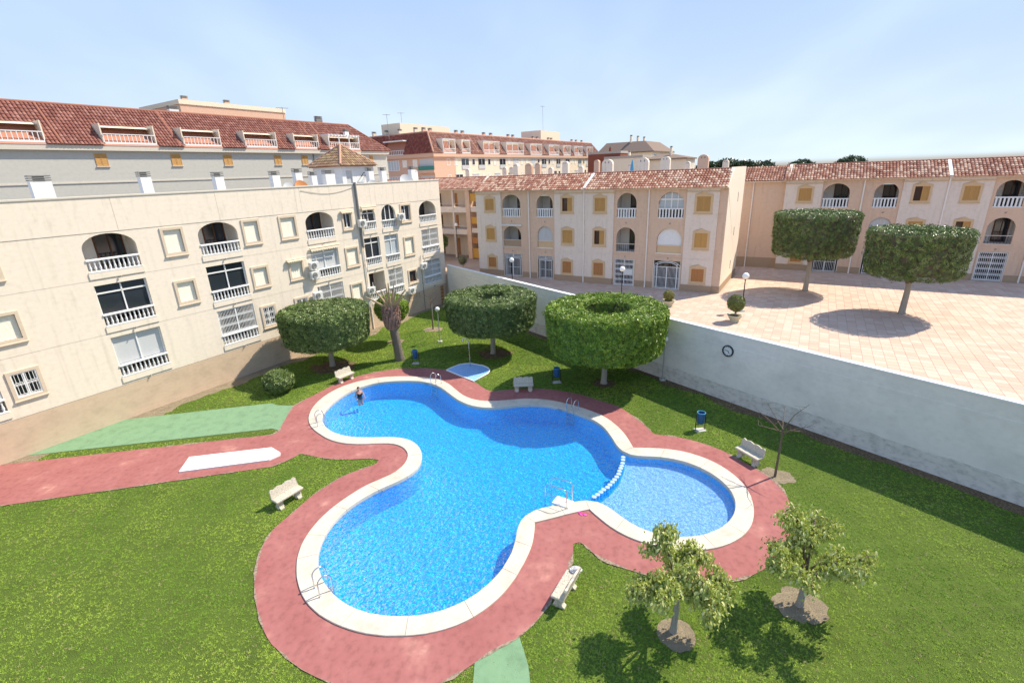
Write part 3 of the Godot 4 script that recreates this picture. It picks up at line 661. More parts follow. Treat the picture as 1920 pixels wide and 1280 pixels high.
func build_pool() -> void:
	var k := pool_in.size()
	var pool := thing("swimming_pool", "free form blue mosaic swimming pool with wide cream coping in red terrace", "swimming pool")
	# coping: slabs between the joints, each a little uneven
	var joints := [0, 8, 15, 23, 31, 38, 45, 52, 59, 66, 73, 80, 87, 94, 100, 107, 114, 119, 124, 129, 135, 141, 147, 151, 156, 161, 166, 173, 180, 187, 194, 200, 204, 210, 216, 221, 227, 234, 241, 249]
	for j in joints.size():
		var i0: int = joints[j]
		var i1: int = joints[(j + 1) % joints.size()]
		if i1 <= i0:
			i1 += k
		var b := MB.new()
		var top := 0.08 + rng.randf_range(-0.002, 0.002)
		var c := 0.014
		var prev := []
		for i in range(i0, i1 + 1):
			var a := pool_in[i % k]; var o := pool_out[i % k]
			if i == i0 or i == i1:
				var along := pool_in[(i + 1) % k] - pool_in[(i + k - 1) % k]
				var sh := along.normalized() * (0.007 if i == i0 else -0.007)
				a += sh; o += sh
			var d := (o - a).normalized()
			var row := [Vector3(a.x, -0.09, a.y), Vector3(a.x, top - c, a.y), Vector3(a.x + d.x * c, top, a.y + d.y * c), Vector3(o.x - d.x * c, top, o.y - d.y * c), Vector3(o.x, top - c, o.y), Vector3(o.x, -0.03, o.y)]
			if prev.size():
				for q in 5:
					b.quad(prev[q], row[q], row[q + 1], prev[q + 1])
			else:
				for q in range(1, 5):
					b.tri(row[0], row[q], row[q + 1])
			prev = row
		for q in range(1, 5):
			b.tri(prev[0], prev[q + 1], prev[q])
		part("coping_slab", b.mesh(), M.coping, pool)
	# joint bed under the slabs
	var bed := MB.new()
	for i in k:
		var a := pool_in[i].lerp(pool_out[i], 0.04); var o := pool_in[i].lerp(pool_out[i], 0.97)
		var a2 := pool_in[(i + 1) % k].lerp(pool_out[(i + 1) % k], 0.04); var o2 := pool_in[(i + 1) % k].lerp(pool_out[(i + 1) % k], 0.97)
		bed.quad(Vector3(a.x, 0.04, a.y), Vector3(a2.x, 0.04, a2.y), Vector3(o2.x, 0.04, o2.y), Vector3(o.x, 0.04, o.y))
	part("joint_mortar", bed.mesh(), M.concrete, pool)
	# basins
	var posts := P2(POSTS)
	var deep := PackedVector2Array(); var shallow := PackedVector2Array()
	for i in range(147, 94 + k + 1):
		deep.append(pool_in[i % k].lerp(pool_out[i % k], 0.025))
	for p in posts:
		deep.append(p)
	for i in range(94, 148):
		shallow.append(pool_in[i].lerp(pool_out[i], 0.025))
	for i in posts.size():
		shallow.append(posts[posts.size() - 1 - i])
	var b2 := MB.new()
	b2.prism(deep, -1.1, -1.1)
	part("basin_floor", b2.mesh(), M.mosaic_deep_shimmer, pool)
	b2 = MB.new()
	b2.prism(shallow, -0.38, -0.38)
	part("paddling_floor", b2.mesh(), M.mosaic_pale, pool)
	b2 = MB.new()
	for i in k:
		var a := pool_in[i].lerp(pool_out[i], 0.02); var c := pool_in[(i + 1) % k].lerp(pool_out[(i + 1) % k], 0.02)
		b2.quad(Vector3(a.x, -1.13, a.y), Vector3(c.x, -1.13, c.y), Vector3(c.x, -0.02, c.y), Vector3(a.x, -0.02, a.y))
	part("basin_wall", b2.mesh(), M.mosaic_deep_shimmer, pool)
	b2 = MB.new()
	for i in posts.size() - 1:
		var a := posts[i]; var c := posts[i + 1]
		var nn := (c - a).orthogonal().normalized() * 0.09
		for s in [-1.0, 1.0]:
			b2.quad(Vector3(a.x + nn.x * s, -1.1, a.y + nn.y * s), Vector3(c.x + nn.x * s, -1.1, c.y + nn.y * s), Vector3(c.x + nn.x * s, -0.25, c.y + nn.y * s), Vector3(a.x + nn.x * s, -0.25, a.y + nn.y * s))
		b2.quad(Vector3(a.x - nn.x, -0.25, a.y - nn.y), Vector3(c.x - nn.x, -0.25, c.y - nn.y), Vector3(c.x + nn.x, -0.25, c.y + nn.y), Vector3(a.x + nn.x, -0.25, a.y + nn.y))
	part("divider_sill", b2.mesh(), M.mosaic_deep_shimmer, pool)
	var body := MB.new()
	body.lathe([Vector2(0.105, -0.25), Vector2(0.105, 0.03)], 14)
	var cap := MB.new()
	cap.lathe([Vector2(0.108, 0.03), Vector2(0.108, 0.05), Vector2(0.098, 0.06), Vector2(0.0, 0.062)], 14)
	var body_mesh := body.mesh(); var cap_mesh := cap.mesh()
	for p in posts:
		var o := part("divider_post", body_mesh, M.mosaic_deep_shimmer, pool, Transform3D(Basis(), Vector3(p.x, 0.005, p.y)))
		part("post_cap", cap_mesh, M.post_cap, o)
	# skimmer mouths: solid blocks, their dark grey stands for the shaded openings
	for i in [36, 73, 217]:
		var a := pool_in[i]; var d := (pool_out[i] - a).normalized()
		var s := MB.new()
		s.box(Vector3(-0.15, -0.10, -0.02), Vector3(0.16, 0.0, 0.015))
		part("skimmer", s.mesh(), M.grey_metal, pool, yaw(Vector3(a.x, 0.0, a.y), -d))
	# water
	b2 = MB.new()
	b2.prism(deep, -0.055, -0.055)
	struct("water", b2.mesh(), M.water)
	b2 = MB.new()
	b2.prism(shallow, -0.055, -0.055)
	struct("paddling_water", b2.mesh(), M.water)

func build_garden_wall() -> void:
	var o := thing("garden_wall", "long white rendered retaining wall with stained foot behind the lawn", "wall", frame(Vector3(WALL_A.x, 0, WALL_A.y), Vector3(WALL_DIR.x, 0, WALL_DIR.y)))
	var b := MB.new()
	b.box(Vector3(-0.05, 0.93, -0.32), Vector3(64, 3.33, 0.0))
	part("rendered_face", b.mesh(), M.garden_wall, o)
	b = MB.new()
	b.box(Vector3(-0.05, 3.33, -0.30), Vector3(64, 4.02, -0.018))
	part("upper_band", b.mesh(), M.garden_wall, o)
	b = MB.new()
	b.cbox(Vector3(-0.05, 4.02, -0.33), Vector3(64, 4.09, 0.012), 0.01)
	part("coping", b.mesh(), M.white_plaster, o)
	# the foot has a ragged upper edge where the paint has come away
	b = MB.new()
	var f := FastNoiseLite.new()
	f.seed = 3; f.frequency = 0.6; f.fractal_octaves = 4
	for i in 320:
		var u0 := i * 0.2; var u1 := u0 + 0.2
		var h0 := 0.93 + 0.16 * f.get_noise_1d(u0); var h1 := 0.93 + 0.16 * f.get_noise_1d(u1)
		b.quad(Vector3(u0, -0.05, 0.016), Vector3(u1, -0.05, 0.016), Vector3(u1, h1, 0.016), Vector3(u0, h0, 0.016))
		b.quad(Vector3(u0, h0, 0.016), Vector3(u1, h1, 0.016), Vector3(u1, h1, 0.0), Vector3(u0, h0, 0.0))
	b.box(Vector3(-0.05, -0.05, -0.32), Vector3(64, 0.93, -0.005))
	part("foot", b.mesh(), M.wall_foot, o)

func build_plaza(A: Transform3D) -> void:
	var wb := WALL_A - WALL_OUT * 0.25
	var b := MB.new()
	b.prism(PackedVector2Array([wb, wb + WALL_DIR * 64.0, Vector2(95, -20), Vector2(80, -90), Vector2(-30, -110), Vector2(-20, -62)]), 0.0, 2.985)
	struct("plaza", b.mesh(), M.paver_bed)
	# pavers, laid square to the tan block
	var stone := MB.new()
	stone.cbox(Vector3(-0.246, -0.02, -0.246), Vector3(0.246, 0.015, 0.246), 0.005)
	var stone_mesh := stone.mesh()
	var spots := []
	for iu in range(-30, 110):
		for iz in range(-30, 46):
			var l := Vector3(iu * 0.5 + 0.25, 0.0, iz * 0.5 + 0.25)
			if l.z < 0.1 and l.x < 23.9 and l.x > -0.1: continue
			if l.z < -7.6 and l.x < 23.9 or l.z < -13.0: continue
			if l.x > 26.9 and l.z < -12.4: continue
			var w := A * l
			var rel := Vector2(w.x, w.z) - wb
			if rel.dot(WALL_OUT) > -0.3 or rel.dot(WALL_DIR) < -0.5: continue
			# hidden behind the parapet of the garden wall?
			var d := -rel.dot(WALL_OUT); var dc := (-wb).dot(WALL_OUT)
			var t := dc / (dc + d)
			if 13.0 + (3.0 - 13.0) * t < 4.0: continue
			var px := cam_px(Vector3(w.x, 3.0, w.z))
			if px.x < -60 or px.x > 1990: continue
			var inside := px.x > 500 and px.x < 1420
			spots.append([w.length() + (0.0 if inside else 1000.0), w])
	spots.sort_custom(func(x, y): return x[0] < y[0])
	var plaza: Node3D = get_node("plaza")
	var xfs := []; var cols := []
	for i in spots.size():
		var w: Vector3 = spots[i][1]
		w.y = 2.988 + rng.randf_range(-0.002, 0.002)
		var xf := Transform3D(A.basis, w)
		if i < 300:
			part("paver", stone_mesh, M["paver%d" % (rng.randi() % 4)], plaza, xf)
		else:
			xfs.append(xf)
			var c: Array = [[0.58, 0.43, 0.33], [0.61, 0.46, 0.36], [0.54, 0.38, 0.29], [0.58, 0.41, 0.31]][rng.randi() % 4]
			cols.append(Color(c[0], c[1], c[2]))
	multi("paver_field", stone_mesh, M.paver, xfs, cols, plaza)

func build_grass() -> void:
	var blades := []
	for t in 3:
		var b := MB.new()
		for i in 9:
			var a := rng.randf() * TAU
			var r := rng.randf() * 0.045
			var root := Vector3(cos(a) * r, -0.005, sin(a) * r)
			var h := rng.randf_range(0.018, 0.042)
			var lean := Vector3(rng.randf_range(-1, 1), 0, rng.randf_range(-1, 1)) * 0.05
			var side := Vector3(-sin(a * 3.1), 0, cos(a * 3.1)) * 0.008
			b.tri(root - side, root + side, root + lean + Vector3.UP * h)
		blades.append(b.mesh())
	var f := FastNoiseLite.new()
	f.seed = 40; f.frequency = 0.22; f.fractal_octaves = 3
	var g := FastNoiseLite.new()
	g.seed = 41; g.frequency = 1.6
	var lawn := PackedVector2Array([Vector2(-6.9, -51.3), Vector2(-32.9, -10.3), Vector2(-37, -4), Vector2(27, -4), WALL_A + WALL_DIR * 46.0 + WALL_OUT * 0.1, WALL_A + WALL_OUT * 0.1])
	var xfs := [[], [], []]; var cols := [[], [], []]
	var bands := [[-20.0, -6.0, 230.0, 0.95], [-31.0, -20.0, 150.0, 1.2], [-52.0, -31.0, 85.0, 1.6]]
	for band in bands:
		var z0: float = band[0]; var z1: float = band[1]
		var nn := int(70.0 * (z1 - z0) * band[2])
		for i in nn:
			var p := Vector2(rng.randf_range(-36, 34), rng.randf_range(z0, z1))
			var px := cam_px(Vector3(p.x, 0, p.y))
			if px.x < -30 or px.x > 1950 or px.y > 1310: continue
			if (px.x < 490 or px.x > 1430) and i % 2 == 0: continue
			if not Geometry2D.is_point_in_polygon(p, lawn) or Geometry2D.is_point_in_polygon(p, deck_poly): continue
			var bare := false
			for q in no_grass:
				if Geometry2D.is_point_in_polygon(p, q):
					bare = true
					break
			if bare and rng.randf() > 0.16: continue
			var m := f.get_noise_2d(p.x, p.y) * 0.5 + 0.5
			var m2 := g.get_noise_2d(p.x, p.y) * 0.5 + 0.5
			var c := Vector3(0.17, 0.30, 0.030).lerp(Vector3(0.33, 0.44, 0.058), clampf((m - 0.5) * 2.2 + 0.4 + m2 * 0.4 - 0.2 + rng.randf_range(-0.18, 0.18), 0.0, 1.0))
			if rng.randf() < 0.05 or bare: c = Vector3(0.38, 0.32, 0.15)
			c *= rng.randf_range(0.75, 1.2)
			var t := rng.randi() % 3
			var s: float = band[3] * rng.randf_range(0.75, 1.25)
			xfs[t].append(Transform3D(Basis(Vector3.UP, rng.randf() * TAU).scaled(Vector3(s * 1.15, s, s * 1.15)), Vector3(p.x, 0.0, p.y)))
			cols[t].append(Color(c.x, c.y, c.z))
	var o := Node3D.new()
	o.name = "lawn_grass"
	add_child(o)
	o.set_meta("kind", "stuff")
	tag(o, "short mown green grass covering the lawns round the pool", "grass")
	for t in 3:
		multi("grass_tufts", blades[t], M.grass, xfs[t], cols[t], o)

# ---------------------------------------------------------------- roof tiles
var tile_mesh: ArrayMesh
func make_tile() -> void:
	# a barrel tile: a tapered half pipe, 1 wide, 1 long (down the slope is +z), rising in +y
	var b := MB.new()
	var k := 6
	for i in k:
		var a0 := PI * i / k; var a1 := PI * (i + 1) / k
		for e in 1:
			var r0 := 0.47; var r1 := 0.53
			var p := Vector3(-cos(a0) * r0, sin(a0) * 0.42, 0.0); var q := Vector3(-cos(a1) * r0, sin(a1) * 0.42, 0.0)
			var p1 := Vector3(-cos(a0) * r1, sin(a0) * 0.46 + 0.14, 1.12); var q1 := Vector3(-cos(a1) * r1, sin(a1) * 0.46 + 0.14, 1.12)
			var n0 := Vector3(-cos(a0), sin(a0), 0); var n1 := Vector3(-cos(a1), sin(a1), 0)
			b.tri(p, p1, q1, n0, n0, n1)
			b.tri(p, q1, q, n0, n1, n1)
			# thickness at the lower end
			var pi := p1 * Vector3(0.78, 0.78, 1); var qi := q1 * Vector3(0.78, 0.78, 1)
			b.quad(p1, pi, qi, q1)
	tile_mesh = b.mesh()

func kept(k: Dictionary, a: float, s: float) -> bool:
	# lo / hi: sloping ends [start, change per metre down]; skip: openings [from, to, below]
	if k.has("lo") and a < k.lo[0] + k.lo[1] * s: return false
	if k.has("hi") and a > k.hi[0] + k.hi[1] * s: return false
	if k.has("skip"):
		for c in k.skip:
			if a > c[0] and a < c[1] and s > c[2]: return false
	return true

# origin: top left corner of the slope; u: along the ridge; d: down the slope (both in the parent's frame)
func tile_slope(parent: Node3D, origin: Vector3, u: Vector3, d: Vector3, width: float, length: float, tw: float, tl: float, tones: Array, singles := 0, keep := {}, tag_name := "tile") -> void:
	u = u.normalized(); d = d.normalized()
	var up := d.cross(u).normalized()
	if up.y < 0: up = -up
	var cu := int(width / tw); var cd := int(length / tl)
	var sp := []
	for i in cu:
		for j in cd:
			var a := (i + 0.5) * width / cu; var s := j * length / cd
			if not kept(keep, a, s + tl * 0.5): continue
			sp.append([a, s])
	# the ones nearest the right-hand end come first
	sp.sort_custom(func(x, y): return x[0] > y[0])
	var xfs := []; var cols := []
	for i in sp.size():
		var bs := Basis(u * (width / cu), up * (width / cu) * rng.randf_range(0.92, 1.06), d * (length / cd))
		bs = bs.rotated(up, rng.randf_range(-0.015, 0.015))
		var xf := Transform3D(bs, origin + u * sp[i][0] + d * sp[i][1])
		if i < singles:
			part(tag_name, tile_mesh, M["tile_a%d" % (rng.randi() % 4)], parent, xf)
		else:
			xfs.append(xf)
			var c: Vector3 = tones[rng.randi() % tones.size()]
			c *= rng.randf_range(0.88, 1.1)
			cols.append(Color(c.x, c.y, c.z))
	if xfs.size() > 0:
		multi("tile_field", tile_mesh, M.tile, xfs, cols, parent)

# ---------------------------------------------------------------- facade pieces
var shutter_cache := {}
func shutter_mesh(w: float, h: float) -> ArrayMesh:
	var key := "%.2f_%.2f" % [w, h]
	if not shutter_cache.has(key):
		var b := MB.new()
		ring_box(b, -w / 2, w / 2, 0, h, 0.055, 0.0, 0.035)
		var n := int((h - 0.11) / 0.062)
		for i in n:
			var v := 0.055 + (h - 0.11) * i / n
			var dv := (h - 0.11) / n
			b.quad(Vector3(-w / 2 + 0.055, v, 0.028), Vector3(w / 2 - 0.055, v, 0.028), Vector3(w / 2 - 0.055, v + dv * 1.1, 0.004), Vector3(-w / 2 + 0.055, v + dv * 1.1, 0.004))
		shutter_cache[key] = b.mesh()
	return shutter_cache[key]

func panel_shutter(w: float, h: float) -> ArrayMesh:
	var key := "p%.2f_%.2f" % [w, h]
	if not shutter_cache.has(key):
		var b := MB.new()
		ring_box(b, -w / 2, w / 2, 0, h, 0.06, 0.0, 0.035)
		b.box(Vector3(-w / 2 + 0.06, 0.06, 0.0), Vector3(w / 2 - 0.06, h - 0.06, 0.02))
		b.box(Vector3(-w / 2 + 0.06, h * 0.5 - 0.03, 0.02), Vector3(w / 2 - 0.06, h * 0.5 + 0.03, 0.035))
		b.box(Vector3(-0.03, 0.06, 0.02), Vector3(0.03, h - 0.06, 0.033))
		shutter_cache[key] = b.mesh()
	return shutter_cache[key]

# window of the tan block: stucco surround with a small peak, a pair of wooden shutters (mode 0 shut slats, 1 panels, 2 one leaf turned dark)
func shuttered_window(parent: Node3D, u0: float, u1: float, v0: float, v1: float, z: float, mode: int, dark: bool) -> void:
	var b := MB.new()
	var w := 0.17
	ring_box(b, u0, u1, v0, v1, w, z - 0.02, z + 0.045)
	var m := (u0 + u1) / 2
	# the peak above
	var pts := [Vector2(u0, v1), Vector2(u1, v1), Vector2(m + 0.32, v1 + 0.05), Vector2(m + 0.12, v1 + 0.16), Vector2(m, v1 + 0.22), Vector2(m - 0.12, v1 + 0.16), Vector2(m - 0.32, v1 + 0.05)]
	for i in range(1, pts.size() - 1):
		b.tri(Vector3(pts[0].x, pts[0].y, z + 0.04), Vector3(pts[i].x, pts[i].y, z + 0.04), Vector3(pts[i + 1].x, pts[i + 1].y, z + 0.04))
	for i in range(1, pts.size()):
		var p: Vector2 = pts[i]; var q: Vector2 = pts[(i + 1) % pts.size()]
		b.quad(Vector3(p.x, p.y, z - 0.01), Vector3(q.x, q.y, z - 0.01), Vector3(q.x, q.y, z + 0.04), Vector3(p.x, p.y, z + 0.04))
	b.cbox(Vector3(u0 - 0.04, v0 - 0.05, z - 0.02), Vector3(u1 + 0.04, v0, z + 0.09), 0.01)
	var o := part("window", b.mesh(), M.surround_a, parent)
	var back := MB.new()
	back.box(Vector3(u0 + w, v0 + w, z - 0.14), Vector3(u1 - w, v1 - w, z - 0.12))
	part("pane", back.mesh(), M.glass_dark, o)
	var sw := (u1 - u0) / 2 - w - 0.01
	var sh := v1 - v0 - 2 * w
	var mt: Material = M.shutter_dark if dark else M.shutter_wood
	for s in [-1, 1]:
		if mode == 2 and s == -1:
			var fr := MB.new()
			for i in 13:
				var vv := i * sh / 13.0
				fr.box(Vector3(-sw / 2, vv, 0.0), Vector3(sw / 2, vv + 0.035, 0.02))
			ring_box(fr, -sw / 2, sw / 2, 0, sh, 0.04, 0.0, 0.03)
			part("shutter", fr.mesh(), M.inside_wood, o, Transform3D(Basis(), Vector3(m + s * (sw / 2 + 0.005), v0 + w, z - 0.05)))
			continue
		part("shutter", panel_shutter(sw, sh) if mode == 1 else shutter_mesh(sw, sh), mt, o, Transform3D(Basis(), Vector3(m + s * (sw / 2 + 0.005), v0 + w, z - 0.035)))

func slat_rail(parent: Node3D, u0: float, u1: float, v0: float, z: float) -> void:
	# flat white boards between two rails
	var b := MB.new()
	b.box(Vector3(u0, v0 + 0.72, z - 0.03), Vector3(u1, v0 + 0.82, z + 0.04))
	b.box(Vector3(u0 - 0.03, v0, z - 0.03), Vector3(u1 + 0.03, v0 + 0.07, z + 0.05))
	var o := part("balustrade", b.mesh(), M.white_paint, parent)
	var n := int((u1 - u0) / 0.235)
	var s := MB.new()
	s.box(Vector3(-0.058, 0.07, -0.02), Vector3(0.058, 0.72, 0.02))
	var sm := s.mesh()
	for i in n:
		part("board", sm, M.white_paint, o, Transform3D(Basis(), Vector3(u0 + (i + 0.5) * (u1 - u0) / n, v0, z)))

func grille(parent: Node3D, u0: float, u1: float, v0: float, v1: float, z: float, gap := 0.11, called := "security_grille", lattice := false) -> MeshInstance3D:
	var b := MB.new()
	ring_box(b, u0, u1, v0, v1, 0.05, z, z + 0.04)
	var n := int((u1 - u0) / gap)
	for i in range(1, n):
		var u := u0 + (u1 - u0) * i / n
		b.box(Vector3(u - 0.011, v0 + 0.05, z + 0.008), Vector3(u + 0.011, v1 - 0.05, z + 0.03))
	var rows := maxi(2, int((v1 - v0) / (0.42 if lattice else 0.75)))
	for j in range(1, rows):
		var v := v0 + (v1 - v0) * j / rows
		b.box(Vector3(u0 + 0.05, v - 0.016, z + 0.004), Vector3(u1 - 0.05, v + 0.016, z + 0.036))
	if lattice:
		# folding scissor bars
		for j in rows:
			for i in n:
				var ua := u0 + (u1 - u0) * i / n; var ub := u0 + (u1 - u0) * (i + 1) / n
				var va := v0 + (v1 - v0) * j / rows; var vb := va + 0.18
				b.tube([Vector3(ua, va, z + 0.03), Vector3(ub, vb, z + 0.03)], 0.012, 4, false)
				b.tube([Vector3(ub, va, z + 0.03), Vector3(ua, vb, z + 0.03)], 0.012, 4, false)
	b.box(Vector3((u0 + u1) / 2 - 0.03, v0 + 0.05, z), Vector3((u0 + u1) / 2 + 0.03, v1 - 0.05, z + 0.042))
	return part(called, b.mesh(), M.white_paint, parent)

# a loggia behind an opening; kind: what closes it
func loggia(parent: Node3D, h: Array, z: float, kind: String, wall: Material) -> MeshInstance3D:
	var u0: float = h[0]; var u1: float = h[1]; var v0: float = h[2]; var v1: float = h[3]
	var b := MB.new()
	var dz := z - 0.2
	recess_mesh(b, u0 - 0.12, u1 + 0.12, v0, v1 + 0.1, dz, dz - 1.35)
	var o := part("balcony", b.mesh(), wall, parent)
	# door to the flat
	var d := MB.new()
	var w := u1 - u0
	ring_box(d, u0 + w * 0.42, u0 + w * 0.98, v0 + 0.02, v0 + 2.1, 0.07, dz - 1.35, dz - 1.28)
	d.box(Vector3(u0 + w * 0.69, v0 + 0.05, dz - 1.33), Vector3(u0 + w * 0.72, v0 + 2.05, dz - 1.29))
	part("door", d.mesh(), M.inside_wood, o)
	d = MB.new()
	d.box(Vector3(u0 + w * 0.42 + 0.07, v0 + 0.09, dz - 1.345), Vector3(u0 + w * 0.98 - 0.07, v0 + 2.03, dz - 1.32))
	part("door_glass", d.mesh(), M.glass_dark, o)
	return o

func arch_fill(b: MB, u0: float, u1: float, v0: float, v1: float, rise: float, z: float) -> void:
	var vs := v1 - rise
	b.quad(Vector3(u0, v0, z), Vector3(u1, v0, z), Vector3(u1, vs, z), Vector3(u0, vs, z))
	var c := (u0 + u1) / 2; var r := (u1 - u0) / 2
	for i in 14:
		var t0 := PI * i / 14; var t1 := PI * (i + 1) / 14
		b.tri(Vector3(c, vs, z), Vector3(c + r * cos(t0), vs + rise * sin(t0), z), Vector3(c + r * cos(t1), vs + rise * sin(t1), z))

func wall_lamp(parent: Node3D, u: float, v: float, z: float) -> void:
	var b := MB.new()
	b.box(Vector3(u - 0.035, v - 0.05, z), Vector3(u + 0.035, v + 0.05, z + 0.04))
	b.tube([Vector3(u, v, z + 0.03), Vector3(u + 0.06, v + 0.06, z + 0.14)], 0.03, 6)
	part("floodlight", b.mesh(), M.grey_metal, parent)

func drain_pipe(parent: Node3D, u: float, v0: float, v1: float, z: float, m: Material, r := 0.055) -> void:
	var b := MB.new()
	b.tube([Vector3(u, v1, z), Vector3(u, v0 + 0.1, z), Vector3(u, v0, z + 0.07)], r, 8)
	for i in 3:
		b.box(Vector3(u - r - 0.02, v0 + (v1 - v0) * (0.2 + i * 0.3), z - 0.06), Vector3(u + r + 0.02, v0 + (v1 - v0) * (0.2 + i * 0.3) + 0.04, z + 0.03))
	part("drain_pipe", b.mesh(), m, parent)

func chimney(parent: Node3D, at: Vector3, w: float, h: float, m: Material, round_top: bool) -> void:
	var b := MB.new()
	b.box(Vector3(-w / 2, 0, -0.22), Vector3(w / 2, h - (w * 0.4 if round_top else 0.3), 0.22))
	if round_top:
		var vs := h - w * 0.4
		for i in 10:
			var t0 := PI * i / 10; var t1 := PI * (i + 1) / 10
			var p := Vector2(cos(t0) * w / 2, vs + sin(t0) * w * 0.42); var q := Vector2(cos(t1) * w / 2, vs + sin(t1) * w * 0.42)
			for zz in [-0.22, 0.22]:
				b.tri(Vector3(0, vs, zz), Vector3(p.x, p.y, zz), Vector3(q.x, q.y, zz))
			b.quad(Vector3(p.x, p.y, 0.22), Vector3(p.x, p.y, -0.22), Vector3(q.x, q.y, -0.22), Vector3(q.x, q.y, 0.22))
	var o := part("chimney", b.mesh(), m, parent, Transform3D(Basis(), at))
	var c := MB.new()
	if round_top:
		for x in [-0.16, 0.16]:
			c.box(Vector3(x * w - 0.05, h - w * 0.32, 0.20), Vector3(x * w + 0.05, h - w * 0.18, 0.225))
			c.box(Vector3(x * w - 0.05, h - w * 0.32, -0.225), Vector3(x * w + 0.05, h - w * 0.18, -0.20))
	else:
		for k in 3:
			c.box(Vector3(-w / 2 - 0.02, h - 0.27 + k * 0.11, -0.24), Vector3(w / 2 + 0.02, h - 0.21 + k * 0.11, 0.24))
		c.box(Vector3(-w / 4, h - 0.3, -0.1), Vector3(w / 4, h - 0.03, 0.1))
	part("chimney_vent", c.mesh(), M.pipe_grey, o)

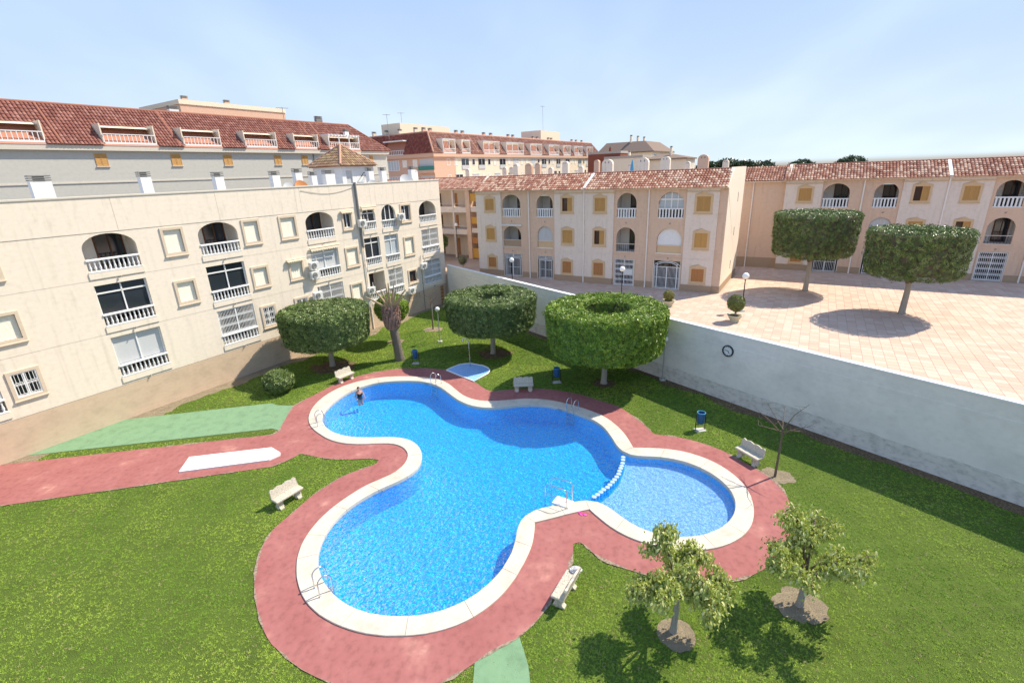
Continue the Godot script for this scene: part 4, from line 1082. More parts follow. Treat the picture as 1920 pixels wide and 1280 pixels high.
# ---------------------------------------------------------------- the three-storey tan block (and its neighbour beyond the passage)
func row_block(A: Transform3D, label: String, photo: bool) -> Node3D:
	var o := thing("apartment_block", label, "building", A)
	var W := 23.8; var EV := 8.30
	var strips := [[0.0, 3.0, 0], [3.0, 8.87, 1], [8.87, 14.65, 0], [14.65, 20.75, 1], [20.75, 23.2, 0], [23.2, 23.8, 1]]
	var arches := [
		[3.10, 5.15, 5.92, 8.02, 0.85], [6.94, 8.67, 5.92, 7.98, 0.85], [14.90, 16.62, 5.96, 8.03, 0.85], [18.48, 20.54, 5.97, 8.05, 0.95],
		[3.11, 5.15, 3.00, 5.03, 0.85], [7.0, 8.62, 3.04, 5.08, 0.80], [14.92, 16.62, 3.04, 5.16, 0.85], [18.5, 20.55, 3.08, 5.16, 1.0]]
	var doors := [[3.12, 5.13, 0.02, 2.32], [7.0, 8.66, 0.02, 2.28], [14.85, 16.64, 0.02, 2.40], [18.40, 20.62, 0.02, 2.45]]
	var wins := [[1.0, 2.35, 6.36, 7.81, 0, false], [9.53, 10.86, 6.33, 7.84, 2, false], [12.72, 14.02, 6.34, 7.81, 0, false], [21.38, 22.76, 6.39, 7.87, 0, false],
		[1.02, 2.31, 3.48, 4.94, 0, false], [9.56, 10.90, 3.44, 4.95, 0, false], [12.72, 14.0, 3.45, 5.0, 2, false], [21.44, 22.75, 3.53, 5.01, 1, false],
		[1.08, 2.33, 0.66, 2.0, 0, true], [9.55, 10.79, 0.62, 2.04, 0, true], [12.71, 13.97, 0.62, 2.1, 0, true], [21.40, 22.72, 0.71, 2.1, 1, true]]
	for s in strips:
		var z := 0.10 if s[2] == 0 else 0.0
		var hs := []
		for h in arches + doors:
			if h[0] > s[0] and h[1] < s[1]: hs.append(h)
		for w in wins:
			if w[0] > s[0] and w[1] < s[1]: hs.append([w[0] + 0.15, w[1] - 0.15, w[2] + 0.15, w[3] - 0.15])
		var b := MB.new()
		# two leaves of wall with a shallow groove at the storey line
		var low := []; var high := []
		for h in hs:
			if h[2] < 2.5: low.append(h)
			else: high.append(h)
		wall_mesh(b, s[0], s[1], 0.0, 2.73, low, z)
		wall_mesh(b, s[0], s[1], 2.75, EV, high, z)
		b.quad(Vector3(s[0], 2.73, z - 0.02), Vector3(s[1], 2.73, z - 0.02), Vector3(s[1], 2.75, z - 0.02), Vector3(s[0], 2.75, z - 0.02))
		for u in [s[0], s[1]]:
			b.quad(Vector3(u, 0, z), Vector3(u, 0, -0.2), Vector3(u, EV, -0.2), Vector3(u, EV, z))
		part("wall", b.mesh(), M.wall_pale if s[2] == 0 else M.wall_tan, o)
		# plinth
		var at: float = s[0]
		var p := MB.new()
		var cuts := []
		for d in doors:
			if d[0] > s[0] and d[1] < s[1]: cuts.append(d)
		for d in cuts:
			p.box(Vector3(at, 0, z - 0.05), Vector3(d[0] - 0.05, 0.56, z + 0.035))
			part("plinth", p.mesh(), M.plinth_a, o)
			p = MB.new()
			at = d[1] + 0.05
		p.box(Vector3(at, 0, z - 0.05), Vector3(s[1] + (0.035 if s[1] == W else 0.0), 0.56, z + 0.035))
		part("plinth", p.mesh(), M.plinth_a, o)
		if s[2] == 0 and s[0] < 20.0 or s[0] == 20.75:
			var c := MB.new()
			c.box(Vector3(s[0] - 0.05, 8.04, z), Vector3(s[1] + 0.05, 8.12, z + 0.05))
			part("moulding", c.mesh(), M.surround_a, o)
	for w in wins:
		shuttered_window(o, w[0], w[1], w[2], w[3], 0.10, w[4], w[5])
	var kinds := ["open", "open", "open", "glazed", "glass_rail", "closed", "open_rail", "blind"]
	for i in 8:
		var h: Array = arches[i]
		var l := loggia(o, h, 0.0, kinds[i], M.inside_wall)
		var mu: float = (h[0] + h[1]) / 2
		if i < 4:
			slat_rail(l, h[0] + 0.01, h[1] - 0.01, h[2], -0.06)
		match kinds[i]:
			"glazed":
				var g := MB.new()
				arch_fill(g, h[0] + 0.03, h[1] - 0.03, h[2] + 0.8, h[3] - 0.03, 0.92, -0.16)
				part("glazing", g.mesh(), M.glass_curtain, l)
				var fr := MB.new()
				for q in 5:
					var u: float = h[0] + (h[1] - h[0]) * q / 4.0
					var vt: float = h[3] - 0.95 + 0.95 * sqrt(maxf(0.0, 1.0 - pow((u - mu) / (h[1] - h[0]) * 2.0, 2.0)))
					var wd := 0.05 if q == 2 else 0.03
					fr.box(Vector3(u - wd, h[2] + 0.8, -0.17), Vector3(u + wd, maxf(vt, h[2] + 0.9), -0.11))
				fr.box(Vector3(h[0], h[3] - 0.62, -0.17), Vector3(h[1], h[3] - 0.50, -0.10))
				part("glazing_bar", fr.mesh(), M.white_paint, l)
			"glass_rail", "open_rail":
				var fr := MB.new()
				fr.box(Vector3(h[0], h[2] + 0.66, -0.1), Vector3(h[1], h[2] + 0.71, -0.05))
				fr.box(Vector3(h[0], h[2] - 0.04, -0.16), Vector3(h[1], h[2] + 0.03, 0.05))
				part("rail", fr.mesh(), M.gutter, l)
				if kinds[i] == "glass_rail":
					var g := MB.new()
					g.box(Vector3(h[0] + 0.02, h[2] + 0.03, -0.09), Vector3(h[1] - 0.02, h[2] + 0.66, -0.07))
					part("panel", g.mesh(), M.plinth_a, l)
				else:
					var g := MB.new()
					for q in 9:
						g.box(Vector3(h[0] + (q + 0.5) * 0.19, h[2] + 0.03, -0.09), Vector3(h[0] + (q + 0.5) * 0.19 + 0.02, h[2] + 0.66, -0.07))
					part("bars", g.mesh(), M.dark_metal, l)
			"closed", "blind":
				var g := MB.new()
				arch_fill(g, h[0] + 0.02, h[1] - 0.02, h[2] + 0.66, h[3] - 0.02, h[4], -0.15)
				part("screen", g.mesh(), M.curtain if kinds[i] == "closed" else M.white_plaster, l)
				var fr := MB.new()
				fr.box(Vector3(h[0], h[2] + 0.62, -0.17), Vector3(h[1], h[2] + 0.70, -0.08))
				if kinds[i] == "closed":
					fr.box(Vector3(mu - 0.02, h[2] + 0.66, -0.14), Vector3(mu + 0.02, h[3] - 0.1, -0.12))
				part("rail", fr.mesh(), M.gutter, l)
				var pn := MB.new()
				pn.box(Vector3(h[0] + 0.01, h[2] + 0.02, -0.15), Vector3(h[1] - 0.01, h[2] + 0.62, -0.1))
				part("panel", pn.mesh(), M.surround_a, l)
				var sill := MB.new()
				sill.box(Vector3(h[0] - 0.04, h[2] - 0.05, -0.15), Vector3(h[1] + 0.04, h[2] + 0.02, 0.05))
				part("sill", sill.mesh(), M.pipe_white, l)
		wall_lamp(o, mu, h[2] - 0.42, 0.0)
	# awning box over one arch, roller box in another
	var aw := MB.new()
	aw.box(Vector3(2.95, 5.05, 0.0), Vector3(5.3, 5.2, 0.16))
	part("awning_box", aw.mesh(), M.machine_white, o)
	aw = MB.new()
	aw.box(Vector3(7.2, 7.86, -0.18), Vector3(8.4, 8.0, -0.02))
	part("roller_box", aw.mesh(), M.machine_white, o)
	for i in 4:
		var d: Array = doors[i]
		var r := MB.new()
		recess_mesh(r, d[0] - 0.12, d[1] + 0.12, 0.02, d[3] + 0.08, -0.2, -1.3)
		var e := part("entrance", r.mesh(), M.inside_wall, o)
		var fr := MB.new()
		fr.box(Vector3(d[0] - 0.07, 0, -0.2), Vector3(d[0], d[3] + 0.05, 0.06))
		fr.box(Vector3(d[1], 0, -0.2), Vector3(d[1] + 0.07, d[3] + 0.05, 0.06))
		part("jamb", fr.mesh(), M.gutter, e)
		var gd := MB.new()
		gd.box(Vector3(d[0] - 0.1, 0.03, -0.86), Vector3(d[1] + 0.1, d[3] + 0.06, -0.83))
		part("glass_door", gd.mesh(), M.glass_dark, e)
		gd = MB.new()
		ring_box(gd, d[0] - 0.1, (d[0] + d[1]) / 2, 0.03, d[3] + 0.05, 0.07, -0.83, -0.79)
		ring_box(gd, (d[0] + d[1]) / 2, d[1] + 0.1, 0.03, d[3] + 0.05, 0.07, -0.825, -0.785)
		part("door_frame", gd.mesh(), M.inside_wood, e)
		if i == 3:
			grille(e, d[0] + 0.02, d[1] - 0.02, 0.04, 1.95, -0.02, 0.10, "gate")
			var ar := MB.new()
			for rr in [1.0, 0.78]:
				var pts := []
				for q in 13:
					var t := PI - PI * q / 12.0
					pts.append(Vector3((d[0] + d[1]) / 2 + cos(t) * (d[1] - d[0]) / 2 * rr, 1.95 + sin(t) * 0.46 * rr, 0.0))
				ar.tube(pts, 0.028, 6)
			for q in [0.12, 0.88]:
				var uu: float = lerpf(d[0], d[1], q)
				ar.box(Vector3(uu - 0.03, 0.05, -0.01), Vector3(uu + 0.03, 2.2, 0.03))
			part("gate_arch", ar.mesh(), M.white_paint, e)
		elif i == 2:
			grille(e, d[0] + 0.02, d[1] - 0.02, 0.04, d[3] - 0.02, -0.02, 0.12, "gate", true)
			if photo:
				var sg := MB.new()
				sg.box(Vector3(15.70, 1.02, 0.03), Vector3(16.55, 1.52, 0.05))
				part("notice", sg.mesh(), M.machine_white, e)
		else:
			grille(e, d[0] + 0.12, d[1] - 0.12, 0.04, d[3] - 0.42, -0.02, 0.13, "gate")
			grille(e, d[0] + 0.02, d[1] - 0.02, d[3] - 0.38, d[3] - 0.02, -0.10, 0.09, "transom_grille")
	for u in [6.12, 11.86, 17.68]:
		drain_pipe(o, u, 0.0, EV, 0.16 if u == 11.86 else 0.07, M.pipe_white, 0.06)
	# gutter, roof slope, ridge, flat roof behind
	var gt := MB.new()
	gt.box(Vector3(-0.28, EV - 0.02, -0.1), Vector3(W - 0.02, EV + 0.05, 0.22))
	gt.cbox(Vector3(-0.28, EV + 0.05, 0.12), Vector3(W - 0.02, EV + 0.16, 0.30), 0.02)
	part("gutter", gt.mesh(), M.gutter, o)
	var slope := MB.new()
	slope.quad(Vector3(-0.25, EV + 0.05, 0.25), Vector3(W, EV + 0.05, 0.25), Vector3(W, 9.62, -2.2), Vector3(-0.25, 9.62, -2.2))
	var rf := part("roof", slope.mesh(), M.roof_under, o)
	var dn := Vector3(0, EV + 0.10 - 9.66, 2.5)
	tile_slope(rf, Vector3(-0.25, 9.64, -2.2), Vector3.RIGHT, dn, W + 0.2, dn.length() + 0.05, 0.235, 0.34,
		[Vector3(0.46, 0.21, 0.14), Vector3(0.60, 0.34, 0.24), Vector3(0.36, 0.15, 0.10), Vector3(0.70, 0.48, 0.35)], 296 if photo else 0,
		{"skip": [[11.96, 12.24, -1.0]]})
	var rd := MB.new()
	for i in 60:
		rd.tube([Vector3(-0.25 + i * 0.4, 9.66, -2.22), Vector3(-0.25 + i * 0.4 + 0.42, 9.67, -2.22)], [0.11, 0.13], 8)
	part("ridge_tiles", rd.mesh(), M.tile_a2, o)
	var fl := MB.new()
	fl.box(Vector3(11.72, EV + 0.08, 0.0), Vector3(11.98, EV + 0.10, 0.2))
	fl.quad(Vector3(11.74, EV + 0.22, 0.22), Vector3(11.98, EV + 0.22, 0.22), Vector3(11.98, 9.76, -2.2), Vector3(11.74, 9.76, -2.2))
	fl.quad(Vector3(11.98, EV + 0.1, 0.22), Vector3(11.98, 9.6, -2.2), Vector3(11.98, 9.76, -2.2), Vector3(11.98, EV + 0.22, 0.22))
	part("party_wall_cap", fl.mesh(), M.white_plaster, o)
	var fr2 := MB.new()
	fr2.box(Vector3(0, 9.0, -9.0), Vector3(W - 0.25, 9.05, -2.2))
	part("flat_roof", fr2.mesh(), M.roof_flat, o)
	var pa := MB.new()
	pa.box(Vector3(0, 9.05, -2.45), Vector3(W - 0.25, 9.72, -2.28))
	pa.box(Vector3(0, 9.05, -9.0), Vector3(W - 0.25, 9.72, -8.82))
	part("roof_parapet", pa.mesh(), M.wall_grey, o)
	# end walls with the raked gable
	for e in [[W, true], [0.0, false]]:
		var u: float = e[0]
		var g := MB.new()
		var x0 := u - 0.25 if e[1] else u; var x1 := u if e[1] else u + 0.25
		var prof := [Vector2(-9.0, 0), Vector2(0.0, 0), Vector2(0.0, EV + 0.0), Vector2(0.34, EV + 0.08), Vector2(-2.2, 9.80), Vector2(-9.0, 9.80)]
		for i in range(1, prof.size() - 1):
			for x in [x0, x1]:
				g.tri(Vector3(x, prof[0].y, prof[0].x), Vector3(x, prof[i].y, prof[i].x), Vector3(x, prof[i + 1].y, prof[i + 1].x))
		for i in range(2, prof.size()):
			var p: Vector2 = prof[i]; var q: Vector2 = prof[(i + 1) % prof.size()]
			g.quad(Vector3(x0, p.y, p.x), Vector3(x1, p.y, p.x), Vector3(x1, q.y, q.x), Vector3(x0, q.y, q.x))
		part("gable_wall", g.mesh(), M.wall_cream, o)
		if e[1]:
			var sl := MB.new()
			for q in [[6.95, 7.73, 5.65], [4.07, 4.79, 5.32], [1.15, 1.88, 5.2]]:
				sl.box(Vector3(W - 0.03, q[0], -q[2] - 0.12), Vector3(W + 0.006, q[1], -q[2] + 0.12))
			part("slit_window", sl.mesh(), M.glass_dark, o)
			var pl := MB.new()
			pl.box(Vector3(W, 0, -9.0), Vector3(W + 0.035, 0.56, 0.0))
			part("plinth", pl.mesh(), M.plinth_a, o)
	var bk := MB.new()
	bk.quad(Vector3(W, 0, -9), Vector3(0, 0, -9), Vector3(0, 9.72, -9), Vector3(W, 9.72, -9))
	part("back_wall", bk.mesh(), M.wall_cream, o)
	# chimneys along the roof terrace
	if not photo:
		return o
	for c in [[-3.3, 0.7], [1.3, 0.6], [2.9, 0.8], [4.0, 0.6], [7.2, 0.65], [10.6, 0.5], [11.7, 1.1], [15.2, 1.1], [17.3, 0.85], [20.6, 0.9]]:
		if c[0] < 0: continue
		chimney(o, Vector3(c[0], 9.05, -6.0), c[1], 1.85, M.wall_pink if int(c[0]) % 2 == 0 else M.wall_pale, true)
	for c in [4.9, 8.4, 13.6, 19.0, 22.3]:
		chimney(o, Vector3(c, 9.05, -7.2), 0.5, 1.35, M.wall_pale, true)
	return o

# ---------------------------------------------------------------- the cream block on the left
var baluster: ArrayMesh
func balustrade(parent: Node3D, u0: float, u1: float, v0: float, v1: float, z: float) -> void:
	if baluster == null:
		var p := MB.new()
		p.lathe([Vector2(0.055, 0.0), Vector2(0.055, 0.06), Vector2(0.03, 0.10), Vector2(0.062, 0.28), Vector2(0.05, 0.40), Vector2(0.03, 0.62), Vector2(0.05, 0.82), Vector2(0.03, 0.88), Vector2(0.055, 0.94), Vector2(0.055, 1.0)], 8)
		baluster = p.mesh()
	var b := MB.new()
	b.cbox(Vector3(u0 - 0.04, v1 - 0.09, z - 0.09), Vector3(u1 + 0.04, v1, z + 0.1), 0.015)
	b.box(Vector3(u0 - 0.04, v0, z - 0.09), Vector3(u1 + 0.04, v0 + 0.06, z + 0.10))
	var o := part("balustrade", b.mesh(), M.white_paint, parent)
	var n := maxi(4, int(round((u1 - u0) / 0.225)))
	var h := v1 - v0 - 0.15
	for i in n:
		part("baluster", baluster, M.white_paint, o, Transform3D(Basis.from_scale(Vector3(1.05, h, 1.05)), Vector3(u0 + (i + 0.5) * (u1 - u0) / n, v0 + 0.06, z)))

func roller_window(parent: Node3D, u0: float, u1: float, v0: float, v1: float, kind: String) -> MeshInstance3D:
	var b := MB.new()
	ring_box(b, u0, u1, v0, v1, 0.15, -0.02, 0.06)
	b.cbox(Vector3(u0 - 0.04, v0 - 0.06, -0.02), Vector3(u1 + 0.04, v0, 0.1), 0.01)
	var o := part("window", b.mesh(), M.surround_b, parent)
	var a0 := u0 + 0.15; var a1 := u1 - 0.15; var c0 := v0 + 0.15; var c1 := v1 - 0.15
	var g := MB.new()
	if kind == "shut" or kind == "half":
		var low := c0 if kind == "shut" else lerpf(c0, c1, 0.5)
		var n := int((c1 - low) / 0.055)
		for i in n:
			var v := low + (c1 - low) * i / n; var dv := (c1 - low) / n
			g.quad(Vector3(a0, v, -0.085), Vector3(a1, v, -0.085), Vector3(a1, v + dv * 0.5, -0.072), Vector3(a0, v + dv * 0.5, -0.072))
			g.quad(Vector3(a0, v + dv * 0.5, -0.072), Vector3(a1, v + dv * 0.5, -0.072), Vector3(a1, v + dv, -0.085), Vector3(a0, v + dv, -0.085))
		part("roller_shutter", g.mesh(), M.shutter_cream, o)
	if kind != "shut":
		var fr := MB.new()
		ring_box(fr, a0, a1, c0, c1, 0.06, -0.16, -0.11)
		fr.box(Vector3((a0 + a1) / 2 - 0.04, c0 + 0.06, -0.155), Vector3((a0 + a1) / 2 + 0.04, c1 - 0.06, -0.115))
		part("casement", fr.mesh(), M.inside_wood if kind == "brown" else M.white_paint, o)
		var gl := MB.new()
		gl.box(Vector3(a0, c0, -0.15), Vector3(a1, c1, -0.14))
		part("pane", gl.mesh(), M.glass_dark, o)
	if kind == "grille":
		grille(o, a0, a1, c0, c1, 0.0, 0.13, "window_grille", true)
	return o

func cream_block(T: Transform3D) -> Node3D:
	var o := thing("apartment_house", "cream rendered apartment house with white balustraded balconies along the lawn", "building", T)
	# openings of the part in the photograph; the same bay pattern runs on to the left
	var bal := []      # [u0, u1, v0, v1, rise, closing]
	var win := []      # [u0, u1, v0, v1, kind]
	for r in [[-12.0, -9.42, 8.66, 10.68, 0.75, "open"], [-6.40, -4.88, 8.76, 10.62, 0.70, "white_door"], [-4.16, -2.40, 8.69, 10.72, 0.90, "tall_glass"], [0.78, 3.30, 8.66, 10.70, 0.95, "open"],
		[-12.0, -9.38, 5.60, 7.95, 0.0, "curtain"], [-6.52, -4.74, 5.66, 8.08, 0.0, "dark_glass"], [-4.16, -2.40, 5.56, 8.06, 0.0, "pale_glass"], [0.82, 3.36, 5.58, 8.00, 0.0, "grille"],
		[-11.95, -9.40, 2.54, 4.95, 0.0, "grille"], [-6.50, -4.64, 2.53, 5.0, 0.0, "open"], [-4.19, -2.30, 2.54, 4.94, 0.0, "grille"], [0.68, 3.36, 2.56, 4.94, 0.0, "grille_white"]]:
		bal.append(r)
	for r in [[-14.22, -12.76, 8.98, 10.66, "shut"], [-8.55, -7.45, 9.04, 10.54, "open"], [-1.80, -0.32, 8.98, 10.66, "open"],
		[-14.10, -12.80, 5.90, 7.44, "shut"], [-8.72, -7.28, 5.95, 7.62, "shut"], [-1.76, -0.30, 5.84, 7.65, "shut"],
		[-16.9, -15.72, 2.92, 4.57, "grille"], [-14.13, -12.87, 3.0, 4.54, "grille"], [-8.68, -7.34, 2.95, 4.54, "shut"], [-1.62, -0.34, 3.08, 4.45, "brown"]]:
		win.append(r)
	# bays beyond the left edge of the photograph
	for k in [-16.5, -30.0]:
		for r in [[0.0, 2.55, 8.66, 10.68, 0.75, "open"], [0.0, 2.55, 5.60, 7.95, 0.0, "dark_glass"], [0.0, 2.55, 2.54, 4.95, 0.0, "grille"]]:
			bal.append([r[0] + k - 3.4, r[1] + k - 3.4, r[2], r[3], r[4], r[5]])
			bal.append([r[0] + k - 9.4, r[1] + k - 9.4, r[2], r[3], r[4], "curtain" if r[5] == "grille" else r[5]])
		for r in [[8.98, 10.66, "shut"], [5.90, 7.44, "shut"], [2.95, 4.5, "grille"]]:
			if k == -16.5 and r[0] < 3.0: continue
			win.append([k - 0.5, k + 0.8, r[0], r[1], r[2]])
			win.append([k - 5.5, k - 4.2, r[0], r[1], r[2]])
	var holes := []
	for h in bal: holes.append([h[0], h[1], h[2], h[3], h[4]])
	for w in win: holes.append([w[0] + 0.13, w[1] - 0.13, w[2] + 0.13, w[3] - 0.13])
	var U0 := -46.0; var U1 := 4.08
	var storeys := [2.05, 5.2, 8.25, 10.76]
	for s in 3:
		var hs := []
		for h in holes:
			if h[2] >= storeys[s] - 0.05 and h[2] < storeys[s + 1] - 0.5: hs.append(h)
		var b := MB.new()
		wall_mesh(b, U0, U1, storeys[s], storeys[s + 1] - 0.015, hs, 0.0)
		b.quad(Vector3(U0, storeys[s + 1] - 0.015, -0.015), Vector3(U1, storeys[s + 1] - 0.015, -0.015), Vector3(U1, storeys[s + 1], -0.015), Vector3(U0, storeys[s + 1], -0.015))
		part("wall", b.mesh(), M.wall_b, o)
	# parapet panels divided by narrow joints
	var joints := [-46.0, -38.0, -30.5, -24.0, -18.3, -12.5, -12.1, -9.4, -6.75, -5.2, -4.6, -2.45, 0.75, 4.08]
	for i in joints.size() - 1:
		var b := MB.new()
		b.box(Vector3(joints[i] + 0.008, 10.77, -0.25), Vector3(joints[i + 1] - 0.008, 12.58, 0.02))
		part("parapet_panel", b.mesh(), M.wall_b, o)
	var cp := MB.new()
	cp.box(Vector3(U0, 10.76, -0.22), Vector3(U1 - 0.02, 12.55, -0.01))
	part("parapet_core", cp.mesh(), M.wall_b, o)
	cp = MB.new()
	cp.cbox(Vector3(U0, 12.58, -0.32), Vector3(U1 + 0.04, 12.67, 0.06), 0.015)
	cp.cbox(Vector3(U1 - 0.3, 12.58, -11.0), Vector3(U1 + 0.04, 12.67, -0.32), 0.015)
	part("parapet_coping", cp.mesh(), M.coping_b, o)
	# plinth, side wall, roof
	var pl := MB.new()
	wall_mesh(pl, U0, U1 + 0.05, -0.05, 2.05, [[2.93, 3.56, -0.0, 1.90], [-2.0, -0.28, 1.50, 1.92]], 0.04)
	part("plinth", pl.mesh(), M.plinth_b, o)
	var dd := MB.new()
	dd.box(Vector3(2.9, 0.0, -0.16), Vector3(3.6, 1.95, -0.12))
	var cd := part("cellar_door", dd.mesh(), M.shutter_dark, o)
	var cg := MB.new()
	for i in 5:
		cg.box(Vector3(2.95, 0.2 + i * 0.36, -0.1), Vector3(3.54, 0.24 + i * 0.36, -0.08))
	part("grille", cg.mesh(), M.gutter, cd)
	var vt := MB.new()
	for i in 7:
		vt.box(Vector3(-1.98 + i * 0.245, 1.5, -0.05), Vector3(-1.78 + i * 0.245, 1.92, 0.0))
	vt.box(Vector3(-2.0, 1.5, -0.12), Vector3(-0.28, 1.92, -0.08))
	part("vent_blocks", vt.mesh(), M.plinth_b, o)
	var sw := MB.new()
	sw.quad(Vector3(U1, 0, 0.0), Vector3(U1, 0, -11), Vector3(U1, 12.58, -11), Vector3(U1, 12.58, 0.0))
	sw.quad(Vector3(U1, 0, -11), Vector3(U0, 0, -11), Vector3(U0, 11.6, -11), Vector3(U1, 11.6, -11))
	sw.quad(Vector3(U0, 0, -11), Vector3(U0, 0, 0.0), Vector3(U0, 12.58, 0.0), Vector3(U0, 12.58, -11))
	part("side_wall", sw.mesh(), M.wall_b, o)
	var rf := MB.new()
	rf.quad(Vector3(U0, 11.6, -0.2), Vector3(U1, 11.6, -0.2), Vector3(U1, 11.6, -11), Vector3(U0, 11.6, -11))
	part("roof", rf.mesh(), M.roof_flat, o)
	for w in win:
		var wo := roller_window(o, w[0], w[1], w[2], w[3], w[4])
		if w[0] == -8.55 or w[0] == -14.10:
			var aw := MB.new()
			var vv: float = w[3] + 0.02
			aw.tube([Vector3(w[0] - 0.15, vv, 0.13), Vector3(w[1] + 0.1, vv, 0.13)], 0.06, 8)
			aw.quad(Vector3(w[0] - 0.12, vv + 0.02, 0.05), Vector3(w[1] + 0.08, vv + 0.02, 0.05), Vector3(w[1] + 0.08, vv - 0.10, 0.26), Vector3(w[0] - 0.12, vv - 0.10, 0.26))
			for i in 8:
				var ua := lerpf(w[0] - 0.12, w[1] + 0.08, i / 8.0); var ub := lerpf(w[0] - 0.12, w[1] + 0.08, (i + 1) / 8.0)
				aw.tri(Vector3(ua, vv - 0.10, 0.262), Vector3((ua + ub) / 2, vv - 0.24, 0.265), Vector3(ub, vv - 0.10, 0.262))
			part("awning", aw.mesh(), M.awning, wo)
	for h in bal:
		var kind: String = h[5]
		var l := loggia(o, h, 0.0, kind, M.inside_wall)
		var rail_top: float = h[2] + 0.73
		balustrade(l, h[0] + 0.02, h[1] - 0.02, h[2], rail_top, -0.04)
		var mu: float = (h[0] + h[1]) / 2
		match kind:
			"curtain", "dark_glass", "pale_glass", "white_door", "tall_glass":
				var g := MB.new()
				arch_fill(g, h[0] + 0.02, h[1] - 0.02, rail_top, h[3] - 0.02, h[4], -0.19)
				part("glazing", g.mesh(), M.curtain if kind == "curtain" else M.glass_curtain if kind == "pale_glass" else M.glass_dark, l)
				var fr := MB.new()
				var nb := 3 if kind == "tall_glass" else 2
				for q in nb + 1:
					var u: float = lerpf(h[0] + 0.03, h[1] - 0.03, q / float(nb))
					var vt2: float = h[3] - 0.05
					if h[4] > 0.0:
						vt2 = h[3] - h[4] + h[4] * sqrt(maxf(0.0, 1.0 - pow((u - mu) / (h[1] - h[0]) * 2.0, 2.0)))
					fr.box(Vector3(u - 0.035, rail_top - 0.02, -0.185), Vector3(u + 0.035, maxf(vt2, rail_top + 0.2), -0.13))
				if kind != "tall_glass" and kind != "curtain":
					fr.box(Vector3(h[0] + 0.02, h[3] - 0.50, -0.183), Vector3(h[1] - 0.02, h[3] - 0.42, -0.13))
				part("glazing_bar", fr.mesh(), M.white_paint, l)
			"grille", "grille_white":
				grille(l, h[0] + 0.02, h[1] - 0.02, rail_top, h[3] - 0.02, -0.08, 0.10, "security_grille", true)
				if kind == "grille_white":
					var g := MB.new()
					g.box(Vector3(h[0] + 0.02, h[2] + 0.05, -0.30), Vector3(h[1] - 0.02, h[3] - 0.3, -0.28))
					part("curtain", g.mesh(), M.curtain, l)
		if h[0] == -12.0 and h[2] == 5.60 or h[0] == -6.40:
			# scalloped canvas awning rolled in above the balcony
			var aw := MB.new()
			var vv: float = h[3] + 0.02
			aw.tube([Vector3(h[0] - 0.1, vv + 0.05, 0.12), Vector3(h[1] + 0.1, vv + 0.05, 0.12)], 0.07, 8)
			for i in 12:
				var ua := lerpf(h[0] - 0.08, h[1] + 0.08, i / 12.0); var ub := lerpf(h[0] - 0.08, h[1] + 0.08, (i + 1) / 12.0)
				aw.quad(Vector3(ua, vv, 0.2), Vector3(ub, vv, 0.2), Vector3(ub, vv - 0.12, 0.23), Vector3(ua, vv - 0.12, 0.23))
				aw.tri(Vector3(ua, vv - 0.12, 0.23), Vector3((ua + ub) / 2, vv - 0.22, 0.24), Vector3(ub, vv - 0.12, 0.23))
			part("awning", aw.mesh(), M.awning, l)
		var lip := MB.new()
		lip.box(Vector3(h[0] - 0.06, h[2] - 0.34, -0.02), Vector3(h[1] + 0.06, h[2] - 0.002, 0.05))
		part("balcony_front", lip.mesh(), M.wall_b, l)
		wall_lamp(o, mu, h[2] - 0.40, 0.05)
	drain_pipe(o, -6.80, 7.4, 12.75, 0.12, M.pipe_grey, 0.10)
	drain_pipe(o, -6.80, 0.0, 7.4, 0.09, M.pipe_white, 0.05)
	drain_pipe(o, 0.30, 0.0, 5.6, 0.07, M.pipe_grey, 0.025)
	# cable slung along the parapet
	var cab := MB.new()
	var pts := []
	for i in 13:
		var t := i / 12.0
		pts.append(Vector3(lerpf(-12.0, -7.0, t), 12.35 - 0.35 * sin(PI * t) , 0.05))
	cab.tube(pts, 0.012, 5)
	part("cable", cab.mesh(), M.pipe_grey, o)
	# chimney stacks on the roof terrace
	for c in [[-12.2, 0.62, 2.2], [-10.2, 0.6, 2.35], [-8.8, 0.5, 2.1], [-7.2, 0.95, 2.2], [-2.6, 0.6, 2.35], [-1.0, 0.6, 2.35], [3.0, 0.55, 2.4], [-16.5, 0.6, 2.2], [-21.0, 0.6, 2.3], [-26.0, 0.9, 2.2]]:
		chimney(o, Vector3(c[0], 11.6, -2.5), c[1], c[2], M.white_plaster, false)
	chimney(o, Vector3(3.75, 11.6, -2.8), 0.5, 2.05, M.white_plaster, true)
	# stair house with a pyramid roof
	var H := MB.new()
	wall_mesh(H, -4.5, -0.7, 11.6, 14.25, [[-4.05, -3.35, 11.65, 13.75]], -4.0, 0.1)
	H.quad(Vector3(-4.5, 11.6, -8.0), Vector3(-4.5, 11.6, -4.0), Vector3(-4.5, 14.25, -4.0), Vector3(-4.5, 14.25, -8.0))
	H.quad(Vector3(-0.7, 11.6, -4.0), Vector3(-0.7, 11.6, -8.0), Vector3(-0.7, 14.25, -8.0), Vector3(-0.7, 14.25, -4.0))
	H.quad(Vector3(-0.7, 11.6, -8.0), Vector3(-4.5, 11.6, -8.0), Vector3(-4.5, 14.25, -8.0), Vector3(-0.7, 14.25, -8.0))
	var sh := part("stair_house", H.mesh(), M.white_plaster, o)
	var sd := MB.new()
	sd.box(Vector3(-4.1, 11.6, -4.12), Vector3(-3.3, 13.8, -4.09))
	part("door", sd.mesh(), M.grey_dish, sh)
	var apex := Vector3(-2.6, 16.0, -6.0)
	var E := [Vector3(-4.75, 14.22, -3.75), Vector3(-0.45, 14.22, -3.75), Vector3(-0.45, 14.22, -8.25), Vector3(-4.75, 14.22, -8.25)]
	var rp := MB.new()
	for i in 4:
		rp.tri(E[i], E[(i + 1) % 4], apex)
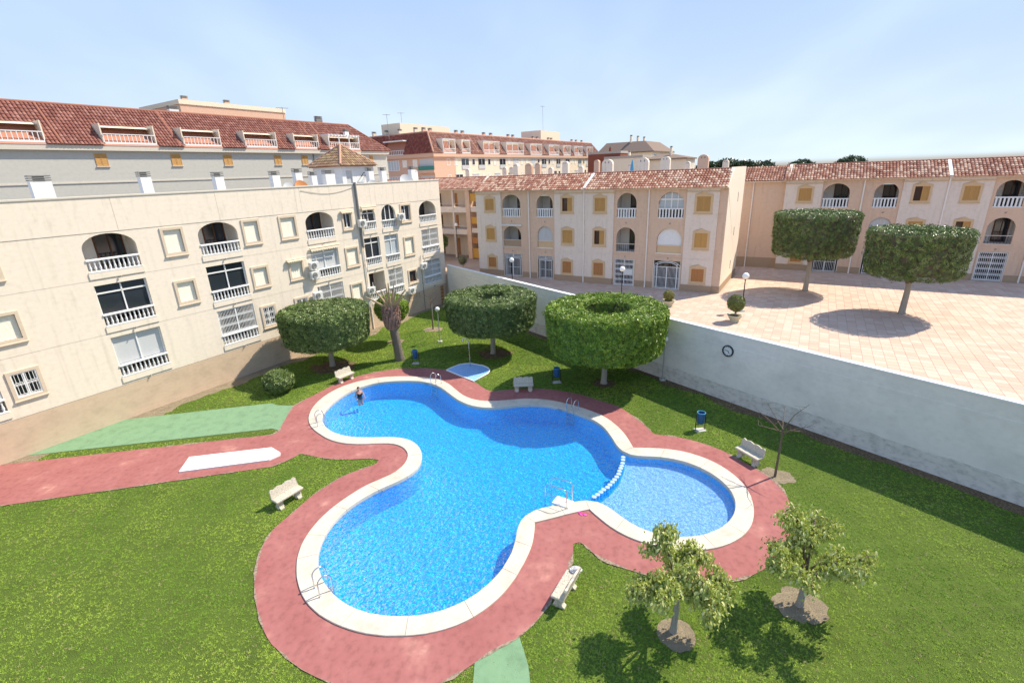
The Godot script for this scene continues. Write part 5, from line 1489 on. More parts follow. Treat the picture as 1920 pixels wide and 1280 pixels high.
	rp.box(Vector3(-4.72, 14.12, -8.22), Vector3(-0.48, 14.22, -3.78))
	var rpo := part("stair_house_roof", rp.mesh(), M.roof_under, o)
	var yt := [Vector3(0.44, 0.31, 0.17), Vector3(0.36, 0.22, 0.13), Vector3(0.52, 0.36, 0.20), Vector3(0.40, 0.24, 0.16)]
	for i in 4:
		var a: Vector3 = E[i]; var c: Vector3 = E[(i + 1) % 4]
		var mid := (a + c) / 2
		var dnv := mid - apex
		var width := a.distance_to(c)
		var len_ := dnv.length()
		var uu := (c - a).normalized()
		tile_slope(rpo, apex - uu * width / 2 + dnv.normalized() * 0.0, uu, dnv, width, len_ + 0.1, 0.26, 0.36, yt, 0,
			{"lo": [width / 2 - 0.05, -width / 2 / len_], "hi": [width / 2 + 0.05, width / 2 / len_]})
		var hip := MB.new()
		hip.tube([a + Vector3.UP * 0.08, apex + Vector3.UP * 0.1], 0.11, 8)
		part("hip_tiles", hip.mesh(), M.tile_a1, rpo)
	# clothes-line frame
	var cl := MB.new()
	cl.tube([Vector3(-2.3, 13.55, -3.6), Vector3(-1.5, 13.55, -3.6), Vector3(-1.5, 13.55, -3.95)], 0.03, 6)
	cl.tube([Vector3(-2.3, 13.55, -3.6), Vector3(-2.3, 13.2, -3.98)], 0.03, 6)
	cl.tube([Vector3(-1.8, 13.55, -3.6), Vector3(-1.9, 13.2, -3.98)], 0.03, 6)
	part("bracket", cl.mesh(), M.dark_metal, sh)
	return o

func air_conditioner(T: Transform3D, u: float, v: float, label: String, wide := 0.78) -> void:
	var o := thing("air_conditioner", label, "air conditioner", T * Transform3D(Basis(), Vector3(u, v, 0.0)), "air conditioners on the cream house")
	var b := MB.new()
	b.cbox(Vector3(-wide / 2, 0.0, 0.14), Vector3(wide / 2, 0.58, 0.44), 0.025)
	part("casing", b.mesh(), M.machine_white, o)
	b = MB.new()
	b.xf = Transform3D(Basis(Vector3.RIGHT, PI / 2), Vector3(-0.08, 0.29, 0.442))
	b.lathe([Vector2(0.235, 0.0), Vector2(0.235, 0.012), Vector2(0.0, 0.006)], 20)
	part("fan", b.mesh(), M.fan_dark, o)
	b = MB.new()
	for i in 4:
		var r := 0.06 + i * 0.055
		var pts := []
		for k in 17:
			pts.append(Vector3(-0.08 + cos(TAU * k / 16) * r, 0.29 + sin(TAU * k / 16) * r, 0.462))
		b.tube(pts, 0.008, 4, false)
	part("fan_guard", b.mesh(), M.machine_white, o)
	for s in [-0.28, 0.28]:
		b = MB.new()
		b.box(Vector3(s - 0.02, -0.03, 0.0), Vector3(s + 0.02, 0.0, 0.46))
		b.tube([Vector3(s, -0.25, 0.02), Vector3(s, -0.03, 0.40)], 0.015, 5)
		part("bracket", b.mesh(), M.machine_white, o)
	b = MB.new()
	b.tube([Vector3(wide / 2, 0.2, 0.3), Vector3(wide / 2 + 0.08, 0.2, 0.2), Vector3(wide / 2 + 0.1, 0.6, 0.03), Vector3(wide / 2 + 0.1, 0.9, 0.03)], 0.025, 6)
	part("hose", b.mesh(), M.machine_white, o)

func dish(at: Vector3, facing: Vector2, r: float, m: Material, label: String) -> void:
	var o := thing("satellite_dish", label, "satellite dish", yaw(at, facing))
	var b := MB.new()
	b.xf = Transform3D(Basis(Vector3.RIGHT, deg_to_rad(62)), Vector3(0, r * 1.05, 0.1))
	b.lathe([Vector2(0.0, 0.0), Vector2(r * 0.5, r * 0.06), Vector2(r * 0.85, r * 0.19), Vector2(r, r * 0.27), Vector2(r * 0.97, r * 0.28), Vector2(r * 0.5, r * 0.085), Vector2(0.0, r * 0.03)], 24)
	part("reflector", b.mesh(), m, o)
	b = MB.new()
	b.tube([Vector3(0, 0, 0), Vector3(0, r, 0.02)], 0.035, 8)
	part("mast", b.mesh(), M.grey_metal, o)
	b = MB.new()
	b.tube([Vector3(0, r * 0.3, 0.25), Vector3(0, r * 0.95, r * 0.9)], 0.015, 6)
	b.box(Vector3(-0.04, r * 0.92, r * 0.85), Vector3(0.04, r * 1.05, r * 0.98))
	part("feed_arm", b.mesh(), M.grey_metal, o)

func aerial(at: Vector3, h: float, label: String) -> void:
	var o := thing("aerial", label, "aerial", Transform3D(Basis(Vector3.UP, 0.6), at))
	var b := MB.new()
	b.tube([Vector3.ZERO, Vector3(0, h, 0)], 0.035, 6)
	part("mast", b.mesh(), M.grey_metal, o)
	b = MB.new()
	b.tube([Vector3(-0.7, h - 0.1, 0), Vector3(0.7, h - 0.1, 0)], 0.025, 5)
	for i in 7:
		b.tube([Vector3(-0.65 + i * 0.2, h - 0.1, -0.35), Vector3(-0.65 + i * 0.2, h - 0.1, 0.35)], 0.014, 4)
	part("antenna", b.mesh(), M.grey_metal, o)

# ---------------------------------------------------------------- gallery wing beside the tan block
func gallery_wing(A: Transform3D) -> void:
	var T := A * Transform3D(Basis(), Vector3(0, 0, -7.6))
	var o := thing("gallery_wing", "shaded gallery wing with open walkways and tiled roof beside tan block", "building", T)
	var b := MB.new()
	b.box(Vector3(-26, 0, -6.5), Vector3(0.2, 8.45, -2.0))
	part("back_wall", b.mesh(), M.wall_pale, o)
	for v in [2.95, 5.62]:
		b = MB.new()
		b.box(Vector3(-26, v, -2.2), Vector3(-6.5, v + 0.62, 0.0))
		b.box(Vector3(-26, v, -2.2), Vector3(-6.5, v + 0.2, 0.05))
		part("walkway", b.mesh(), M.wall_pale, o)
		b = MB.new()
		b.box(Vector3(-26, v + 1.05, -0.07), Vector3(-6.5, v + 1.09, -0.03))
		part("handrail", b.mesh(), M.gutter, o)
	for u in [-8.95, -11.6, -14.3, -17.0]:
		b = MB.new()
		b.box(Vector3(u - 0.12, 0, -0.28), Vector3(u + 0.12, 8.4, 0.06))
		part("column", b.mesh(), M.wall_pale, o)
	# yellow stair tower between gallery and block
	b = MB.new()
	wall_mesh(b, -6.95, -6.35, 0.0, 8.4, [], 0.12)
	b.quad(Vector3(-6.35, 0, 0.12), Vector3(-6.35, 0, -2.0), Vector3(-6.35, 8.4, -2.0), Vector3(-6.35, 8.4, 0.12))
	b.quad(Vector3(-6.95, 0, -2.0), Vector3(-6.95, 0, 0.12), Vector3(-6.95, 8.4, 0.12), Vector3(-6.95, 8.4, -2.0))
	part("pier", b.mesh(), M.wall_tan, o)
	for v in [[0.1, 1.2, "yellow_wall"], [1.9, 0.75, "shutter_dark"], [3.2, 0.55, "wall_pale"], [4.3, 0.8, "yellow_wall"], [5.7, 0.6, "wall_pale"], [6.95, 0.9, "yellow_wall"]]:
		b = MB.new()
		b.box(Vector3(-6.35, v[0], -0.3), Vector3(0.2, v[0] + v[1], -0.05))
		part("stair_parapet", b.mesh(), M[v[2]], o)
	for v in [0.0, 2.95, 5.62]:
		for u in [-8.0, -10.2, -12.8]:
			b = MB.new()
			b.box(Vector3(u - 0.45, v + 0.05, -2.03), Vector3(u + 0.45, v + 2.2, -1.97))
			part("door", b.mesh(), M.inside_wood if int(u * 10) % 3 != 0 else M.shutter_dark, o)
	# roof
	b = MB.new()
	b.quad(Vector3(-26, 8.4, 0.3), Vector3(0.5, 8.4, 0.3), Vector3(0.5, 9.62, -2.2), Vector3(-26, 9.62, -2.2))
	b.box(Vector3(-26, 8.28, -0.05), Vector3(0.0, 8.42, 0.32))
	b.box(Vector3(-26, 8.42, -6.5), Vector3(0.0, 9.0, -2.2))
	var rf := part("roof", b.mesh(), M.gutter, o)
	var dn := Vector3(0, -1.22, 2.5)
	tile_slope(rf, Vector3(-26, 9.64, -2.2), Vector3.RIGHT, dn, 26.0, dn.length() + 0.05, 0.235, 0.34, [Vector3(0.50, 0.24, 0.16), Vector3(0.60, 0.34, 0.25), Vector3(0.42, 0.19, 0.13), Vector3(0.66, 0.42, 0.31)])
	b = MB.new()
	b.tube([Vector3(-26, 9.66, -2.2), Vector3(0.4, 9.66, -2.2)], 0.12, 8)
	part("ridge_tiles", b.mesh(), M.tile_a2, o)
	for c in [-9.2, -3.6, -2.6]:
		chimney(o, Vector3(c, 9.0, -4.0), 0.62, 1.7, M.wall_pale, true)

# ---------------------------------------------------------------- buildings farther off
func far_window(parent: Node3D, u0: float, u1: float, v0: float, v1: float, z: float, m: Material, fm: Material) -> void:
	var b := MB.new()
	ring_box(b, u0, u1, v0, v1, 0.08, z - 0.02, z + 0.05)
	var o := part("window", b.mesh(), fm, parent)
	b = MB.new()
	b.box(Vector3(u0 + 0.05, v0 + 0.05, z - 0.01), Vector3(u1 - 0.05, v1 - 0.05, z + 0.015))
	part("pane", b.mesh(), m, o)

func dormer(parent: Node3D, u0: float, u1: float, v0: float, v1: float, z0: float, z1: float, wall: Material, bays: int, fills: Array, pergola: bool) -> void:
	# a terrace cut into the slope: side cheeks, back wall with glazing, a white rail
	var b := MB.new()
	b.box(Vector3(u0, v0 - 0.05, z1), Vector3(u1, v1 + 0.05, z1 + 0.1))
	b.box(Vector3(u0 - 0.1, v0 - 0.05, z1), Vector3(u0, v1 + 0.05, z0 - 0.1))
	b.box(Vector3(u1, v0 - 0.05, z1), Vector3(u1 + 0.1, v1 + 0.05, z0 - 0.1))
	var o := part("dormer", b.mesh(), wall, parent)
	for i in bays:
		var a := lerpf(u0, u1, i / float(bays)) + 0.12; var c := lerpf(u0, u1, (i + 1) / float(bays)) - 0.12
		b = MB.new()
		b.box(Vector3(a, v0 + 0.1, z1 + 0.1), Vector3(c, v1 - 0.25, z1 + 0.14))
		part("dormer_window", b.mesh(), fills[i % fills.size()], o)
	b = MB.new()
	b.box(Vector3(u0, v0 + 0.72, z0 - 0.06), Vector3(u1, v0 + 0.79, z0))
	b.box(Vector3(u0, v0 - 0.05, z0 - 0.1), Vector3(u1, v0 + 0.1, z0 + 0.02))
	var n := int((u1 - u0) / 0.3)
	for i in n + 1:
		b.box(Vector3(lerpf(u0, u1, i / float(n)) - 0.025, v0 + 0.1, z0 - 0.05), Vector3(lerpf(u0, u1, i / float(n)) + 0.025, v0 + 0.72, z0 - 0.01))
	part("rail", b.mesh(), M.white_paint, o)
	if pergola:
		b = MB.new()
		b.box(Vector3(u0 - 0.1, v1 - 0.08, z0 - 0.12), Vector3(u1 + 0.1, v1 + 0.06, z0))
		n = int((u1 - u0) / 0.45)
		for i in n + 1:
			var u := lerpf(u0, u1, i / float(n))
			b.box(Vector3(u - 0.06, v1 + 0.02, z1), Vector3(u + 0.06, v1 + 0.14, z0 + 0.1))
		for i in bays + 1:
			var u := lerpf(u0, u1, i / float(bays))
			b.box(Vector3(u - 0.05, v0, z0 - 0.1), Vector3(u + 0.05, v1, z0 - 0.01))
		part("pergola", b.mesh(), M.white_plaster, o)

func grey_house(T: Transform3D) -> void:
	# tall grey house with a steep red tiled roof behind the cream house; local origin at its facade, ground 0
	var o := thing("grey_house", "grey house with steep red tiled roof and terraces cut into it", "building", T)
	var U0 := -34.0; var U1 := 17.2
	var b := MB.new()
	b.quad(Vector3(U0, 0, 0), Vector3(U1, 0, 0), Vector3(U1, 16.2, 0), Vector3(U0, 16.2, 0))
	b.quad(Vector3(U1, 0, 0), Vector3(U1, 0, -12), Vector3(U1, 16.2, -12), Vector3(U1, 16.2, 0))
	b.quad(Vector3(U0, 0, -12), Vector3(U0, 0, 0), Vector3(U0, 16.2, 0), Vector3(U0, 16.2, -12))
	part("wall", b.mesh(), M.wall_grey, o)
	b = MB.new()
	b.box(Vector3(U0, 16.1, -0.2), Vector3(U1 + 0.15, 16.5, 0.32))
	b.box(Vector3(U0, 16.32, -12.0), Vector3(U1 + 0.3, 16.5, -0.2))
	part("cornice", b.mesh(), M.coping_b, o)
	b = MB.new()
	b.quad(Vector3(U0, 16.5, 0.35), Vector3(17.6, 16.5, 0.35), Vector3(13.5, 19.85, -3.0), Vector3(U0, 19.85, -3.0))
	b.tri(Vector3(17.6, 16.5, 0.35), Vector3(17.6, 16.5, -6.5), Vector3(13.5, 19.85, -3.0))
	b.quad(Vector3(U0, 19.85, -3.0), Vector3(13.5, 19.85, -3.0), Vector3(17.6, 16.5, -6.5), Vector3(U0, 16.5, -6.5))
	var rf := part("roof", b.mesh(), M.roof_under, o)
	var tones := [Vector3(0.30, 0.12, 0.09), Vector3(0.34, 0.145, 0.11), Vector3(0.27, 0.105, 0.08), Vector3(0.38, 0.18, 0.14)]
	var cuts := [[2.7, 5.9], [7.5, 12.3], [-3.3, 0.3], [-9.5, -6.0], [-16.0, -12.0], [-24.0, -20.0]]
	var skips := []
	for c in cuts: skips.append([c[0] - U0 - 0.1, c[1] - U0 + 0.1, 2.2])
	var dn := Vector3(0, -3.35, 3.35)
	tile_slope(rf, Vector3(U0, 19.87, -3.0), Vector3.RIGHT, dn, 51.6, dn.length(), 0.27, 0.38, tones, 0,
		{"hi": [13.5 - U0, 4.1 / 4.74], "skip": skips})
	for u in [-24.0, -19.0, -10.0, 1.2, 5.75, 7.3, 13.5]:
		var bt := MB.new()
		if u == 13.5:
			bt.tube([Vector3(13.5, 19.95, -3.0), Vector3(17.6, 16.6, 0.35)], 0.14, 8)
		else:
			bt.tube([Vector3(u, 19.95, -3.0), Vector3(u, 16.6, 0.35)], 0.12, 8)
		part("verge_tiles", bt.mesh(), M.tile_a2, o)
	var rd := MB.new()
	rd.tube([Vector3(U0, 19.92, -3.0), Vector3(13.5, 19.92, -3.0)], 0.14, 8)
	part("ridge_tiles", rd.mesh(), M.tile_a2, o)
	var k := 0
	for c in cuts:
		dormer(o, c[0], c[1], 16.7, 18.25, 0.2, -1.4, M.wall_ivory, 3, [M.shutter_wood, M.shutter_cream, M.shutter_wood] if k != 1 else [M.shutter_wood], k == 1)
		var aw := MB.new()
		aw.quad(Vector3(c[0] - 0.1, 18.25, -1.3), Vector3(c[1] + 0.1, 18.25, -1.3), Vector3(c[1] + 0.1, 18.0, -0.3), Vector3(c[0] - 0.1, 18.0, -0.3))
		part("awning", aw.mesh(), M.awning, o)
		k += 1
	for w in [[-0.25, 0.6], [3.3, 4.15], [13.9, 14.55], [-6.0, -5.1], [-11.0, -10.1], [-17.0, -16.1]]:
		var wb := MB.new()
		wb.box(Vector3(w[0] - 0.06, 14.78, 0.0), Vector3(w[1] + 0.06, 14.86, 0.1))
		wb.box(Vector3(w[0], 14.86, 0.0), Vector3(w[1], 15.9, 0.02))
		var wo := part("window", wb.mesh(), M.surround_b, o)
		for s in 2:
			var sw: float = (w[1] - w[0]) / 2
			part("shutter", shutter_mesh(sw - 0.02, 1.0), M.shutter_wood, wo, Transform3D(Basis(), Vector3(w[0] + sw * (s + 0.5), 14.88, 0.022)))
	for v in [13.5, 10.4]:
		var st := MB.new()
		st.box(Vector3(U0, v, 0.0), Vector3(U1, v + 0.1, 0.06))
		part("string_course", st.mesh(), M.coping_b, o)
	drain_pipe(o, 5.0, 8.0, 16.1, 0.1, M.pipe_grey, 0.07)
	chimney(o, Vector3(9.4, 19.2, -3.6), 0.9, 1.6, M.pipe_grey, false)
	chimney(o, Vector3(11.6, 18.0, -1.3), 0.6, 1.2, M.white_plaster, false)
	chimney(o, Vector3(-8.0, 19.0, -3.6), 0.9, 1.6, M.white_plaster, false)

func long_house(T: Transform3D) -> void:
	# long mansard-roofed house across the street; local origin at eaves corner on the ground, eaves 16.4
	var o := thing("long_house", "long ivory house with red mansard roof and a row of terraces", "building", T)
	var L := 80.0; var EV := 16.4
	var b := MB.new()
	b.quad(Vector3(0, 0, 0), Vector3(L, 0, 0), Vector3(L, EV, 0), Vector3(0, EV, 0))
	b.quad(Vector3(L, 0, 0), Vector3(L, 0, -15), Vector3(L, EV, -15), Vector3(L, EV, 0))
	part("wall", b.mesh(), M.wall_ivory, o)
	b = MB.new()
	b.quad(Vector3(0, 0, -30), Vector3(0, 0, 0), Vector3(0, EV, 0), Vector3(0, EV, -30))
	b.box(Vector3(0.001, 8, 0.0), Vector3(6.3, EV, 0.03))
	part("side_wall", b.mesh(), M.wall_pink, o)
	b = MB.new()
	b.box(Vector3(-0.3, EV - 0.1, -0.2), Vector3(L, EV + 0.55, 0.35))
	b.box(Vector3(-0.35, EV - 0.1, -30), Vector3(0.1, EV + 0.55, -0.2))
	part("cornice", b.mesh(), M.wall_pink, o)
	b = MB.new()
	b.quad(Vector3(-0.3, EV + 0.55, 0.3), Vector3(L, EV + 0.55, 0.3), Vector3(L - 2.4, EV + 4.2, -2.3), Vector3(1.6, EV + 4.2, -2.3))
	b.quad(Vector3(-0.3, EV + 0.55, -30), Vector3(-0.3, EV + 0.55, 0.3), Vector3(1.6, EV + 4.2, -2.3), Vector3(1.6, EV + 4.2, -30))
	b.quad(Vector3(1.6, EV + 4.2, -2.3), Vector3(L - 2.4, EV + 4.2, -2.3), Vector3(L - 2.4, EV + 4.2, -13), Vector3(1.6, EV + 4.2, -13))
	b.quad(Vector3(L, EV + 0.55, 0.3), Vector3(L, EV + 0.55, -15), Vector3(L - 2.4, EV + 4.2, -13), Vector3(L - 2.4, EV + 4.2, -2.3))
	var rf := part("roof", b.mesh(), M.roof_under, o)
	var tones := [Vector3(0.33, 0.155, 0.115), Vector3(0.37, 0.18, 0.135), Vector3(0.29, 0.13, 0.095), Vector3(0.41, 0.23, 0.18)]
	var dark := [Vector3(0.32, 0.10, 0.07), Vector3(0.38, 0.13, 0.09), Vector3(0.27, 0.08, 0.06)]
	var cuts := []
	var spec := [[2.6, 6.2, 2], [8.3, 10.9, 1], [15.6, 21.4, 3], [24.4, 31.8, 3], [35.0, 40.6, 2], [44.4, 50.0, 2], [52.6, 57.0, 2], [59.6, 65.0, 2], [68.0, 72.4, 2]]
	for s in spec: cuts.append([s[0] + 0.2, s[1] + 0.4, 1.5])
	var dn := Vector3(0, -3.65, 2.6)
	tile_slope(rf, Vector3(-0.3, EV + 4.22, -2.3), Vector3.RIGHT, dn, L, dn.length(), 0.30, 0.40, tones, 0,
		{"lo": [1.9, -1.9 / 4.48], "hi": [L - 2.4, 2.4 / 4.48], "skip": cuts})
	var dn2 := Vector3(-1.9, -3.65, 0)
	tile_slope(rf, Vector3(1.6, EV + 4.22, -26.0), Vector3(0, 0, 1), dn2, 26.3, dn2.length(), 0.30, 0.40, dark, 0,
		{"hi": [23.7, 2.6 / 4.11], "skip": [[14.2, 19.1, 1.4]]})
	b = MB.new()
	b.tube([Vector3(1.6, EV + 4.3, -2.3), Vector3(-0.3, EV + 0.65, 0.3)], 0.16, 8)
	b.tube([Vector3(1.6, EV + 4.28, -2.3), Vector3(L - 2.4, EV + 4.28, -2.3)], 0.16, 8)
	b.tube([Vector3(1.6, EV + 4.28, -2.3), Vector3(1.6, EV + 4.28, -26)], 0.16, 8)
	for u in [8.0, 13.8, 22.8, 33.2, 42.5, 51.4, 58.2, 66.3]:
		b.tube([Vector3(u, EV + 4.28, -2.28), Vector3(u, EV + 0.7, 0.3)], 0.09, 6)
	part("hip_tiles", b.mesh(), M.tile_a1, o)
	var i := 0
	for s in spec:
		var fills: Array = [[M.white_plaster, M.glass_dark], [M.glass_curtain], [M.white_plaster, M.glass_curtain, M.glass_curtain], [M.glass_dark, M.glass_curtain, M.glass_dark]][i % 4]
		dormer(o, s[0], s[1], EV + 0.6, EV + 2.9, 0.35, -1.3, M.wall_ivory, s[2], fills, true)
		i += 1
	# terrace on the side roof
	var side := part("side_terrace", MB.new().mesh(), M.wall_ivory, o, Transform3D(Basis(Vector3.UP, -PI / 2), Vector3(0, 0, 0)))
	var sb := MB.new()
	sb.box(Vector3(-11.8, EV + 0.5, -1.4), Vector3(-6.9, EV + 2.9, -1.2))
	side.mesh = sb.mesh()
	for q in 5:
		var gb := MB.new()
		gb.box(Vector3(-11.7 + q * 0.95, EV + 0.7, -1.2), Vector3(-10.9 + q * 0.95, EV + 2.6, -1.1))
		part("dormer_window", gb.mesh(), M.glass_curtain if q != 3 else M.glass_dark, side)
	var rb := MB.new()
	rb.box(Vector3(-11.9, EV + 0.55, 0.1), Vector3(-6.8, EV + 0.65, 0.3))
	rb.box(Vector3(-11.9, EV + 1.3, 0.2), Vector3(-6.8, EV + 1.37, 0.28))
	for q in 12:
		rb.box(Vector3(-11.9 + q * 0.46, EV + 0.6, 0.22), Vector3(-11.83 + q * 0.46, EV + 1.32, 0.27))
	rb.box(Vector3(-11.9, EV + 2.9, -1.3), Vector3(-6.8, EV + 3.1, 0.3))
	part("rail", rb.mesh(), M.white_paint, side)
	# storeys below the eaves
	for fl in 3:
		var v: float = EV - 2.35 - fl * 2.9
		var u := 3.7
		var kk := 0
		while u < L - 3.0:
			match (kk + fl) % 5:
				0, 3:
					far_window(o, u, u + 1.0, v + 0.75, v + 1.95, 0.0, M.shutter_cream if kk % 2 == 0 else M.glass_dark, M.white_paint)
					u += 2.2
				1:
					far_window(o, u, u + 1.1, v + 0.7, v + 1.95, 0.0, M.shutter_cream, M.white_paint)
					u += 2.4
				2, 4:
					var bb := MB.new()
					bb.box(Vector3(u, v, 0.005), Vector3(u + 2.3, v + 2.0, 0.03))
					var bo := part("balcony", bb.mesh(), M.glass_dark if kk % 3 != 0 else M.curtain, o)  # flat panel; the dark colour stands in for the shade of a recess
					bb = MB.new()
					bb.box(Vector3(u, v + 0.0, 0.03), Vector3(u + 2.3, v + 0.75, 0.10))
					part("balcony_rail", bb.mesh(), M.grey_dish, bo)
					bb = MB.new()
					bb.box(Vector3(u + 1.1, v + 0.75, 0.03), Vector3(u + 1.17, v + 2.0, 0.08))
					bb.box(Vector3(u, v + 1.95, 0.03), Vector3(u + 2.3, v + 2.05, 0.09))
					part("glazing_bar", bb.mesh(), M.white_paint, bo)
					u += 3.4
			kk += 1
		# side face
		var sd2 := Transform3D(Basis(Vector3.UP, -PI / 2), Vector3.ZERO)
		for q in [[-11.4, -8.6, "g"], [-7.6, -6.6, "s"], [-5.0, -4.0, "s"]]:
			var wb := MB.new()
			wb.box(Vector3(q[0], v + (0.2 if q[2] == "g" else 0.7), 0.0), Vector3(q[1], v + 1.9, 0.04))
			var w := part("window", wb.mesh(), M.glass_curtain if q[2] == "g" else M.shutter_cream, o, sd2)
			wb = MB.new()
			ring_box(wb, q[0] - 0.06, q[1] + 0.06, v + (0.14 if q[2] == "g" else 0.64), v + 1.96, 0.09, 0.0, 0.08)
			if q[2] == "g":
				for z in 3:
					wb.box(Vector3(q[0] + 0.7 * (z + 1) - 0.03, v + 0.2, 0.04), Vector3(q[0] + 0.7 * (z + 1) + 0.03, v + 1.9, 0.07))
			part("frame", wb.mesh(), M.white_paint, w)
		var cb := MB.new()
		cb.box(Vector3(-3.4, v, 0.0), Vector3(-0.15, v + 2.0, 0.03))
		var co := part("corner_balcony", cb.mesh(), M.curtain, o, sd2)
		cb = MB.new()
		cb.box(Vector3(-3.5, v - 0.5, 0.0), Vector3(0.3, v, 0.5))
		part("balcony_slab", cb.mesh(), M.wall_pink, co)
		cb = MB.new()
		cb.box(Vector3(-3.5, v, 0.42), Vector3(0.3, v + 0.7, 0.47))
		part("balcony_rail", cb.mesh(), M.green_glass, co)
	# stair towers on the roof
	b = MB.new()
	b.box(Vector3(2.8, EV + 3.6, -15.0), Vector3(17.9, EV + 6.45, -10.0))
	part("stair_tower", b.mesh(), M.wall_ivory, o)
	b = MB.new()
	b.box(Vector3(50.0, EV + 3.6, -11.0), Vector3(61.0, EV + 6.95, -5.0))
	part("stair_tower", b.mesh(), M.wall_ivory, o)
	for u in [2.1, 3.9, 11.8, 13.9, 21.5, 24.2, 31.4, 33.5, 43.2, 45.5, 51.5, 53.2, 66.0, 69.0, 73.0]:
		chimney(o, Vector3(u, EV + 4.0, -3.6), 0.75, 1.1, M.wall_pink, false)
	for z in [-6.0, -10.0, -13.5, -17.0]:
		chimney(o, Vector3(2.6, EV + 4.0, z), 0.8, 1.3, M.wall_ivory, false)

func plain_house(called: String, label: String, T: Transform3D, w: float, d: float, h: float, wall: Material, roof: Material, hip: float, wins: bool, inset := 4.0) -> void:
	var o := thing(called, label, "building", T)
	var b := MB.new()
	b.box(Vector3(0, 0, -d), Vector3(w, h, 0))
	part("wall", b.mesh(), wall, o)
	b = MB.new()
	if hip > 0.0:
		var i := inset
		b.quad(Vector3(-0.4, h, 0.4), Vector3(w + 0.4, h, 0.4), Vector3(w - i, h + hip, -i), Vector3(i, h + hip, -i))
		b.quad(Vector3(-0.4, h, -d), Vector3(-0.4, h, 0.4), Vector3(i, h + hip, -i), Vector3(i, h + hip, -d + i * 0.5))
		b.quad(Vector3(w + 0.4, h, 0.4), Vector3(w + 0.4, h, -d), Vector3(w - i, h + hip, -d + i * 0.5), Vector3(w - i, h + hip, -i))
		b.quad(Vector3(i, h + hip, -i), Vector3(w - i, h + hip, -i), Vector3(w - i, h + hip, -d + i * 0.5), Vector3(i, h + hip, -d + i * 0.5))
		b.box(Vector3(-0.4, h - 0.25, -d), Vector3(w + 0.4, h - 0.002, 0.4))
	else:
		b.box(Vector3(-0.1, h + 0.002, -d), Vector3(w + 0.1, h + 0.5, 0.1))
	part("roof", b.mesh(), roof, o)
	if wins:
		var fl := 0
		while h - 2.6 - fl * 2.9 > 5.0:
			var u := 1.0
			var k := 0
			while u < w - 1.5:
				far_window(o, u, u + (1.2 if (k + fl) % 3 else 2.2), h - 2.3 - fl * 2.9, h - 0.8 - fl * 2.9, 0.0, [M.glass_dark, M.shutter_cream, M.glass_curtain][(k * 2 + fl) % 3], M.white_paint)
				u += 2.4 if (k + fl) % 3 else 3.4
				k += 1
			fl += 1
	for q in int(w / 6.0):
		chimney(o, Vector3(3.0 + q * 5.5, h + hip * 0.6, -d * 0.45), 0.7, 1.6 + hip * 0.4, wall, false)

# ---------------------------------------------------------------- plants
var leaf_clumps := []
func make_leaf_clumps() -> void:
	for t in 3:
		var b := MB.new()
		for i in 7:
			var a := TAU * i / 7.0 + rng.randf_range(-0.3, 0.3)
			var d := Vector3(cos(a), rng.randf_range(-0.25, 0.75), sin(a)).normalized()
			var root := d * rng.randf_range(0.0, 0.05) + Vector3(0, rng.randf_range(-0.04, 0.05), 0)
			leaf(b, root, d, rng.randf_range(0.085, 0.12), 0.05)
		leaf_clumps.append(b.mesh())

func leaf(b: MB, root: Vector3, d: Vector3, l: float, w: float) -> void:
	# a folded blade: two halves along the midrib
	var side := d.cross(Vector3(0.31, 0.9, 0.22)).normalized() * w * 0.5
	var up := side.cross(d).normalized() * w * 0.16
	var tip := root + d * l - up * 0.6
	var m := root + d * l * 0.45
	b.tri(root, m + side + up, tip)
	b.tri(root, tip, m - side + up)

func drum_profile(r: float, top: float, bottom: float, hole: float) -> Array:
	return [Vector2(hole * 0.6, top - 1.3), Vector2(hole * 0.95, top - 0.8), Vector2(hole + 0.03, top - 0.12), Vector2(hole + 0.16, top + 0.02), Vector2(r * 0.55, top + 0.03), Vector2(r - 0.16, top + 0.05), Vector2(r + 0.0, top - 0.02), Vector2(r + 0.06, top - 0.18), Vector2(r * 0.995, (top + bottom) / 2), Vector2(r * 0.955, bottom + 0.24), Vector2(r * 0.88, bottom - 0.02), Vector2(r * 0.6, bottom - 0.15), Vector2(0.25, bottom - 0.05)]

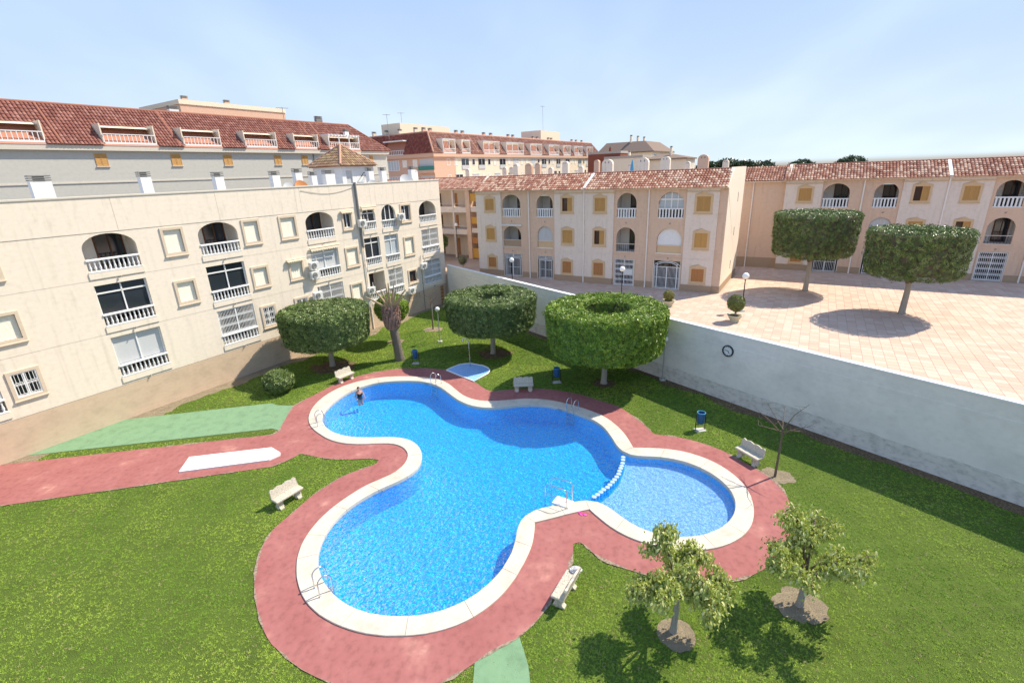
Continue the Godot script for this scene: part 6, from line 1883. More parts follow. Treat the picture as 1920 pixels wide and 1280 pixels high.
func clipped_tree(label: String, x: float, z: float, r: float, top: float, bottom: float, hole: float, tones: Array, n: int, ground := 0.0) -> void:
	var o := thing("clipped_tree", label, "tree", Transform3D(Basis(), Vector3(x, ground, z)))
	var b := MB.new()
	var tr := 0.19
	b.tube([Vector3(0, -0.05, 0), Vector3(0.0, 0.15, 0), Vector3(0.03, bottom * 0.6, 0.02), Vector3(0.0, bottom + 0.3, 0)], [tr * 1.45, tr * 1.05, tr * 0.9, tr * 0.85], 12)
	part("trunk", b.mesh(), M.bark_pale, o)
	b = MB.new()
	for i in 8:
		var a := TAU * i / 8 + rng.randf_range(-0.2, 0.2)
		var d := Vector3(cos(a), 0, sin(a))
		b.tube([Vector3(0, bottom * 0.75, 0), Vector3(0, bottom * 0.9, 0) + d * 0.25, Vector3(0, (top + bottom) * 0.5 - 0.2, 0) + d * r * 0.45, Vector3(0, top - 0.7, 0) + d * r * 0.75], [0.10, 0.08, 0.06, 0.03], 7)
	part("limbs", b.mesh(), M.bark, o)
	var prof := drum_profile(r, top, bottom, hole)
	var core := MB.new()
	var inner := []
	for p in drum_profile(r - 0.26, top - 0.24, bottom + 0.26, hole + 0.26):
		inner.append(p)
	inner.reverse()
	core.lathe(inner, 40)
	part("opaque_core", core.mesh(), M.bark, o)  # solid core added inside the leaves to stop light showing through
	var f := FastNoiseLite.new()
	f.seed = int(x * 100) + 7; f.frequency = 0.8
	# arc lengths weighted by radius
	prof = prof.slice(1)
	var acc := [0.0]
	for i in prof.size() - 1:
		var w: float = prof[i].distance_to(prof[i + 1]) * maxf(0.15, (prof[i].x + prof[i + 1].x) / 2)
		if i >= 9: w *= 0.45
		if i == 0: w *= 0.25
		acc.append(acc[i] + w)
	var xfs := [[], [], []]; var cols := [[], [], []]
	for i in n:
		var t: float = rng.randf() * acc[-1]
		var k := 0
		while acc[k + 1] < t: k += 1
		var q: float = (t - acc[k]) / (acc[k + 1] - acc[k])
		var p: Vector2 = prof[k].lerp(prof[k + 1], q)
		var tn: Vector2 = (prof[k + 1] - prof[k]).normalized()
		var nn := Vector2(-tn.y, tn.x)   # outwards
		var a := rng.randf() * TAU
		var bump := f.get_noise_3d(cos(a) * p.x, p.y, sin(a) * p.x)
		p += nn * (0.07 * bump + 0.02 - absf(rng.randfn(0.0, 0.09)))
		if rng.randf() < 0.02: p += nn * rng.randf_range(0.03, 0.16)
		var pos := Vector3(cos(a) * p.x, p.y, sin(a) * p.x)
		var s := rng.randf_range(0.8, 1.35)
		var out := Vector3(cos(a) * nn.x, nn.y, sin(a) * nn.x) + Vector3(rng.randfn(), rng.randfn(), rng.randfn()) * 0.33
		var bs := (Basis(Quaternion(Vector3.UP, out.normalized())) * Basis(Vector3.UP, rng.randf() * TAU)).scaled(Vector3.ONE * s)
		var c: Vector3 = tones[rng.randi() % tones.size()]
		c *= rng.randf_range(0.7, 1.25) * (1.0 + 0.18 * f.get_noise_3d(pos.x * 0.6 + 50.0, pos.y * 0.6, pos.z * 0.6))
		var m := rng.randi() % 3
		xfs[m].append(Transform3D(bs, pos))
		cols[m].append(Color(c.x, c.y, c.z))
	for m in 3:
		multi("crown", leaf_clumps[m], M.leaf, xfs[m], cols[m], o)

func bush(called: String, label: String, at: Vector3, r: float, flat: float, tones: Array, n: int, trunk := 0.0, category := "bush") -> Node3D:
	var o := thing(called, label, category, Transform3D(Basis(), at))
	if trunk > 0.0:
		var b := MB.new()
		b.tube([Vector3(0, -0.05, 0), Vector3(0.02, trunk * 0.5, 0.01), Vector3(0, trunk + r * 0.5, 0)], [r * 0.16, r * 0.12, r * 0.10], 9)
		part("trunk", b.mesh(), M.bark_pale, o)
	var cy := trunk + r * flat
	var c := MB.new()
	var pr := []
	for i in 9:
		var t := -PI / 2 + PI * i / 8
		pr.append(Vector2(maxf(0.001, cos(t) * r * 0.8), cy + sin(t) * r * flat * 0.8))
	c.lathe(pr, 18)
	part("opaque_core", c.mesh(), M.bark, o)  # opaque ball added so that no light passes through the foliage
	var f := FastNoiseLite.new()
	f.seed = int(at.x * 37) + 3; f.frequency = 1.4
	var xfs := [[], [], []]; var cols := [[], [], []]
	for i in n:
		var d := Vector3(rng.randfn(), rng.randfn(), rng.randfn()).normalized()
		var rr := r * (1.0 + 0.12 * f.get_noise_3dv(d * 2.0)) - absf(rng.randfn(0.0, 0.06)) * r
		var pos := Vector3(d.x * rr, cy + d.y * rr * flat, d.z * rr)
		var k: Vector3 = tones[rng.randi() % tones.size()]
		k *= rng.randf_range(0.7, 1.25)
		var m := rng.randi() % 3
		xfs[m].append(Transform3D((Basis(Quaternion(Vector3.UP, (d + Vector3(rng.randfn(), rng.randfn(), rng.randfn()) * 0.35).normalized())) * Basis(Vector3.UP, rng.randf() * TAU)).scaled(Vector3.ONE * clampf(r, 0.35, 1.0) * rng.randf_range(0.8, 1.3)), pos))
		cols[m].append(Color(k.x, k.y, k.z))
	for m in 3:
		if xfs[m].size() > 8:
			multi("foliage", leaf_clumps[m], M.leaf, xfs[m], cols[m], o)
	return o

func young_tree(label: String, x: float, z: float, seed_: int, n: int, singles: int) -> void:
	var r := RandomNumberGenerator.new()
	r.seed = seed_
	var o := thing("young_tree", label, "tree", Transform3D(Basis(), Vector3(x, 0, z)))
	var b := MB.new()
	b.tube([Vector3(0, -0.05, 0), Vector3(0.01, 0.12, 0), Vector3(0.03, 0.7, 0), Vector3(0.0, 1.35, 0.02)], [0.14, 0.105, 0.085, 0.075], 12)
	part("trunk", b.mesh(), M.bark_pale, o)
	var lm := []
	for k in 4:
		var q := MB.new()
		var l := 0.09 + 0.018 * k
		# blade that droops: three segments, folded
		var w := [0.0, 0.028, 0.031, 0.0]; var yy := [0.0, -0.012, -0.045, -0.10]
		for i in 3:
			for s in [-1.0, 1.0]:
				var a := Vector3(0, yy[i] * l * 5, l * i / 3.0); var c := Vector3(0, yy[i + 1] * l * 5, l * (i + 1) / 3.0)
				var a2 := a + Vector3(s * w[i], 0.012 if i > 0 else 0.0, 0); var c2 := c + Vector3(s * w[i + 1], 0.012 if i < 2 else 0.0, 0)
				if s > 0: q.quad(a, c, c2, a2)
				else: q.quad(a, a2, c2, c)
		lm.append(q.mesh())
	var twigs := []
	for i in 9:
		var a := TAU * i / 9 + r.randf_range(-0.3, 0.3)
		var reach := r.randf_range(1.0, 1.55)
		var rise := r.randf_range(0.35, 1.7)
		if i == 6: rise = 2.15; reach = 0.7
		var d := Vector3(cos(a), 0, sin(a))
		var p0 := Vector3(0, 1.25 + r.randf() * 0.1, 0)
		var p1 := p0 + d * reach * 0.35 + Vector3.UP * rise * 0.45
		var p2 := p0 + d * reach * 0.75 + Vector3.UP * rise * 0.8
		var p3 := p0 + d * reach * 1.1 + Vector3.UP * rise * 0.9
		var l := MB.new()
		l.tube([p0, p1, p2, p3], [0.045, 0.034, 0.022, 0.010], 7)
		part("limb", l.mesh(), M.bark, o)
		twigs.append([p1, p2, p3])
		for s in 3:
			var base: Vector3 = p1.lerp(p3, 0.25 + 0.3 * s)
			var e := base + Vector3(r.randf_range(-0.5, 0.5), r.randf_range(-0.1, 0.45), r.randf_range(-0.5, 0.5))
			var tw := MB.new()
			tw.tube([base, base.lerp(e, 0.5) + Vector3.UP * 0.06, e], [0.016, 0.011, 0.006], 5)
			part("twig", tw.mesh(), M.bark, o)
			twigs.append([base, base.lerp(e, 0.5), e])
	var xfs := [[], [], [], []]
	for i in n:
		var tw: Array = twigs[r.randi() % twigs.size()]
		var t := sqrt(r.randf())
		var p: Vector3 = tw[0].lerp(tw[1], t * 2.0) if t < 0.5 else tw[1].lerp(tw[2], t * 2.0 - 1.0)
		p += Vector3(r.randfn(), r.randfn() * 0.8 - 0.5, r.randfn()) * 0.115
		var yw := r.randf() * TAU
		var bs := Basis(Vector3.UP, yw) * Basis(Vector3.RIGHT, r.randf_range(0.2, 1.1)) * Basis(Vector3.BACK, r.randf_range(-0.5, 0.5))
		bs = bs.scaled(Vector3.ONE * r.randf_range(0.75, 1.3))
		var k := r.randi() % 4
		if i < singles:
			part("leaf", lm[k], M["young_leaf%d" % (r.randi() % 4)], o, Transform3D(bs, p))
		else:
			xfs[k].append(Transform3D(bs, p))
	for k in 4:
		if xfs[k].size() > 0:
			multi("foliage", lm[k], M["young_leaf%d" % k], xfs[k], [], o)

func bare_tree(label: String, x: float, z: float, h: float, spread: float, seed_: int, stake: bool) -> void:
	var r := RandomNumberGenerator.new()
	r.seed = seed_
	var o := thing("bare_tree", label, "tree", Transform3D(Basis(), Vector3(x, 0, z)))
	var b := MB.new()
	b.tube([Vector3(0, -0.05, 0), Vector3(0.02, h * 0.5, 0), Vector3(0, h * 0.66, 0.02)], [0.055, 0.04, 0.032], 8)
	part("trunk", b.mesh(), M.bark, o)
	for i in 7:
		var a := TAU * i / 7 + r.randf_range(-0.4, 0.4)
		var base := Vector3(0, h * r.randf_range(0.52, 0.66), 0)
		var e := base + Vector3(cos(a) * spread * r.randf_range(0.6, 1.0), h * r.randf_range(0.05, 0.34), sin(a) * spread * r.randf_range(0.6, 1.0))
		var m := base.lerp(e, 0.5) + Vector3(r.randfn(), 0.6, r.randfn()) * 0.07
		b = MB.new()
		b.tube([base, m, e], [0.024, 0.016, 0.007], 5)
		for k in 4:
			var s := base.lerp(e, 0.35 + 0.18 * k)
			b.tube([s, s + Vector3(r.randfn() * 0.3, r.randf_range(0.0, 0.35), r.randfn() * 0.3) * spread * 0.7], [0.009, 0.004], 4)
		part("branch", b.mesh(), M.bark, o)
	if stake:
		b = MB.new()
		b.tube([Vector3(0.09, -0.05, 0.04), Vector3(0.1, h * 0.62, 0.04)], 0.025, 6)
		part("stake", b.mesh(), M.bark_pale, o)

func palm(x: float, z: float) -> void:
	var o := thing("palm_tree", "thick palm trunk pruned to bare frond stalks beside pool lawn", "palm", Transform3D(Basis(), Vector3(x, 0, z)))
	var b := MB.new()
	b.tube([Vector3(0.05, -0.1, 0), Vector3(0.03, 0.15, 0), Vector3(0.0, 0.9, 0), Vector3(-0.08, 1.9, 0), Vector3(-0.16, 2.7, 0), Vector3(-0.2, 3.1, 0)], [0.44, 0.37, 0.30, 0.29, 0.31, 0.38], 18)
	part("trunk", b.mesh(), M.palm_bark, o)
	# rings of old leaf scars
	var scar := MB.new()
	for i in 22:
		var y := 0.12 + i * 0.125
		var cx := -0.085 * y + 0.04
		for k in 13:
			var a := TAU * k / 13 + (i % 2) * 0.24 + rng.randf_range(-0.06, 0.06)
			var d := Vector3(cos(a), 0, sin(a))
			var rr := 0.285 + 0.08 * maxf(0, 0.6 - y)
			var p := Vector3(cx, y, 0) + d * rr
			var s := Vector3(-sin(a), 0, cos(a)) * 0.075
			scar.quad(p - s, p + s, p + s * 0.6 + d * 0.035 + Vector3.UP * 0.085, p - s * 0.6 + d * 0.035 + Vector3.UP * 0.085)
	part("leaf_scars", scar.mesh(), M.palm_bark, o)
	# cut stubs form a swollen collar
	var mats := [M.palm_stub, M.palm_stub_dark, M.palm_stub_dark]
	var stub := MB.new()
	stub.box(Vector3(-0.07, 0.0, -0.02), Vector3(0.07, 0.26, 0.03))
	stub.quad(Vector3(-0.07, 0.26, 0.03), Vector3(0.07, 0.26, 0.03), Vector3(0.045, 0.33, 0.0), Vector3(-0.045, 0.33, 0.0))
	var sm := stub.mesh()
	var core := MB.new()
	core.lathe([Vector2(0.32, 2.45), Vector2(0.48, 2.85), Vector2(0.50, 3.2), Vector2(0.40, 3.75), Vector2(0.22, 4.1), Vector2(0.0, 4.2)], 18, Vector3(-0.2, 0, 0))
	part("collar", core.mesh(), M.palm_stub_dark, o)
	for i in 13:
		var y := 2.5 + i * 0.125
		var rr := 0.36 + 0.20 * sin(clampf((y - 2.35) / 1.9, 0, 1) * PI)
		for k in 14:
			var a := TAU * k / 14 + i * 0.39 + rng.randf_range(-0.08, 0.08)
			var bs := Basis(Vector3.UP, PI / 2 - a) * Basis(Vector3.RIGHT, rng.randf_range(0.25, 0.6))
			part("frond_stub", sm, mats[rng.randi() % 3], o, Transform3D(bs.scaled_local(Vector3(rng.randf_range(0.7, 1.1), rng.randf_range(0.8, 1.3), 1.0)), Vector3(-0.2 + cos(a) * rr, y, sin(a) * rr)))
	# bare stalks left after pruning
	for s in [[-1.75, 1.35, 0.4], [-1.2, 1.5, -0.5], [-0.55, 1.75, 0.3], [-0.25, 1.85, -0.3], [0.1, 2.0, 0.2], [0.4, 1.9, -0.4], [0.75, 1.7, 0.5], [1.35, 1.65, -0.1], [1.2, 1.1, 0.4]]:
		var st := MB.new()
		var p0 := Vector3(-0.2 + s[0] * 0.10, 3.95, s[2] * 0.2)
		var pts := []; var rad := []
		for i in 7:
			var t := i / 6.0
			pts.append(p0 + Vector3(s[0] * 0.8 * t, s[1] * (t - 0.12 * t * t * absf(s[0])), s[2] * 0.8 * t))
			rad.append(lerpf(0.12, 0.035, t))
		st.tube(pts, rad, 7)
		# a few dry leaflets
		for i in range(2, 7):
			for sd in [-1.0, 1.0]:
				var q: Vector3 = pts[i]
				st.tri(q, q + Vector3(0.02, 0.02, 0), q + Vector3(sd * 0.05, -0.16 - rng.randf() * 0.1, sd * 0.12))
		part("frond_stalk", st.mesh(), M.frond, o)

# ---------------------------------------------------------------- garden furniture
func flat_prism(b: MB, poly: Array, z0: float, z1: float, tilt := Transform3D()) -> void:
	# outline in x/y extruded along z
	var p := PackedVector2Array()
	for q in poly: p.append(Vector2(q.x, -q.y))
	var keep := b.xf
	b.xf = keep * tilt * Transform3D(Basis(Vector3(1, 0, 0), Vector3(0, 0, 1), Vector3(0, -1, 0)), Vector3.ZERO)
	b.prism(p, z0, z1, true, true)
	b.xf = keep

func bench(at: Vector3, facing: Vector2, label: String) -> void:
	var o := thing("stone_bench", label, "bench", yaw(at, facing), "stone benches round the pool")
	var b := MB.new()
	b.cbox(Vector3(-0.62, 0.40, -0.22), Vector3(0.62, 0.475, 0.22), 0.02)
	part("seat", b.mesh(), M.bench, o)
	b = MB.new()
	var pts := [Vector2(-0.62, 0.0), Vector2(0.62, 0.0), Vector2(0.60, 0.25)]
	for i in 25:
		var t := i / 24.0
		var x := lerpf(0.60, -0.60, t)
		pts.append(Vector2(x, 0.34 + 0.055 * absf(cos(t * PI * 3.0)) - (0.06 if i == 0 or i == 24 else 0.0)))
	pts.append(Vector2(-0.60, 0.25))
	flat_prism(b, pts, -0.035, 0.035, Transform3D(Basis(Vector3.RIGHT, -0.22), Vector3(0, 0.47, -0.19)))
	part("backrest", b.mesh(), M.bench, o)
	for s in [-1.0, 1.0]:
		b = MB.new()
		var prof := [Vector2(-0.20, -0.03), Vector2(0.20, -0.03), Vector2(0.20, 0.05), Vector2(0.13, 0.10), Vector2(0.10, 0.20), Vector2(0.14, 0.31), Vector2(0.20, 0.36), Vector2(0.20, 0.40), Vector2(-0.20, 0.40), Vector2(-0.20, 0.36), Vector2(-0.14, 0.31), Vector2(-0.10, 0.20), Vector2(-0.13, 0.10), Vector2(-0.20, 0.05)]
		var pr := []
		for q in prof: pr.append(q)
		flat_prism(b, pr, -0.09, 0.09, Transform3D(Basis(Vector3.UP, PI / 2), Vector3(s * 0.42, 0, 0)))
		for q in 2:
			b.lathe([Vector2(0.05, 0.02), Vector2(0.075, 0.08), Vector2(0.05, 0.18), Vector2(0.07, 0.30), Vector2(0.05, 0.39)], 10, Vector3(s * 0.42 + (q - 0.5) * 0.16, 0, 0.06))
		part("leg", b.mesh(), M.bench, o)

func globe_lamp(at: Vector3, h: float, r: float, label: String, post: Material, group: String) -> void:
	var o := thing("globe_lamp", label, "lamp post", Transform3D(Basis(), at), group)
	var b := MB.new()
	b.cbox(Vector3(-0.17, -0.05, -0.17), Vector3(0.17, 0.10, 0.17), 0.02)
	part("base", b.mesh(), M.concrete, o)
	b = MB.new()
	b.lathe([Vector2(0.055, 0.10), Vector2(0.05, 0.25), Vector2(0.038, 0.3), Vector2(0.034, h - r * 2 - 0.06), Vector2(0.07, h - r * 2 - 0.04), Vector2(0.075, h - r * 2 + 0.03)], 12)
	part("post", b.mesh(), post, o)
	b = MB.new()
	var pr := []
	for i in 13:
		var t := -PI / 2 + PI * i / 12
		pr.append(Vector2(maxf(0.0005, cos(t) * r), h - r + sin(t) * r))
	b.lathe(pr, 24)
	part("globe", b.mesh(), M.globe, o)

func litter_bin(at: Vector3, facing: Vector2, label: String) -> void:
	var o := thing("litter_bin", label, "litter bin", yaw(at, facing), "blue litter bins on the lawn")
	var b := MB.new()
	b.cbox(Vector3(-0.28, -0.04, -0.2), Vector3(0.28, 0.035, 0.2), 0.015)
	part("pad", b.mesh(), M.concrete, o)
	for s in [-1.0, 1.0]:
		b = MB.new()
		b.tube([Vector3(s * 0.26, 0.03, 0), Vector3(s * 0.26, 0.92, 0)], 0.022, 8)
		part("post", b.mesh(), M.dark_metal, o)
	b = MB.new()
	b.box(Vector3(-0.25, 0.36, -0.012), Vector3(0.25, 0.385, 0.012))
	part("crossbar", b.mesh(), M.dark_metal, o)
	b = MB.new()
	b.lathe([Vector2(0.0, 0.42), Vector2(0.175, 0.42), Vector2(0.205, 1.02), Vector2(0.185, 1.02), Vector2(0.16, 0.45), Vector2(0.0, 0.45)], 22)
	part("bucket", b.mesh(), M.bin_blue, o)
	b = MB.new()
	var pts := []
	for i in 21: pts.append(Vector3(cos(TAU * i / 20) * 0.2, 1.02, sin(TAU * i / 20) * 0.2))
	b.tube(pts, 0.016, 6, false)
	part("rim", b.mesh(), M.blue_fabric, o)

func pool_ladder(i: int, label: String) -> void:
	var a := pool_in[i]; var d := (pool_out[i] - a).normalized()
	var o := thing("pool_ladder", label, "pool ladder", yaw(Vector3(a.x, 0, a.y), -d), "steel pool ladders")
	for s in [-0.25, 0.25]:
		var pts := [Vector3(s, 0.07, -0.34), Vector3(s, 0.50, -0.34)]
		for k in 9:
			var t := PI - PI * k / 8
			pts.append(Vector3(s, 0.58 + sin(t) * 0.22, -0.12 + cos(t) * 0.22))
		pts.append(Vector3(s, 0.45, 0.10))
		pts.append(Vector3(s, -0.95, 0.10))
		var b := MB.new()
		b.tube(pts, 0.022, 8)
		b.lathe([Vector2(0.05, 0.075), Vector2(0.045, 0.10), Vector2(0.022, 0.11)], 12, Vector3(s, 0, -0.34))
		part("rail", b.mesh(), M.steel, o)
	for k in 3:
		var b := MB.new()
		b.box(Vector3(-0.25, -0.22 - k * 0.26, 0.06), Vector3(0.25, -0.19 - k * 0.26, 0.14))
		part("tread", b.mesh(), M.steel, o)

func pool_stair() -> void:
	# white moulded step unit hung over the edge between two steel handrails
	var at := Vector3(2.04, 0.08, -16.66)
	var o := thing("pool_stair", "white moulded pool steps with two bent steel handrails on coping", "pool steps", yaw(at, Vector2(-0.85, -0.53)))
	var b := MB.new()
	for k in 4:
		b.cbox(Vector3(-0.24, -0.12 - k * 0.24, 0.06 + k * 0.22), Vector3(0.24, 0.03 - k * 0.24, 0.40 + k * 0.22), 0.025)
	part("steps", b.mesh(), M.white_plaster, o)
	b = MB.new()
	b.cbox(Vector3(-0.26, 0.0, -0.14), Vector3(0.26, 0.06, 0.62), 0.02)
	part("platform", b.mesh(), M.white_plaster, o)
	for s in [-0.28, 0.28]:
		b = MB.new()
		b.tube([Vector3(s, 0, -0.06), Vector3(s, 0.78, -0.06), Vector3(s, 0.86, -0.02), Vector3(s, 0.90, 0.08), Vector3(s, 0.86, 0.78), Vector3(s, 0.80, 0.86), Vector3(s, 0.66, 0.90), Vector3(s, -0.9, 0.94)], 0.02, 8)
		b.tube([Vector3(s, 0.42, -0.06), Vector3(s, 0.40, 0.9)], 0.012, 6)
		part("handrail", b.mesh(), M.steel, o)

func shower() -> void:
	var o := thing("garden_shower", "slim steel shower on pale blue mosaic tray beside the pool", "shower", Transform3D(Basis(), Vector3(-3.05, 0, -32.3)))
	var tray := PackedVector2Array()
	for p in [Vector2(-4.7, -31.8), Vector2(-4.44, -32.17), Vector2(-3.9, -32.75), Vector2(-3.4, -32.92), Vector2(-2.96, -32.87), Vector2(-2.09, -32.36), Vector2(-1.73, -31.89), Vector2(-1.62, -31.49), Vector2(-1.74, -30.93), Vector2(-2.61, -29.65)]:
		tray.append(p - Vector2(-3.05, -32.3))
	no_grass.append(PackedVector2Array([Vector2(-4.75, -31.8), Vector2(-3.9, -32.85), Vector2(-2.96, -32.95), Vector2(-2.0, -32.4), Vector2(-1.55, -31.49), Vector2(-1.7, -30.9), Vector2(-2.61, -29.55)]))
	var b := MB.new()
	b.prism(tray, 0.0, 0.05)
	part("tray", b.mesh(), M.mosaic_shower, o)
	b = MB.new()
	var rim := []
	for p in tray: rim.append(Vector3(p.x, 0.06, p.y))
	rim.append(rim[0])
	b.tube(rim, 0.045, 6, false)
	part("tray_rim", b.mesh(), M.white_plaster, o)
	b = MB.new()
	b.tube([Vector3(0, 0.0, 0), Vector3(0, 1.9, 0), Vector3(-0.06, 2.08, 0), Vector3(-0.2, 2.16, 0), Vector3(-0.42, 2.16, 0)], 0.03, 8)
	part("pipe", b.mesh(), M.steel, o)
	b = MB.new()
	b.lathe([Vector2(0.0, 1.98), Vector2(0.09, 2.0), Vector2(0.03, 2.08), Vector2(0.02, 2.16)], 14, Vector3(-0.42, 0, 0))
	part("shower_head", b.mesh(), M.steel, o)
	b = MB.new()
	b.tube([Vector3(0, 1.05, 0.02), Vector3(0, 1.05, 0.12)], 0.02, 8)
	part("valve", b.mesh(), M.steel, o)

func flip_flop(at: Vector3, turn: float, label: String) -> void:
	var o := thing("flip_flop", label, "sandal", Transform3D(Basis(Vector3.UP, turn), at), "pair of pink flip-flops")
	var b := MB.new()
	var pts := PackedVector2Array()
	for i in 20:
		var t := TAU * i / 20
		pts.append(Vector2(cos(t) * (0.052 - 0.012 * sin(t)) , -sin(t) * 0.135))
	b.prism(pts, 0.0, 0.022, true, true)
	part("sole", b.mesh(), M.pink_rubber, o)
	b = MB.new()
	for s in [-1.0, 1.0]:
		b.tube([Vector3(0, 0.02, -0.07), Vector3(s * 0.03, 0.055, -0.03), Vector3(s * 0.046, 0.02, 0.03)], 0.011, 6)
	part("strap", b.mesh(), M.pink_rubber, o)

func towel_heap() -> void:
	var o := thing("towel_heap", "crumpled pale grey towel left on bench by young tree", "towel", Transform3D(Basis(), Vector3(1.82, 0.475, -12.75)))
	var b := MB.new()
	var f := FastNoiseLite.new()
	f.seed = 9; f.frequency = 5.0
	var nu := 14; var nv := 28
	for i in nu:
		for j in nv:
			var q := []
			for e in [[0, 0], [0, 1], [1, 1], [1, 0]]:
				var t: float = PI / 2 * (i + e[0]) / nu; var a: float = TAU * (j + e[1]) / nv
				var d := Vector3(cos(t) * cos(a), sin(t), cos(t) * sin(a))
				var k := 1.0 + 0.45 * f.get_noise_3dv(d)
				q.append(d * Vector3(0.20, 0.12, 0.15) * k)
			b.quad(q[0], q[1], q[2], q[3])
	part("cloth", b.mesh(), M.towel, o)
	b = MB.new()
	b.xf = Transform3D(Basis(Vector3.FORWARD, 1.2), Vector3(0.02, 0.10, 0.05))
	b.lathe([Vector2(0.0, -0.16), Vector2(0.055, -0.14), Vector2(0.06, 0.0), Vector2(0.05, 0.13), Vector2(0.0, 0.15)], 12)
	part("roll", b.mesh(), M.towel, o)

func planter(at: Vector3, label: String, ball: float, stem: float, tones: Array) -> void:
	var o := bush("potted_bush", label, at + Vector3(0, 0.42, 0), ball, 1.0, tones, int(2200 * ball), stem, "potted plant")
	var b := MB.new()
	b.lathe([Vector2(0.30, -0.42), Vector2(0.33, -0.39), Vector2(0.27, -0.33), Vector2(0.40, -0.12), Vector2(0.48, 0.02), Vector2(0.50, 0.06), Vector2(0.44, 0.06), Vector2(0.40, 0.0), Vector2(0.0, 0.0)], 24)
	part("bowl", b.mesh(), M.bowl, o)
	b = MB.new()
	b.lathe([Vector2(0.41, 0.01), Vector2(0.2, 0.05), Vector2(0.0, 0.06)], 16)
	part("soil", b.mesh(), M.soil, o)

func wall_clock() -> void:
	var T: Transform3D = get_node("garden_wall").transform
	var o := thing("wall_clock", "round wall clock with black rim hung on white garden wall", "clock", T * Transform3D(Basis(), Vector3(31.75, 3.05, 0.0)))
	var R := Transform3D(Basis(Vector3.RIGHT, PI / 2), Vector3.ZERO)
	var b := MB.new()
	b.xf = R
	b.lathe([Vector2(0.27, 0.0), Vector2(0.33, 0.0), Vector2(0.335, 0.07), Vector2(0.31, 0.10), Vector2(0.275, 0.08), Vector2(0.27, 0.03)], 32)
	part("rim", b.mesh(), M.dark_metal, o)
	b = MB.new()
	b.xf = R
	b.lathe([Vector2(0.29, 0.02), Vector2(0.0, 0.024)], 32)
	part("face", b.mesh(), M.clock_white, o)
	b = MB.new()
	for i in 12:
		var a := TAU * i / 12
		var d := Vector3(sin(a), cos(a), 0)
		b.tube([d * 0.21 + Vector3(0, 0, 0.03), d * 0.25 + Vector3(0, 0, 0.03)], 0.010, 4)
	part("hour_marks", b.mesh(), M.dark_metal, o)
	b = MB.new()
	b.tube([Vector3(0.02, 0.0, 0.04), Vector3(-0.19, 0.02, 0.04)], 0.012, 5)
	part("minute_hand", b.mesh(), M.dark_metal, o)
	b = MB.new()
	b.tube([Vector3(0, 0.02, 0.045), Vector3(0.09, -0.13, 0.045)], 0.015, 5)
	part("hour_hand", b.mesh(), M.dark_metal, o)

